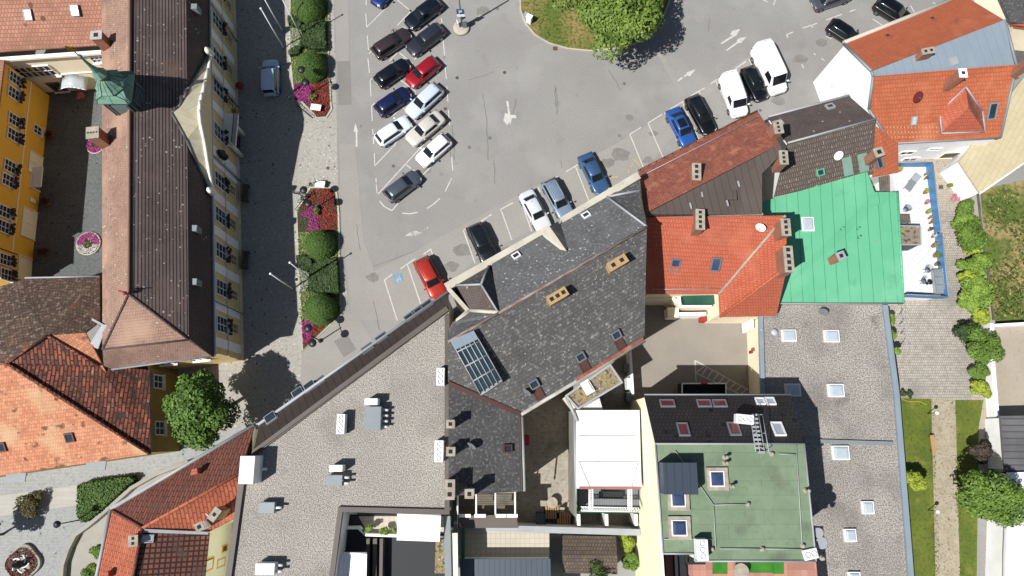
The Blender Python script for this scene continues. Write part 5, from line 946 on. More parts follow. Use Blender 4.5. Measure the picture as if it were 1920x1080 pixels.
MB().slab([P(x, y, WZ+.08) for x, y in ((1086, 913), (1202, 913), (1202, 917), (1086, 917))], .05).build('red_edge', plain('faded_red', c(196, 120, 116), .7), Aw)
for q in ((1085, 817, 1196, 817), (1085, 866, 1196, 866), (1085, 866, 1106, 915), (1196, 866, 1184, 915)): MB().tube(P(q[0], q[1], WZ+.1), P(q[2], q[3], WZ+.1), .016, n=5).build('tension_rod', m_zincl, Aw)
pb_ = P(1144, 928, BZ); o_ = thing('bench_seat', 'dark bench on the grey steel balcony under the trusses', 'bench', pb_); MB().box(pb_+Vector((0, 0, .42)), (2.0, .5, .08)).build('seat', met_d, o_)
for e in (-.85, .85): MB().box(pb_+Vector((e, 0, .2)), (.08, .45, .4)).build('leg', met_k, o_)
MB().box(pb_+Vector((0, .3, .7)), (2.0, .06, .4)).build('backrest', met_k, o_)
Cn = bld('gravel_link', 'small gravel-topped link building with white rooflight beside the slate roof', 'annex', [(1115, 728)])
cz = 6.2; cn = [(1062, 742, cz), (1144, 684, cz), (1166, 717, cz), (1084, 766, cz)]
roofs(Cn, m_moss, [cn], .1, 'gravel_top'); MB().loft([[Vector((p.x, p.y, z)) for p in W(cn)] for z in (0, cz-.12)], cap=False, smooth=False).build('wall', w_cream, Cn); parapet(Cn, [q[:2] for q in cn], cz-.1, .25, .16, m_zincl, 'rim', True)
domelight(Cn, 1102, 726, cz, .75, 1.1, R(30), met_w)
gutter(Cn, [(1062, 745, cz-.3), (1083, 790, cz-.6)], m_zincl, .14, 'downpipe')
# dark alley, AC units on the courtyard wall
unit('wall_condenser', 'white condenser on the dark alley wall beside the gravel link, lowest of three', 1182, 719, 0, 1.0, .6, 1.6, pi/2, met_w, 0, group='alley units')
unit('wall_condenser', 'grey condenser in the dark alley, topmost of three', 1177, 690, 0, .7, .5, 1.2, pi/2, met_g, 0, group='alley units')
unit('wall_condenser', 'dark grey box in the alley just above the yellow wall', 1180, 744, 0, .8, .5, 1.4, pi/2, met_g, 0, group='alley units')
aw_ = thing('alley_wall', 'thin wall between dark alley and asphalt yard', 'wall', P(1186, 700)); parapet(aw_, [(1182, 655), (1187, 740)], 0, 1.8, .2, w_plast, 'wall')
# container in the yard
ct = thing('yard_container', 'open dark green skip with white rim in the yard shade', 'skip', P(1320, 727)); zc = 1.5
qq = W([(1279, 719, zc), (1361, 719, zc), (1361, 742, zc), (1279, 742, zc)]); MB().prism(qq, .05, .25).build('floor', plain('dark_green', c(24, 52, 40), .6), ct)
mb = MB()
for i in range(4):
    a, b = qq[i], qq[(i+1) % 4]; mb.box(((a.x+b.x)/2, (a.y+b.y)/2, .75), ((b-a).length+.08, .08, 1.4), math.atan2(b.y-a.y, b.x-a.x))
mb.build('side', plain('dark_green_side', c(30, 60, 48), .6), ct); mb = MB()
for i in range(4): mb.tube(qq[i], qq[(i+1) % 4], .06, n=6)
mb.build('rim', met_w, ct); MB().box(qq[0].lerp(qq[1], .5)+Vector((0, 0, .05)), (.6, .12, .1)).build('hook_plate', redm, ct)
# ------------------------------------------------------------------ bottom centre: walls, terraces, shed
Pr = bld('timber_pergola', 'timber-decked pergola terrace below the dark slate wing', 'pergola', [(915, 950)])
roofs(Pr, wood, [[P(856, 926, 3.6), P(968, 926, 3.6), P(968, 962, 3.6), P(856, 962, 3.6)]], .15, 'deck', R(90)); 
for x in (858, 893, 929, 966): MB().tube(P(x, 922, 6.2), P(x, 965, 5.8), .07, n=6).build('beam', met_w, Pr)
roofs(Pr, m_cop, [[P(860, 966, 4.6), P(968, 966, 4.6), P(972, 990, 4.4), P(858, 990, 4.4)]], .15, 'grey_roof')
MB().loft([[Vector((p.x, p.y, z)) for p in W([(857, 925, 3.5), (968, 925, 3.5), (970, 990, 3.5), (857, 990, 3.5)])] for z in (0, 3.4)], cap=False, smooth=False).build('wall', w_plast, Pr)
for x in (872, 900, 940, 960): MB().box(P(x, 967, 4.9), (.9, .25, .2)).build('planter', w_plast, Pr)
for q, lb in ((((848, 988), (1200, 998)), 'long grey coping wall closing the small paved courtyard at the bottom'),): 
    o_ = thing('courtyard_wall', lb, 'wall', P(1020, 993)); parapet(o_, q, 0, 3.0, .3, w_plast, 'wall'); 
    w_ = [P(x, y, 3.0) for x, y in q]; a, b = w_; MB().box(((a.x+b.x)/2, (a.y+b.y)/2, 3.05), ((b-a).length, .5, .1), math.atan2(b.y-a.y, b.x-a.x)).build('coping', m_zincl, o_)
Tr = bld('tiled_terrace_house', 'small house with beige tiled terrace, green edge and blue-grey sheet roof, bottom centre', 'house', [(945, 1040)])
roofs(Tr, btile, [[P(866, 993, 3.0), P(1030, 998, 3.0), P(1030, 1052, 3.0), P(866, 1052, 3.0)]], .2, 'terrace_floor'); roofs(Tr, m_blue, [[(862, 1048, 4.6), (1032, 1048, 4.6), (1034, 1160, 4.6), (864, 1160, 4.6)]], .2, 'sheet_roof')
parapet(Tr, [(868, 994), (868, 1048)], 3.0, .9, .2, greenp, 'green_edge'); MB().loft([[Vector((p.x, p.y, z)) for p in W([(864, 993, 3), (1031, 998, 3), (1033, 1160, 3), (864, 1160, 3)])] for z in (0, 2.9)], cap=False, smooth=False).build('wall', w_plast, Tr)
MB().loft([[Vector((p.x, p.y, z)) for p in W([(866, 1050, 4.4), (1029, 1050, 4.4), (1031, 1160, 4.4), (867, 1160, 4.4)])] for z in (3.0, 4.45)], cap=False, smooth=False).build('upper_wall', w_plast, Tr)
parapet(G, [(851, 1000), (853, 1160)], 6.0, .5, .55, w_cream, 'cream_coping')
Sd_ = bld('mossy_shed', 'brown mossy tiled garden shed with low ridge, bottom centre beside the hedge', 'shed', [(1105, 1040)])
t_moss = mat('mossy_brown_tiles', c(118, 102, 92), c(98, 84, 76), .5, .35, .65, .9, brick=(.25, .3, c(70, 60, 54), .03, .15), fine=(c(140, 126, 84), 2, .55, .7))
sd = [(1055, 1004, 2.4), (1155, 1006, 2.4), (1157, 1040, 3.0), (1054, 1040, 3.0)]; roofs(Sd_, t_moss, [sd, [(1054, 1040, 3.0), (1157, 1040, 3.0), (1158, 1077, 2.4), (1057, 1074, 2.4)]]); walls(Sd_, wood, [sd[0], sd[1], (1158, 1077, 2.4), (1057, 1074, 2.4)], .2)
# small courtyard furniture
def pallet(x, y, lab, rot=0, z=0):
    p = P(x, y, z+.5); p.z = z; o = thing('pallet', lab, 'pallet', p, 'wooden pallets in the paved courtyard')
    for i in range(6): MB().box(p+Vector((-.5+i*.2, 0, .5)), (.13, 1.1, .04), 0).build('slat', woodl, o)
    for e in (-.45, 0, .45): MB().box(p+Vector((0, e, .43)), (1.15, .09, .09)).build('bearer', wood, o)
    return o
ST = []
for x, y, w_, d_, h_, lb in ((1036, 966, 1.5, 1.0, .42, 'left'), (1059, 977, 1.2, .9, .42, 'right')):
    p = P(x, y, 0); o_ = thing('crate', '%s black crate under a wooden pallet by the courtyard wall' % lb, 'crate', p, 'black crates in the paved courtyard'); MB().box(p+Vector((0, 0, .2)), (w_, d_, .38)).build('box', met_k, o_); MB().box(p+Vector((0, 0, .4)), (w_+.06, d_+.06, .04)).build('lid', met_d, o_)
for x, y, lb in ((1035, 960, 'new wooden pallet beside the round stone table'), (1057, 974, 'smaller looking wooden pallet near the steel balcony wall')):
    o_ = pallet(x, y, lb); o_.location.z = .43-.39+.0
    for ch in o_.children: pass
p = P(1013, 972, .5); p.z = 0; o_ = thing('waste_bin', 'dark grey lidded waste bin at the end of the paved courtyard', 'bin', p); MB().box(p+Vector((0, 0, .5)), (.7, .9, 1.0)).build('body', met_d, o_); MB().box(p+Vector((0, 0, 1.04)), (.76, .96, .07)).build('lid', m_blue, o_)
p = P(1035, 941); o_ = thing('round_stone_table', 'round pale stone table beside the pallets in the small courtyard', 'table', p); MB().lathe(p, [(.45, .62), (.47, .7), (.44, .73), (.01, .74)], 22, False).build('tabletop', cap_m, o_); MB().lathe(p, [(.22, 0), (.14, .3), (.2, .62)], 12).build('pedestal', w_plast, o_)
for i, (x, y) in enumerate(((1053, 955), (1068, 944))): 
    p = P(x, y); o_ = thing('folding_chair', ('pale folding chair between table and pallet', 'white folding chair against the hall wall')[i], 'chair', p, 'folding chairs in the courtyard'); MB().box(p+Vector((0, 0, .45)), (.42, .42, .05)).build('seat', cap_m, o_); MB().box(p+Vector((0, .22, .7)), (.42, .04, .45)).build('backrest', cap_m, o_)
    for a in (-.18, .18):
        for b in (-.18, .18): MB().tube(p+Vector((a, b, 0)), p+Vector((a, b, .44)), .02, n=5).build('leg', met_g, o_)
p = P(982, 825, .8); o_ = thing('red_chair', 'red object leaning at the slate wing wall in the shaded courtyard', 'chair', Vector((p.x+.25, p.y, 0))); q = Vector((p.x+.25, p.y, 0)); MB().box(q+Vector((0, 0, .45)), (.45, .9, .08)).build('seat', redm, o_); MB().box(q+Vector((-.2, 0, .7)), (.06, .9, .5)).build('backrest', redm, o_)
# right edge: white wall, white roof, grey corrugated roofs
lw = thing('white_boundary_wall', 'low white boundary wall running down the right side between garden and sand lot', 'wall', P(1868, 700)); parapet(lw, [(1860, 606), (1862, 680), (1870, 780), (1885, 885)], 0, 1.1, .35, w_plast, 'wall'); parapet(lw, [(1866, 610), (2000, 602)], 0, 1.1, .25, w_plast, 'wall')
gw = thing('concrete_garden_wall', 'weathered concrete wall between hedge and wild meadow', 'wall', P(1845, 480)); parapet(gw, [(1826, 350), (1838, 440), (1852, 540), (1860, 606)], 0, 1.0, .6, conc, 'wall'); parapet(gw, [(1833, 352), (1843, 440), (1857, 540), (1864, 600)], 0, 1.15, .15, wood, 'timber_rail')
cr = bld('corrugated_shed', 'dark grey corrugated shed roof at the right edge below the sand lot', 'shed', [(1900, 830)])
roofs(cr, mat('corrugated_grey', c(126, 126, 128), c(104, 104, 106), .5, brick=(40, .55, c(84, 84, 86), .06, .1)), [[(1876, 780, 2.4), (2000, 778, 2.6), (2000, 888, 2.6), (1884, 884, 2.4)]]); walls(cr, w_plast, [(1876, 780, 2.3), (2000, 778, 2.3), (2000, 888, 2.3), (1884, 884, 2.3)])
wr_ = bld('white_roof_building', 'building with plain white flat roof in the lower right corner', 'building', [(1930, 980)])
roofs(wr_, mat('white_roof_sheet', (.8, .8, .81), (.74, .74, .75), .3, .3, .7, .6), [[(1892, 886, 2.8), (2100, 880, 2.8), (2100, 1200, 2.8), (1884, 1200, 2.8), (1886, 1040, 2.8)]], .3, 'flat_roof'); walls(wr_, w_plast, [(1892, 886, 2.7), (2100, 880, 2.7), (2100, 1200, 2.7), (1884, 1200, 2.7)], .2)
# curved plaza wall with lamp, bench etc.
cwl = thing('curved_stone_wall', 'low curved beige stone wall around the lower left plaza', 'wall', P(150, 980)); parapet(cwl, [(352, 866), (290, 890), (245, 915), (200, 955), (165, 985), (140, 1003), (126, 1030), (116, 1060), (110, 1140)], 0, .55, .3, conc, 'wall')
# ------------------------------------------------------------------ vegetation
rnd = random.Random(11)
def leaves(name, parent, m, pts, size, jit=.5):
    """pts: list of (centre, outward dir); one small quad leaf cluster each"""
    vs = []; fs = []
    for p, d in pts:
        n = (d+Vector((rnd.gauss(0, jit), rnd.gauss(0, jit), rnd.gauss(0, jit)+.25))).normalized(); u = n.orthogonal().normalized(); a = rnd.uniform(0, 6.3); v = n.cross(u)
        u, v = u*cos(a)+v*sin(a), v*cos(a)-u*sin(a); s = size*rnd.uniform(.6, 1.3); i = len(vs)
        vs += [tuple(p-u*s), tuple(p+v*s*.6), tuple(p+u*s), tuple(p-v*s*.6)]; fs.append((i, i+1, i+2, i+3))
    org = parent_origin(parent) if parent is not None else pts[0][0]*1
    me = bpy.data.meshes.new(name); me.from_pydata([(v[0]-org.x, v[1]-org.y, v[2]-org.z) for v in vs], [], fs)
    uvl = me.uv_layers.new(name='UVMap')
    co = [0]*(len(fs)*8)
    for k in range(len(fs)*4): v = vs[k]; co[2*k] = v[0]; co[2*k+1] = v[1]+v[2]*.3
    uvl.data.foreach_set('uv', co); me.update()
    me.materials.append(m); o = bpy.data.objects.new(name, me); COL.objects.link(o)
    if parent is not None: o.parent = parent
    else: o.location = org
    return o
def rsph():
    while 1:
        v = Vector((rnd.uniform(-1, 1), rnd.uniform(-1, 1), rnd.uniform(-1, 1)))
        if .05 < v.length < 1: return v.normalized()
def tree(name, label, cat, x, y, r, h, m, nl=14, n=9000, size=.16, trunk=True, zc=None, group=None, flat=.75, m2=None, lob=.42):
    """crown centred on photo position x,y at height zc"""
    zc = h*.62 if zc is None else zc; c0 = P(x, y, zc); t = thing(name, label, cat, Vector((c0.x, c0.y, 0)), group)
    lobes = []
    for i in range(nl):
        d = rsph(); d.z = abs(d.z)*.9-.15 if rnd.random() < .8 else d.z
        q = rnd.uniform(.35, .8); lobes.append((c0+Vector((d.x*r*q, d.y*r*q, d.z*(h-zc)*q)), r*lob*rnd.uniform(.65, 1.15)))
    lobes.append((c0, r*.55)); tot = sum(l[1]**2 for l in lobes); pts = []
    for L_, lr in lobes:
        for k in range(int(n*lr*lr/tot)):
            d = rsph()
            if d.z < -.35 and rnd.random() < .7: d.z = -d.z
            q = lr*(1-abs(rnd.gauss(0, .16)))*(1+.1*sin(d.x*9+L_.x)*cos(d.y*8+L_.y)); p = L_+Vector((d.x*q, d.y*q, d.z*q*flat)); p.z = max(.1, p.z)
            pts.append((p, d))
    if trunk:
        mb = MB(); b = Vector((c0.x, c0.y, 0)); tr = max(.06, r*.055); mb.tube(b, Vector((c0.x, c0.y, zc*.75)), tr*1.3, tr*.8, 9)
        for i in range(6): L_, lr = lobes[i]; mb.tube(Vector((c0.x, c0.y, zc*(.45+.05*i))), L_, tr*.6, tr*.2, 6)
        mb.build('trunk', bark, t)
    leaves('crown', t, m, pts, size)
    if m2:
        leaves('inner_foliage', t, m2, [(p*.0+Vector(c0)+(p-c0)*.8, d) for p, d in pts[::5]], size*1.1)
    return t
lf_isl = leafm('maple_leaves', (150, 178, 66), (78, 112, 36))
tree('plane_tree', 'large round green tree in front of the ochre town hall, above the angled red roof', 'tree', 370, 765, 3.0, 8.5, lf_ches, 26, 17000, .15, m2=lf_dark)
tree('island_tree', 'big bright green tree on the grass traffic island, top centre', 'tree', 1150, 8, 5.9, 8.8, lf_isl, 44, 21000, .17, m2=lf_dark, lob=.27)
tree('island_tree', 'dark tree at the top edge on the left part of the traffic island', 'tree', 1042, -42, 2.2, 6, lf_dark, 10, 4000, .15)
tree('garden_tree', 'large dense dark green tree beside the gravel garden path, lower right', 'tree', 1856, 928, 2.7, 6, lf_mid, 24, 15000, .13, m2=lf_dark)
tree('purple_bush', 'dark purple-leaved bush touching the top of the large garden tree', 'bush', 1836, 845, 1.1, 3.2, leafm('purple_leaves', (96, 74, 66), (56, 60, 40)), 9, 3000, .12)
tree('lime_bush', 'yellow-green round bush on the lawn beside the gravel hall', 'bush', 1713, 898, 1.05, 2.6, lf_lime, 9, 3000, .12)
for x, y, r, h, m_, lb in ((1809, 395, .95, 2.4, lf_mid, 'small green bush with pink roses at the top end of the hedge row'), (1817, 437, 1.7, 3, lf_mid, 'broad dark green bush, second from the top of the hedge row'), (1828, 497, 1.2, 2.6, lf_plane, 'bright green bush in the middle of the hedge row by the meadow wall'), (1831, 545, 1.45, 2.8, lf_plane, 'bright yellowish bush beside the lower end of the meadow wall'), (1836, 590, .9, 2.2, lf_lime, 'small bright bush just above the round dark one'), (1811, 621, .95, 2.2, lf_hedge, 'round dark clipped bush at the bend of the setts yard'), (1806, 418, .8, 2.0, lf_plane, 'small bright bush tucked left of the broad dark one'), (1826, 470, .7, 1.8, lf_lime, 'low yellowish bush below the broad dark one'), (1818, 522, 1.0, 2.3, lf_lime, 'yellow-green bush bulging over the yard, middle of the row'), (1818, 566, .95, 2.2, lf_plane, 'bright bush bulging over the yard near the lower end of the meadow wall'), (1840, 648, 1.7, 3.2, lf_mid, 'wide leafy bush over the end of the sand lot wall'), (1835, 697, .75, 2, lf_mid, 'narrow bush below the wide leafy one at the setts yard edge'), (1839, 730, .75, 2, lf_lime, 'last small bush at the lower end of the setts yard')):
    tree('hedge_bush', lb, 'bush', x, y, r*1.12, h, m_, 14, int(3400*r), .11, group='bushes between setts yard and meadow', zc=h*.5)
tree('trellis_vine', 'green climbing vine along the edge of the gravel hall, beside the setts yard', 'vine', 1670, 600, .6, 2.6, lf_plane, 6, 1800, .1); 
for i, y in enumerate((630, 660)): tree('trellis_vine', ('middle', 'lowest')[i]+' clump of the vine along the gravel hall edge', 'vine', 1672, y, .55, 2.6, lf_plane, 6, 1600, .1, group='vine clumps')
tree('garden_hedge', 'lime green upper hedge bush beside the brown garden shed', 'hedge', 1180, 1018, .85, 2.4, lf_lime, 8, 2600, .1); tree('garden_hedge', 'darker green lower hedge bush beside the brown garden shed', 'hedge', 1182, 1055, .95, 2.4, lf_mid, 8, 3000, .1)
tree('bronze_bush', 'brownish round bush in a square bed on the pale path, lower left', 'bush', 58, 946, 1.3, 1.1, lf_brown, 14, 4200, .09, flat=.5, trunk=False)
tree('dark_tree', 'dark spindly shrub tree over the lower half of the garden shed', 'tree', 1118, 1072, 1.2, 4.5, lf_dark, 7, 700, .12)
tree('ramp_shrub', 'green shrub beside the ramp wall under the angular house', 'bush', 187, 1030, .8, 1.6, lf_mid, 8, 1600, .1); tree('ramp_shrub', 'lower green shrub beside the ramp at the bottom edge', 'bush', 172, 1070, .9, 1.6, lf_mid, 8, 1600, .1); tree('edge_tree', 'tree outside the left edge casting its shadow on the plaza', 'tree', -40, 1010, 1.6, 4.5, lf_mid, 8, 2500, .14)
for x, y, r, lb in ((1781, 347, .35, 'tiny bush against the cream shed corner'), (1790, 372, .5, 'pink-flowering rose bush at the cream shed corner')): tree('rose_bush', lb, 'bush', x, y, r, .9, fl_pink if r > .4 else lf_mid, 5, 350, .07, trunk=False, zc=.4)
# sloping hedge on the plaza
def in_poly(x, y, poly):
    r = False; n = len(poly)
    for i in range(n):
        x1, y1 = poly[i]; x2, y2 = poly[(i+1) % n]
        if (y1 > y) != (y2 > y) and x < (x2-x1)*(y-y1)/(y2-y1)+x1: r = not r
    return r
def scatter(poly, dens):
    w_ = W(poly); xs = [p.x for p in w_]; ys = [p.y for p in w_]; A_ = (max(xs)-min(xs))*(max(ys)-min(ys)); pl = [(p.x, p.y) for p in w_]; out = []
    for i in range(int(A_*dens)):
        x, y = rnd.uniform(min(xs), max(xs)), rnd.uniform(min(ys), max(ys))
        if in_poly(x, y, pl): out.append((x, y))
    return out
def hedge(name, label, poly, h, m, dens=260, size=.09):
    w_ = W(poly); t = thing(name, label, 'hedge', Vector((cen(w_).x, cen(w_).y, 0)))
    q = cen(w_); MB().prism([q+(p-q)*.93 for p in w_], 0, h*.85).build('hedge_core', lf_dark, t)
    pts = [(Vector((x, y, h*rnd.uniform(.8, 1.05)+.06*sin(x*3)*cos(y*2.7))), Vector((0, 0, 1))) for x, y in scatter(poly, dens)]
    for a, b in zip(w_, w_[1:]+w_[:1]):
        n_ = Vector((b.y-a.y, a.x-b.x, 0)).normalized()
        for k in range(int((b-a).length*h*dens*.8)): p = a.lerp(b, rnd.random()); pts.append((Vector((p.x, p.y, rnd.uniform(0, h)))-n_*rnd.uniform(-.05, .1), n_))
    leaves('hedge_leaves', t, m, pts, size); return t
hedge('clipped_hedge', 'clipped green wedge-shaped hedge on the lower left plaza inside the curved wall', [(158, 910), (165, 905), (255, 893), (259, 899), (225, 930), (190, 962), (165, 977), (156, 965)], .9, lf_topi)
hedge('low_hedge', 'dark low hedge block in the upper flower bed between the two domes', [(568, 55), (612, 45), (614, 98), (590, 98), (566, 88), (572, 70)], .7, lf_hedge)
hedge('low_hedge', 'dark low hedge block in the lower flower bed between the two domes', [(584, 505), (600, 490), (634, 488), (638, 552), (606, 552), (582, 545), (584, 520)], .7, lf_hedge)
hedge('low_hedge', 'small dark hedge left of the lower bed hedge, above the cobbled circle', [(560, 482), (582, 484), (590, 500), (584, 512), (561, 502)], .6, lf_hedge)
hedge('low_hedge', 'small dark hedge under the topmost dome, above the flagpole circle', [(543, 36), (560, 36), (568, 44), (566, 56), (545, 50)], .6, lf_hedge)
hedge('low_hedge', 'small dark hedge just below the upper flagpole circle', [(545, 100), (558, 92), (568, 92), (562, 104), (546, 108)], .6, lf_hedge)
# clipped domes
def dome_bush(label, x, y, r, h):
    p = P(x, y, h*.45); p.z = 0; t = thing('dome_topiary', label, 'topiary', p, 'clipped domes in the flower beds')
    prof = [(r*1.0, 0), (r*1.03, h*.25), (r*.95, h*.5), (r*.78, h*.72), (r*.5, h*.9), (r*.2, h*.98), (.01, h)]
    MB().lathe(p, [(a*.97, b*.97) for a, b in prof], 24).build('dome_core', lf_topi, t); pts = []
    for k in range(5200):
        f = 1-math.sqrt(rnd.random()) if rnd.random() < .3 else rnd.random(); i = f*(len(prof)-1); j = min(len(prof)-2, int(i)); f2 = i-j
        rr = prof[j][0]*(1-f2)+prof[j+1][0]*f2; z = prof[j][1]*(1-f2)+prof[j+1][1]*f2; a = rnd.uniform(0, 6.3)
        pts.append((p+Vector((cos(a)*rr, sin(a)*rr, z)), Vector((cos(a)*rr/r, sin(a)*rr/r, z/h)).normalized()))
    pts += [(q+d*rnd.uniform(.02, .14), d) for q, d in pts[::9]]; leaves('dome_leaves', t, lf_topi, pts, .055, .45); return t
dome_bush('topmost clipped green dome, cut by the upper edge of the photo', 578, 12, 1.45, 2.3); dome_bush('clipped dome of the upper bed, above the red and magenta flowers', 583, 122, 1.45, 2.3)
dome_bush('clipped dome of the lower bed just below the flowers', 598, 458, 1.35, 2.2); dome_bush('lowest clipped dome, beside the small magenta flower corner', 600, 578, 1.4, 2.3)
# planting in the beds (uncountable)
def stuff(name, polys, m, dens, size, h0=.06, h1=.2, jit=.6, lab=None):
    pts = []
    for pl in polys: pts += [(Vector((x, y, rnd.uniform(h0, h1))), Vector((0, 0, 1))) for x, y in scatter(pl, dens)]
    o = leaves(name, None, m, pts, size, jit); return tag(o, lab or 'low '+name.replace('_', ' ')+' filling the kerbed bed', 'planting', kind='stuff')
stuff('ground_cover', [[(545, 0), (618, 0), (616, 100), (545, 100)], [(546, 100), (616, 100), (617, 150), (550, 158)], [(559, 436), (635, 434), (638, 560), (640, 590), (612, 612), (563, 600)]], lf_gc, 130, .08, lab='variegated green ground cover around the clipped domes')
stuff('magenta_flowers', [[(550, 160), (585, 156), (582, 190), (590, 200), (566, 192), (553, 188)], [(562, 405), (578, 390), (596, 385), (598, 432), (575, 432), (582, 410)], [(565, 600), (590, 603), (582, 640), (568, 648)]], fl_mag, 190, .075, lab='magenta bedding flowers at the pointed ends of the flower beds')
stuff('red_flowers', [[(586, 158), (617, 148), (620, 198), (612, 216), (594, 219), (580, 205), (584, 185)], [(592, 354), (622, 356), (631, 372), (633, 432), (596, 432), (598, 390)], [(566, 390), (588, 354), (592, 380), (575, 395)], [(585, 610), (612, 612), (582, 640), (570, 650)]], fl_red, 160, .075, lab='red bedding flowers in dense rows beside the square')
stuff('flower_foliage', [[(552, 160), (617, 150), (620, 198), (612, 216), (594, 219)], [(566, 392), (588, 354), (622, 354), (632, 372), (634, 432), (562, 434)], [(566, 600), (612, 610), (568, 652)]], lf_hedge, 90, .07, h1=.14, lab='dark green foliage between the bedding flowers')
for cx, cy, lb in ((587, 184, 'round leafy planting in the middle of the upper flower bed'), (594, 394, 'round leafy planting in the middle of the lower flower bed')): tree('rosette_plant', lb, 'plant', cx, cy, .5, .8, leafm('rosette_leaves_%d' % cx, (140, 150, 60), (90, 90, 40)), 5, 380, .08, trunk=False, zc=.3)
# round beds in the courtyard
def round_bed(name, label, x, y, r, m1, m2_, half=True):
    p = P(x, y); t = thing(name, label, 'flower bed', p); MB().lathe(p, [(r, 0), (r, .14), (r-.1, .15), (r-.1, .06), (.01, .06)], 28).build('rim', kerbm, t)
    for nm_, mm_, cond in (('magenta_flowers', m1, lambda a, q: q > .45 and (a > pi*-.05 and a < pi*1.05 or not half)), ('white_flowers', m2_, lambda a, q: q > .45 and not (a > pi*-.05 and a < pi*1.05 or not half)), ('leaf_centre', lf_brown, lambda a, q: q <= .45)):
        pts = []
        for k in range(int(900*r)):
            a = rnd.uniform(-pi, pi); q = math.sqrt(rnd.random()); a2 = a if a > -pi*.05*0-1.6 else a+2*pi
            if cond(a if a > -pi/2 else a+2*pi, q): pts.append((p+Vector((cos(a)*q*(r-.12), sin(a)*q*(r-.12), rnd.uniform(.1, .25))), Vector((0, 0, 1))))
        if pts: leaves(nm_, t, mm_, pts, .07, .5)
round_bed('round_flower_bed', 'round courtyard bed with magenta upper half and white lower half', 167, 457, 1.15, fl_mag, fl_wh); round_bed('round_flower_bed', 'magenta round bed half hidden by the roof beside the four-flue chimney', 180, 273, .9, fl_mag, fl_mag, False)
for x, y, lb in ((150, 178, 'pink potted flowers under the arched glass canopy'), (92, 250, 'upper dark flower tub at the yellow wing'), (84, 378, 'middle dark flower tub at the yellow wing beside the garage doors'), (80, 470, 'lower dark flower tub at the yellow wing')): 
    p = P(x, y, .4); o_ = tree('flower_tub', lb, 'plant', x, y, .5, .9, fl_pink if x == 150 else fboxm, 5, 500, .08, trunk=False, zc=.55, group='flower tubs in the courtyard'); MB().lathe(Vector((p.x, p.y, 0)), [(.3, 0), (.42, .4), (.38, .4), (.01, .35)], 14).build('tub', terra, o_)
# fountain, lower left
fp = P(45, 1056); ft = thing('fountain', 'ornamental fountain with dark sculpture and white scrolls in a ring of red flowers', 'fountain', fp)
rg = []
for rr, z in ((1.45, 0), (1.45, .3), (1.3, .32), (1.25, .1)): rg.append([fp+Vector((cos(2*pi*k/48)*rr*(1+.08*cos(8*pi*k/48*1)), sin(2*pi*k/48)*rr*(1+.08*cos(8*pi*k/48*1)), z)) for k in range(48)])
MB().loft(rg, smooth=False).build('stone_rim', conc, ft)
leaves('red_flower_ring', ft, leafm('dark_red_petals', (150, 40, 50), (80, 70, 40)), [(fp+Vector((cos(a)*q, sin(a)*q, rnd.uniform(.2, .4))), Vector((0, 0, 1))) for a, q in ((rnd.uniform(0, 6.3), rnd.uniform(.75, 1.28)) for k in range(1100))], .07)
for k in range(5):
    a = R(20+72*k); mb = MB(); pr = None
    for i in range(9): b_ = a+i*.13; q = fp+Vector((cos(b_)*(.3+.055*i), sin(b_)*(.3+.055*i), .45)); (mb.tube(pr, q, .07, n=6) if pr is not None else None); pr = q
    mb.build('white_scroll', met_w, ft)
mb = MB(); mb.lathe(fp, [(.3, .1), (.25, .5), (.35, .7), (.15, .9), (.22, 1.1), (.1, 1.4), (.01, 1.5)], 14); mb.tube(fp+Vector((0, 0, 1)), fp+Vector((-.6, -.25, .8)), .14, .05); mb.tube(fp+Vector((0, 0, 1)), fp+Vector((.45, .3, .9)), .12, .05); mb.build('sculpture', met_k, ft)
# terrace furniture and pots
def tpot(x, y, r, m_, lb, z=3.0):
    r *= .82
    p = P(x, y, z+.3); o_ = tree('potted_plant', lb, 'plant', x, y, r, z+.3+r*1.6, m_, 4, int(520*r)+60, .06, trunk=False, zc=z+.3+r*.7, group='potted plants on the white terrace'); q = parent_origin(o_); 
    MB().lathe(Vector((q.x, q.y, z)), [(r*.5, 0), (r*.65, .32), (r*.55, .32), (.01, .28)], 12).build('pot', terra, o_)
PT = [(1690, 316, .38, lf_lime, 'lime plant at the upper left corner of the white terrace'), (1674, 331, .2, lf_brown, 'small brownish pot under the orange roof corner'), (1675, 337, .2, lf_mid, 'small green pot under the orange roof corner'), (1738, 325, .2, lf_gc, 'uppermost pot along the blue railing'), (1738, 333, .18, lf_brown, 'second pot along the blue railing'), (1739, 358, .36, lf_lime, 'bushy lime plant along the upper blue railing'), (1741, 378, .3, fl_pink, 'pink-flowering pot on the blue railing'), (1744, 395, .36, lf_lime, 'yellow-green bush pot at the middle of the railing'), (1746, 407, .2, leafm('orange_petals', (230, 150, 70), (170, 120, 60)), 'orange-flowering pot by the railing'), (1748, 416, .22, lf_mid, 'green pot just below the orange flowers'), (1747, 429, .26, lf_brown, 'brown plant by the railing corner'), (1753, 442, .24, fl_wh, 'white-flowering pot beside the pavilion planks'), (1755, 459, .36, lf_gc, 'pale plant on the lower terrace'), (1759, 477, .42, lf_mid, 'larger green plant on the lower terrace railing'), (1760, 494, .3, lf_hedge, 'dark round plant on the lower terrace above the sofa')]
for q in PT: tpot(*q)
p = P(1709, 343, 3.2); p.z = 3.0; o_ = thing('deck_chair', 'grey reclining deck chair in the middle of the upper white terrace', 'deck chair', p); M_ = Matrix.Rotation(R(52), 3, 'Z')
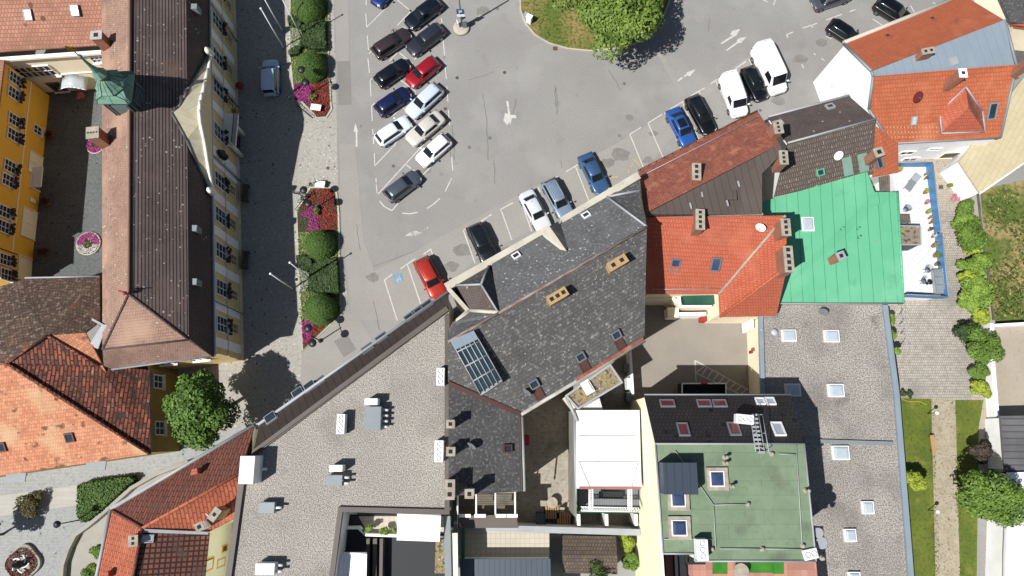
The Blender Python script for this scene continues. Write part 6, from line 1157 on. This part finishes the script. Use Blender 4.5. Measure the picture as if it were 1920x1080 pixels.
MB().box(p+M_ @ Vector((-.35, 0, .35)), (1.1, .62, .06), M=M_).build('seat', m_zinc, o_); MB().box(p+M_ @ Vector((.5, 0, .5)), (.7, .62, .06), M=M_ @ Matrix.Rotation(R(-28), 3, 'Y')).build('backrest', m_zinc, o_)
for a in (-.8, .1):
    for b in (-.28, .28): MB().tube(p+M_ @ Vector((a, b, 0)), p+M_ @ Vector((a, b, .34)), .025, n=5).build('leg', met_g, o_)
p = P(1696, 410, 3.7); p.z = 3; o_ = thing('terrace_table', 'rectangular wooden table partly under the green roof edge on the terrace', 'table', p); MB().box(p+Vector((0, 0, .72)), (1.0, .8, .05)).build('tabletop', wood, o_)
for a in (-.42, .42):
    for b in (-.32, .32): MB().tube(p+Vector((a, b, 0)), p+Vector((a, b, .7)), .03, n=5).build('leg', met_g, o_)
def gchair(x, y, lb, z=2.9, rot=0):
    p = P(x, y, z+.4); p.z = z; o = thing('garden_chair', lb, 'chair', p, 'round grey garden chairs on the terrace'); MB().lathe(p, [(.22, .4), (.24, .44), (.01, .45)], 16).build('seat', met_g, o)
    mb = MB()
    for k in range(9): a = rot+R(-80+20*k); mb.tube(p+Vector((cos(a)*.24, sin(a)*.24, .44)), p+Vector((cos(a)*.34, sin(a)*.34, .85)), .018, n=5)
    mb.build('backrest', met_g, o)
    for k in range(4): a = R(45+90*k); MB().tube(p+Vector((cos(a)*.2, sin(a)*.2, 0)), p+Vector((cos(a)*.16, sin(a)*.16, .42)), .018, n=5).build('leg', met_g, o)
gchair(1739, 507, 'upper of two round garden chairs on the diamond tiles', rot=1.2); gchair(1732, 528, 'lower round garden chair beside the small dark table', rot=2.4); gchair(1698, 393, 'garden chair above the wooden table on the upper terrace', rot=.8)
p = P(1744, 529, 3.4); p.z = 2.9; o_ = thing('side_table', 'small round dark table between chairs and sofa on the terrace', 'table', p); MB().lathe(p, [(.22, .46), (.22, .5), (.01, .5)], 18).build('tabletop', met_d, o_); MB().lathe(p, [(.14, 0), (.03, .05), (.03, .46)], 10).build('pedestal', met_d, o_)
p = P(1760, 527, 3.3); p.z = 2.9; o_ = thing('terrace_sofa', 'long pale grey sofa along the blue railing of the lower terrace', 'sofa', p); MB().box(p+Vector((0, 0, .2)), (.75, 2.2, .34)).build('seat', m_zincl, o_)
for k in (-.72, 0, .72): MB().box(p+Vector((-.04, k, .43)), (.62, .68, .12)).build('cushion', m_zinc, o_)
MB().box(p+Vector((.34, 0, .5)), (.1, 2.2, .3)).build('backrest', m_zincl, o_)
# terrace plants in the notch
for i, (x, y, r, lb) in enumerate(((690, 991, .45, 'left'), (719, 996, .45, 'middle'), (741, 995, .35, 'right'))): tree('terrace_shrub', '%s green shrub on the notch terrace next to the white awning' % lb, 'bush', x, y, r, 6.6, lf_plane, 5, 500, .07, trunk=False, zc=6.0, group='shrubs on the notch terrace')
# ------------------------------------------------------------------ vehicles
PAINT = {}
def paint(col):
    k = str(col)
    if k not in PAINT: PAINT[k] = mat('car_paint_%d' % len(PAINT), c(*col) if min(col) < 170 else tuple(.82*(q/250)**2.2 for q in col), None, rough=.32, metal=.25 if min(col) < 170 else 0, cc=.9)
    return PAINT[k]
cglass = mat('car_glass', (.006, .008, .01), (.01, .014, .018), .6, .35, .65, .09); lampw = mat('headlight_glass', c(220, 226, 232), None, rough=.15, cc=.6); lampr = mat('taillight_glass', c(150, 20, 20), None, rough=.2, cc=.6); platem = plain('number_plate', c(236, 236, 230), .5); trim = plain('black_trim', (.015, .015, .017), .6)
KIND = {  # length, width, height, rear glass base/top, roof front, windscreen base (fractions from rear), belt height, cabin half width factor, hood drop
 'hatch': (4.2, 1.8, 1.48, .03, .11, .58, .74, .95, .80), 'wagon': (4.7, 1.84, 1.5, .03, .10, .58, .73, .95, .80), 'sedan': (4.7, 1.84, 1.44, .14, .27, .58, .72, .95, .80),
 'suv': (4.6, 1.9, 1.66, .02, .09, .58, .72, 1.05, .82), 'small': (3.8, 1.68, 1.5, .03, .12, .58, .75, .95, .80), 'van': (5.9, 2.05, 2.5, .005, .02, .76, .87, 1.35, .93), 'midvan': (5.0, 1.95, 1.98, .005, .025, .70, .83, 1.2, .92), 'citycargo': (4.3, 1.8, 1.85, .005, .03, .60, .76, 1.1, .88)}
def car(label, kind, col, rx, ry, fx, fy, extras=(), cat='car', group='parked cars', roofcol=None, scale=1.0):
    L_, Wd, Hh_, r0, r1, f1_, f0, belt, cw = KIND[kind]
    zz = .7 if 'van' not in kind else 1.1
    a, b = P(rx, ry, zz), P(fx, fy, zz); mid = (a+b)/2; hd = math.atan2(b.y-a.y, b.x-a.x); L_ *= scale
    o = thing({'van': 'parked_van', 'midvan': 'parked_van', 'citycargo': 'parked_van'}.get(kind, 'parked_car'), label, cat, (0, 0, 0), group)
    pm = paint(col); X = lambda t: (t-.5)*L_; hw = Wd/2; van = 'van' in kind
    st = [(0, .80, .50, .86), (.012, .88, .40, .9), (.05, .955, .3, 1), (.14, 1, .26, 1), (.3, 1, .26, 1), (.5, 1.0, .26, 1), (.68, 1, .26, 1), (.78, .995, .26, .985), (.88, .975, .26, .93), (.95, .92, .3, .86), (.985, .82, .38, .76), (1, .66, .46, .66)]
    if van: st = [(t, min(1, w_*1.03), z0, (zt if t < .8 else zt*.98)) for t, w_, z0, zt in st]
    rings = []
    for t, wf, z0, zt in st:
        zb = belt*zt if t > .5 else belt*(.98 if zt == 1 else zt); w_ = hw*wf; x = X(t)
        half = [(0, z0), (w_*.8, z0), (w_*.98, z0+.08), (w_, .55), (w_*.985, zb*.82), (w_*.93, zb*.95), (w_*.8, zb*1.0), (w_*.4, zb*1.03)]
        rings.append([Vector((x, y, z)) for y, z in half]+[Vector((x, 0, zb*1.035))]+[Vector((x, -y, z)) for y, z in half[:0:-1]])
    MB().loft(rings).build('body', pm, o)
    # cabin
    wb, wt = hw*(cw+.06), hw*(cw-.12) if not van else hw*(cw-.03); zb = belt*.97; zt = Hh_; xs = (X(r0), X(r1), X(f1_), X(f0))
    mb = MB(); nseg = 6; rg = []
    def ring(x, wl, z, wtop, zlow):
        return [Vector((x, -wl, zlow)), Vector((x, -wtop, z-.05)), Vector((x, -wtop*.86, z)), Vector((x, 0, z+.03)), Vector((x, wtop*.86, z)), Vector((x, wtop, z-.05)), Vector((x, wl, zlow))]
    rg.append(ring(xs[0], wb*.86, zb+.07, wb*.82, zb)); rg.append(ring(xs[1], wb*.95, zt-.05, wt*.9, zb)); 
    for f in (.12, .5, .88): rg.append(ring(xs[1]+(xs[2]-xs[1])*f, wb, zt, wt, zb))
    rg.append(ring(xs[2], wb, zt-.04, wt*.95, zb)); rg.append(ring(xs[3], wb*.84, zb+.06, wb*.8, zb))
    mb.loft(rg, cap=True, closed=False); mb.norecalc = True
    rf = mb.build('roof', pm if roofcol is None else paint(roofcol), o)
    def quad(name, pts, push):
        pts = [Vector(p) for p in pts]; n = (pts[1]-pts[0]).cross(pts[2]-pts[0]).normalized(); n = n if n.dot(Vector(push)) > 0 else -n
        return MB().loft([[p-n*.01 for p in pts], [p+n*.018 for p in pts]], smooth=False).build(name, cglass, o)
    def lerp(a, b, f): return a+(b-a)*f
    xa, xb = xs[3], xs[2]; g0, g1 = .05, .92
    quad('windscreen', [(lerp(xa, xb, g0), -lerp(wb*.8, wt*.9, g0)*.93, lerp(zb+.07, zt, g0)), (lerp(xa, xb, g0), lerp(wb*.8, wt*.9, g0)*.93, lerp(zb+.07, zt, g0)), (lerp(xa, xb, g1), wt*.86, lerp(zb+.07, zt-.02, g1)), (lerp(xa, xb, g1), -wt*.86, lerp(zb+.07, zt-.02, g1))], (1, 0, .5))
    if not (van and 'noglass' in extras):
        xa, xb = xs[0], xs[1]; quad('rear_window', [(lerp(xa, xb, .15), -wb*.74, lerp(zb+.07, zt, .15)), (lerp(xa, xb, .15), wb*.74, lerp(zb+.07, zt, .15)), (lerp(xa, xb, .9), wt*.8, lerp(zb+.07, zt-.03, .9)), (lerp(xa, xb, .9), -wt*.8, lerp(zb+.07, zt-.03, .9))], (-1, 0, .5))
    s0, s1 = (xs[1]+.08, xs[2]-.05) if not van else (lerp(xs[0], xs[2], .78), xs[2]-.02)
    for sg in (-1, 1):
        q0, q1 = .12, .86; z0_, z1_ = lerp(zb, zt-.05, q0), lerp(zb, zt-.05, q1); y0_, y1_ = sg*lerp(wb, wt, q0), sg*lerp(wb, wt, q1)
        quad('side_window', [(s0-.15 if not van else s0, y0_, z0_), (s1+.32, y0_*.985, z0_), (s1, y1_, z1_), (s0+.05, y1_, z1_)], (0, sg, .3))
        MB().box((X(f0)-.12, sg*(hw+.09), belt+.02), (.14, .2, .13)).build('wing_mirror', pm if 'blackmirror' not in extras else trim, o)
        MB().loft([[Vector((X(.955)+d_, sg*hw*a_, belt*z_)) for a_, z_, d_ in ((.55, .80, .1), (.84, .84, -.06), (.86, .66, -.03), (.58, .62, .12))], [Vector((X(.965)+d_+.035, sg*hw*(a_+.01), belt*z_+.01)) for a_, z_, d_ in ((.55, .82, .1), (.85, .86, -.06), (.87, .66, -.03), (.58, .62, .12))]], smooth=False).build('headlight', lampw, o)
        MB().box((X(.018), sg*hw*.74, belt*.8), (.12, .34, .18)).build('taillight', lampr, o)
        for t in (.18, .81):
            wx = X(t); r_ = .33 if not van else .35; mb = MB(); mb.tube((wx, sg*(hw-.2), r_), (wx, sg*(hw+.012), r_), r_, n=18); wh = mb.build('wheel', rubber, o)
            MB().tube((wx, sg*(hw+.008), r_), (wx, sg*(hw+.022), r_), r_*.62, n=14).build('rim', rimm, wh)
    MB().box((X(1)-.015, 0, .5), (.05, .9, .1)).build('grille', trim, o); MB().box((X(0)+.0, 0, .62), (.04, .5, .11)).build('number_plate', platem, o)
    MB().tube((X(r1)+.3, 0, zt+.02), (X(r1)+.2, 0, zt+.13), .015, n=5).build('aerial', trim, o)
    if 'sunroof' in extras: MB().slab([Vector((x, y, zt+.045+(0 if abs(y) < .1 else -.0))) for x, y in ((xs[1]+.35, -wt*.68), (xs[2]-.1, -wt*.68), (xs[2]-.1, wt*.68), (xs[1]+.35, wt*.68))], .04).build('sunroof', cglass, o)
    if 'rails' in extras:
        for sg in (-1, 1): MB().tube((xs[1]+.15, sg*wt*.88, zt+.05), (xs[2]-.15, sg*wt*.88, zt+.05), .025, n=5).build('roof_rail', m_zincl, o)
    if 'ribs' in extras:
        for k in range(6): MB().box((lerp(xs[1], xs[2], .5), (k-2.5)*.2, zt+.035), ((xs[2]-xs[1])*.8, .05, .02)).build('roof_rib', pm, o)
    if 'rack' in extras:
        rk = MB(); z_ = zt+.16
        for sg in (-1, 1): rk.tube((X(.05), sg*.62, z_), (X(.68), sg*.62, z_), .035, n=5)
        for k in range(15): x = X(.05+.63*k/14); rk.box((x, 0, z_), (.12, 1.24, .03)); 
        for k in range(4): 
            for sg in (-1, 1): rk.tube((X(.08+.19*k), sg*.62, zt-.03), (X(.08+.19*k), sg*.62, z_), .03, n=4)
        rk.build('roof_rack', met_w, o)
    if van: 
        for k in range(4 if kind == 'van' else 0): MB().box((X(.12+.16*k), 0, zt+.035), (.5, 1.1, .02)).build('roof_panel', pm, o)
    mid.z = 0; o.location = mid; o.rotation_euler = (0, 0, hd); o.scale = (.9, .9, .9)
    return o
car('very dark navy estate car at the top of the right column of bays', 'wagon', (24, 30, 46), 821, 4, 766, 45, group='cars in the double row')
car('dark charcoal grey estate car just below the navy one in the right column', 'wagon', (58, 62, 74), 829, 50, 766, 97, group='cars in the double row')
car('bright red hatchback in the double row', 'hatch', (190, 28, 44), 822, 110, 762, 159, group='cars in the double row')
car('silver-blue people carrier just below the red hatchback', 'wagon', (196, 208, 222), 824, 162, 766, 215, group='cars in the double row')
car('champagne beige saloon below the silver people carrier', 'sedan', (196, 192, 184), 826, 216, 767, 265, group='cars in the double row')
car('white hatchback at the lower end of the right column of bays', 'hatch', (246, 248, 250), 844, 254, 781, 309, group='cars in the double row')
car('dark brown estate car at the top of the left column of bays', 'wagon', (74, 62, 64), 703, 100, 765, 60, group='cars in the double row')
car('black hatchback between the brown estate and the navy car in the left column', 'hatch', (22, 26, 40), 706, 156, 765, 116, group='cars in the double row')
car('deep blue compact car, third of the left column', 'hatch', (30, 42, 92), 708, 209, 765, 170, group='cars in the double row')
car('pale silver-white hatchback, fourth of the left column', 'hatch', (220, 230, 240), 709, 264, 765, 226, group='cars in the double row')
car('grey hatchback alone at the lower tip of the double row', 'hatch', (96, 104, 118), 723, 372, 786, 325, group='cars in the double row')
car('blue car cut off by the top edge above the left column', 'hatch', (30, 56, 128), 742, -38, 704, 4, group='cars in the double row')
car('silver saloon beside the light blue estate along the slate house', 'sedan', (206, 208, 214), 987, 364, 1020, 426, group='cars along the diagonal building front')
car('light steel-blue estate car with ribbed roof along the slate house', 'wagon', (158, 178, 202), 1030, 343, 1062, 403, ('ribs', 'rails'), group='cars along the diagonal building front')
car('mid blue saloon near the yellow markings', 'sedan', (72, 112, 160), 1097, 292, 1130, 358, group='cars along the diagonal building front')
car('black SUV with dark glass roof along the diagonal front', 'suv', (34, 38, 46), 888, 424, 921, 492, ('sunroof',), group='cars along the diagonal building front')
car('orange-red SUV beside the blue disabled bay', 'suv', (216, 60, 40), 789, 487, 825, 556, ('ribs',), group='cars along the diagonal building front')
car('bright blue hatchback with black glass roof', 'sedan', (56, 110, 200), 1262, 207, 1294, 271, ('sunroof', 'blackmirror'), group='cars along the diagonal building front')
car('black estate car beside the bright blue one', 'wagon', (18, 20, 26), 1297, 183, 1332, 247, ('sunroof',), group='cars along the diagonal building front')
car('white van with a white ladder rack on its roof', 'midvan', (250, 250, 250), 1364, 136, 1392, 216, ('rack', 'noglass'), 'van', 'cars along the diagonal building front')
car('black compact car squeezed between the two white vans', 'hatch', (18, 20, 26), 1401, 126, 1430, 186, ('sunroof',), group='cars along the diagonal building front')
car('large plain white high-roof van, the biggest vehicle', 'van', (250, 250, 250), 1424, 84, 1465, 172, ('noglass',), 'van', 'cars along the diagonal building front')
car('black hatchback partly under the white gutter, top right', 'hatch', (16, 18, 24), 1558, 45, 1612, 80, group='cars at the top right')
car('black SUV at the top edge by the orange roof', 'suv', (16, 18, 24), 1648, 5, 1704, 40, group='cars at the top right')
car('grey car cut off by the top edge, top right', 'sedan', (96, 102, 112), 1528, 6, 1590, -14, group='cars at the top right')
car('small white van, sky reflection tinting its paint pale blue, driving in the shade of the town hall', 'citycargo', (190, 210, 236), 507, 173, 507, 117, ('noglass',), 'van', 'moving vehicles')  # white van; its sky reflection is mixed into the paint colour
# ------------------------------------------------------------------ street furniture
for i, (x, y, h, lb) in enumerate(((549, 542, 6.0, 'white flagpole standing on the shaded street left of the lower cobbled circle'), (582, 523, 6.0, 'white flagpole at the right edge of the lower cobbled circle'), (532, 90, 6.4, 'white flagpole standing lowest in the shade beside the upper bed'), (530, 59, 6.4, 'white flagpole in the shade, above the lowest one of the upper group'), (567, 71, 6.4, 'white flagpole on the upper cobbled circle'))):
    p = P(x, y); o_ = thing('flagpole', lb, 'flagpole', p, 'white flagpoles'); MB().tube(p, p+Vector((0, 0, h)), .075, .045, 10).build('pole', met_w, o_); MB().ball(p+Vector((0, 0, h+.05)), .11, 10).build('finial', met_w, o_); MB().lathe(p, [(.16, 0), (.16, .06), (.08, .1)], 12).build('base_plate', m_zinc, o_)
for x, y, lb in ((543, 74, 'round granite planter ring in the upper cobbled circle'), (557, 524, 'round granite planter ring in the lower cobbled circle')): o_ = thing('tree_ring', lb, 'planter', P(x, y)); MB().lathe(P(x, y), [(.36, 0), (.36, .1), (.17, .12), (.15, .05), (.01, .05)], 20).build('ring', kerbm, o_); MB().lathe(P(x, y), [(.14, .06), (.14, .09), (.01, .09)], 14).build('hole', flue, o_)
def lamp2(x, y, lb, h=3.0, az=R(110)):
    p = P(x, y); o = thing('twin_lamp', lb, 'street lamp', p, 'twin-globe street lamps'); MB().lathe(p, [(.2, 0), (.2, .12), (.09, .3), (.055, .5), (.05, h)], 12).build('post', met_k, o)
    for sg in (-1, 1):
        q = p+Vector((cos(az)*sg*.7, sin(az)*sg*.7, h)); mb = MB(); mb.tube(p+Vector((0, 0, h-.1)), q+Vector((0, 0, -.05)), .035); ar = mb.build('arm', met_k, o)
        MB().lathe(q, [(.06, -.05), (.3, .1), (.36, .28), (.2, .36), (.02, .42)], 16).build('lamp_shade', met_k, o)
lamp2(587, 174, 'black twin lamp rising from the upper bed flowers'); lamp2(592, 391, 'black twin lamp rising from the lower bed flowers'); lamp2(601, 639, 'black twin lamp on the pavement at the pointed lower end of the bed')
def lamp1(x, y, lb, h=1.3, r=.17):
    p = P(x, y); o = thing('garden_lamp', lb, 'lamp', p, 'white globe garden lamps'); MB().tube(p, p+Vector((0, 0, h)), .04, .03, 8).build('post', met_k, o); MB().ball(p+Vector((0, 0, h+.1)), r, 14).build('globe', met_w, o)
lamp1(1739, 775, 'white globe lamp at the upper end of the gravel garden path'); lamp1(1740, 956, 'white globe lamp beside the garden path, level with the big tree')
p = P(155, 974); o_ = thing('plaza_lamp', 'tall black lamp at the clipped hedge tip on the lower left plaza', 'street lamp', p); MB().tube(p, p+Vector((0, 0, 3.2)), .06, .04, 8).build('post', met_k, o_); MB().lathe(p+Vector((0, 0, 3.2)), [(.05, 0), (.26, .1), (.3, .25), (.05, .4)], 14).build('lamp_shade', met_k, o_)
# sign post with round base on the car park
p = P(865, 54); o_ = thing('car_park_sign', 'tall lamp mast with blue parking sign on a round white concrete base', 'sign', p)
MB().lathe(p, [(.82, 0), (.82, .22), (.76, .28), (.01, .28)], 28).build('concrete_base', kerbm, o_); q = p+Vector((.1, .1, .28)); MB().tube(q, q+Vector((0, 0, 7.5)), .09, .07, 10).build('mast', m_zinc, o_)
MB().box(p+Vector((.35, .15, .85)), (.38, .5, 1.15), .2).build('ticket_machine', m_zinc, o_); MB().box(p+Vector((-.35, .1, .8)), (.06, .5, .5), .2).build('red_white_sign', w_plast, o_); MB().box(p+Vector((-.39, .05, .8)), (.03, .2, .2), .2).build('red_mark', redm, o_)
sz = 2.5; MB().box(q+Vector((0, -.06, sz)), (.75, .05, .75)).build('parking_sign', plain('sign_blue', c(40, 110, 180), .5), o_).rotation_euler = (0, 0, 0)
MB().box(q+Vector((0, -.07, sz-.6)), (.75, .05, .3)).build('sign_panel', w_plast, o_)
mb = MB(); mb.box(q+Vector((-.12, -.095, sz)), (.09, .02, .46)); mb.box(q+Vector((.0, -.095, sz+.19)), (.2, .02, .08)); mb.box(q+Vector((.0, -.095, sz+.0)), (.2, .02, .08)); mb.box(q+Vector((.12, -.095, sz+.095)), (.08, .02, .2)); mb.build('letter_p', met_w, o_)
p = P(992, 42); o_ = thing('parking_meter_box', 'pair of small white cabinets on the kerb of the traffic island', 'cabinet', p); MB().box(p+Vector((0, 0, .5)), (.55, .4, 1.0), -.5).build('cabinet', w_plast, o_); MB().box(p+Vector((0, 0, 1.03)), (.62, .48, .07), -.5).build('lid', met_w, o_); MB().box(p+Vector((-.35, .55, .35)), (.32, .32, .7), -.5).build('small_cabinet', m_zincl, o_)
# bicycles and racks by the flower beds
def bike(x, y, rot, lb):
    p = P(x, y); o = thing('bicycle', lb, 'bicycle', (0, 0, 0), 'bicycles beside the flower beds')
    for e in (-.52, .52):
        mb = MB(); pr = None
        for i in range(19): a = 2*pi*i/18; q = Vector((e+cos(a)*.33, 0, .34+sin(a)*.33)); (mb.tube(pr, q, .022, n=5) if pr is not None else None); pr = q
        mb.build('wheel', rubber, o)
    mb = MB()
    for a, b in (((-.52, .34), (-.1, .34)), ((-.1, .34), (-.2, .85)), ((-.52, .34), (-.2, .75)), ((-.1, .34), (.35, .8)), ((-.2, .75), (.35, .82)), ((.52, .34), (.33, .95))): mb.tube(Vector((a[0], 0, a[1])), Vector((b[0], 0, b[1])), .025, n=6)
    mb.build('frame', met_d, o); MB().box((-.22, 0, .92), (.28, .16, .06)).build('saddle', met_k, o); MB().tube((.33, -.28, .98), (.33, .28, .98), .02, n=6).build('handlebar', met_k, o)
    o.location = p; o.rotation_euler = (R(6), 0, rot)
bike(561, 366, R(-20), 'bicycle parked furthest left of the lower bed tip'); bike(574, 372, R(35), 'bicycle leaning in the middle of the rack at the lower bed'); bike(590, 347, R(25), 'bicycle at the top corner of the lower bed'); bike(551, 192, R(-40), 'bicycle at the lower left corner of the upper bed')
def rack(x0, y0, x1, y1, lb):
    a, b = P(x0, y0), P(x1, y1); o = thing('bicycle_rack', lb, 'bicycle rack', a, 'bicycle racks'); mb = MB()
    for z in (.1, .55): mb.tube(a+Vector((0, 0, z)), b+Vector((0, 0, z)), .03, n=6)
    mb.build('rail', met_k, o)
    for i in range(7): q = a.lerp(b, i/6); MB().tube(q+Vector((0, 0, .02)), q+Vector((0, 0, .55)), .02, n=5).build('hoop', met_k, o)
rack(557, 396, 580, 366, 'black metal bicycle rack along the slanted kerb of the lower bed'); rack(556, 198, 586, 222, 'black metal bicycle rack along the slanted kerb of the upper bed')
for x, y, w_, h_, lb in ((595, 206, 1.0, .5, 'white information board in the red flowers of the upper bed'), (603, 349, .9, .45, 'white information board at the top of the lower bed')):
    p = P(x, y); o_ = thing('information_board', lb, 'sign', p, 'white boards in the flower beds'); MB().box(p+Vector((0, 0, .55)), (w_, .62, .05), -.15).build('board', w_plast, o_)
    for e in (-.35, .35): MB().tube(p+Vector((e, 0, 0)), p+Vector((e, 0, .53)), .03, n=6).build('leg', met_k, o_)
# benches in front of the town hall, bin
for i, (y, lb) in enumerate(((365, 'upper'), (490, 'lower'))):
    p = P(464, y); o_ = thing('wooden_bench', '%s dark bench against the lit yellow facade in the street shade' % lb, 'bench', p, 'benches before the town hall'); MB().box(p+Vector((0, 0, .44)), (.45, 1.8, .06)).build('seat', wood, o_); MB().box(p+Vector((-.22, 0, .7)), (.05, 1.8, .4)).build('backrest', wood, o_)
    for e in (-.75, .75): MB().box(p+Vector((0, e, .21)), (.4, .07, .42)).build('leg', met_k, o_)
p = P(454, 167); o_ = thing('red_parasol_base', 'small red parasol tables beside the facade, upper street', 'table', p); MB().lathe(p, [(.4, .7), (.4, .74), (.01, .75)], 16).build('tabletop', redm, o_); MB().tube(p, p+Vector((0, 0, .7)), .04).build('pedestal', met_k, o_)
p = P(455, 221); o_ = thing('yellow_letter_box', 'yellow letter box on the town hall facade', 'letter box', p); MB().box(p+Vector((-.2, 0, 1.2)), (.35, .5, .7)).build('box', plain('post_yellow', c(232, 196, 40), .5), o_); MB().box(p+Vector((-.2, 0, .42)), (.08, .08, .84)).build('post', met_k, o_)
p = P(1744, 832); o_ = thing('garden_bench', 'pale narrow plank bench on the lawn edge beside the gravel path', 'bench', p); MB().box(p+Vector((0, 0, .42)), (.35, 1.5, .06)).build('seat', woodl, o_)
for e in (-.6, .6): MB().box(p+Vector((0, e, .2)), (.3, .08, .4)).build('leg', wood, o_)
mb = MB(); pr = None
for i in range(14):
    q = P(1690+i*3.7, 747+2.2*sin(i*.5)+i*.9, .04); (mb.tube(pr, q, .03, n=5) if pr is not None else None); pr = q
tag(mb.build('garden_hose', plain('hose_yellow', c(226, 214, 60), .6)), 'yellow garden hose lying along the top edge of the lawn', 'hose')
for x, y, r_, lb in ((1693, 738, .4, 'dark plant heap beside the gravel hall at the setts yard edge'), (1706, 739, .35, 'low grey-green plants at the setts yard edge')): tree('edge_plant', lb, 'plant', x, y, r_, .6, lf_hedge, 4, 300, .08, trunk=False, zc=.25)
mb = MB(); p = P(1684, 606)
fe = thing('trellis_fence', 'thin metal trellis between vine and setts yard', 'fence', p); a, b = P(1684, 572), P(1689, 645)
for z in (.5, 1.1): mb.tube(a+Vector((0, 0, z)), b+Vector((0, 0, z)), .03, n=5)
mb.build('rail', m_zincl, fe)
for i in range(5): q = a.lerp(b, i/4); MB().tube(q, q+Vector((-.25, .1, 1.2)), .03, n=5).build('post', m_zincl, fe)

# oil stains and tyre-worn patches on the bays
mb = MB(); k = 0
for x, y, r in ((1165, 290, 1.1), (1140, 305, .8), (950, 470, .7), (870, 470, 1.0), (845, 500, .8), (1215, 300, .6), (1225, 250, .5), (800, 320, .5), (742, 60, .6), (745, 90, .5), (800, 250, .5), (1500, 110, .9), (1460, 190, .8), (1540, 80, .7), (905, 20, .9), (700, 520, .7), (1180, 220, .5)):
    p = P(x, y); k += 1; mb.face([p+Vector((cos(a)*r*rnd.uniform(.6, 1.1), sin(a)*r*.7*rnd.uniform(.6, 1.1), .012+.0002*k)) for a in [2*pi*i/14 for i in range(14)]])
struct('oil_stains', mb, mat('oil_stain', c(158, 155, 149), c(146, 142, 135), 1.5, .35, .65, .85, fine=(c(134, 130, 123), 6, .5, .75)))

# grass that nobody could count: tufts on the meadow, ragged fringes of lawn
tuft = leafm('grass_blades', (120, 144, 50), (62, 88, 26)); tufty = leafm('dry_grass_blades', (206, 186, 128), (150, 140, 80))
def grass(name, pl, m_, dens, size, lab, h=.2):
    pts = [(Vector((x, y, rnd.uniform(.02, h))), Vector((.3, .4, .6))) for x, y in scatter(pl, dens) if (sin(x*.9+1)*cos(y*.7)+rnd.gauss(0, .35)) > -.2]
    o = leaves(name, None, m_, pts, size, .5); return tag(o, lab, 'grass', kind='stuff')
grass('meadow_grass', [(1848, 375), (2000, 350), (2000, 600), (1862, 600)], tuft, 30, .16, 'long green grass on the wild meadow at the right edge', .35)
grass('dry_meadow_grass', [(1846, 360), (2000, 330), (2000, 600), (1860, 600)], tufty, 12, .15, 'dry yellowish grass patches on the wild meadow', .25)
grass('lawn_fringe', [(1738, 752), (1749, 752), (1764, 1110), (1752, 1110)], tuft, 60, .07, 'ragged grass fringe on the left side of the gravel path', .08)
grass('lawn_fringe', [(1786, 752), (1797, 752), (1808, 1110), (1798, 1110)], tuft, 60, .07, 'ragged grass fringe on the right side of the gravel path', .08)
grass('island_grass_tufts', [(980, -20), (1250, -20), (1200, 70), (1110, 90), (1030, 78), (985, 40)], tuft, 18, .09, 'patchy grass tufts on the traffic island', .16)
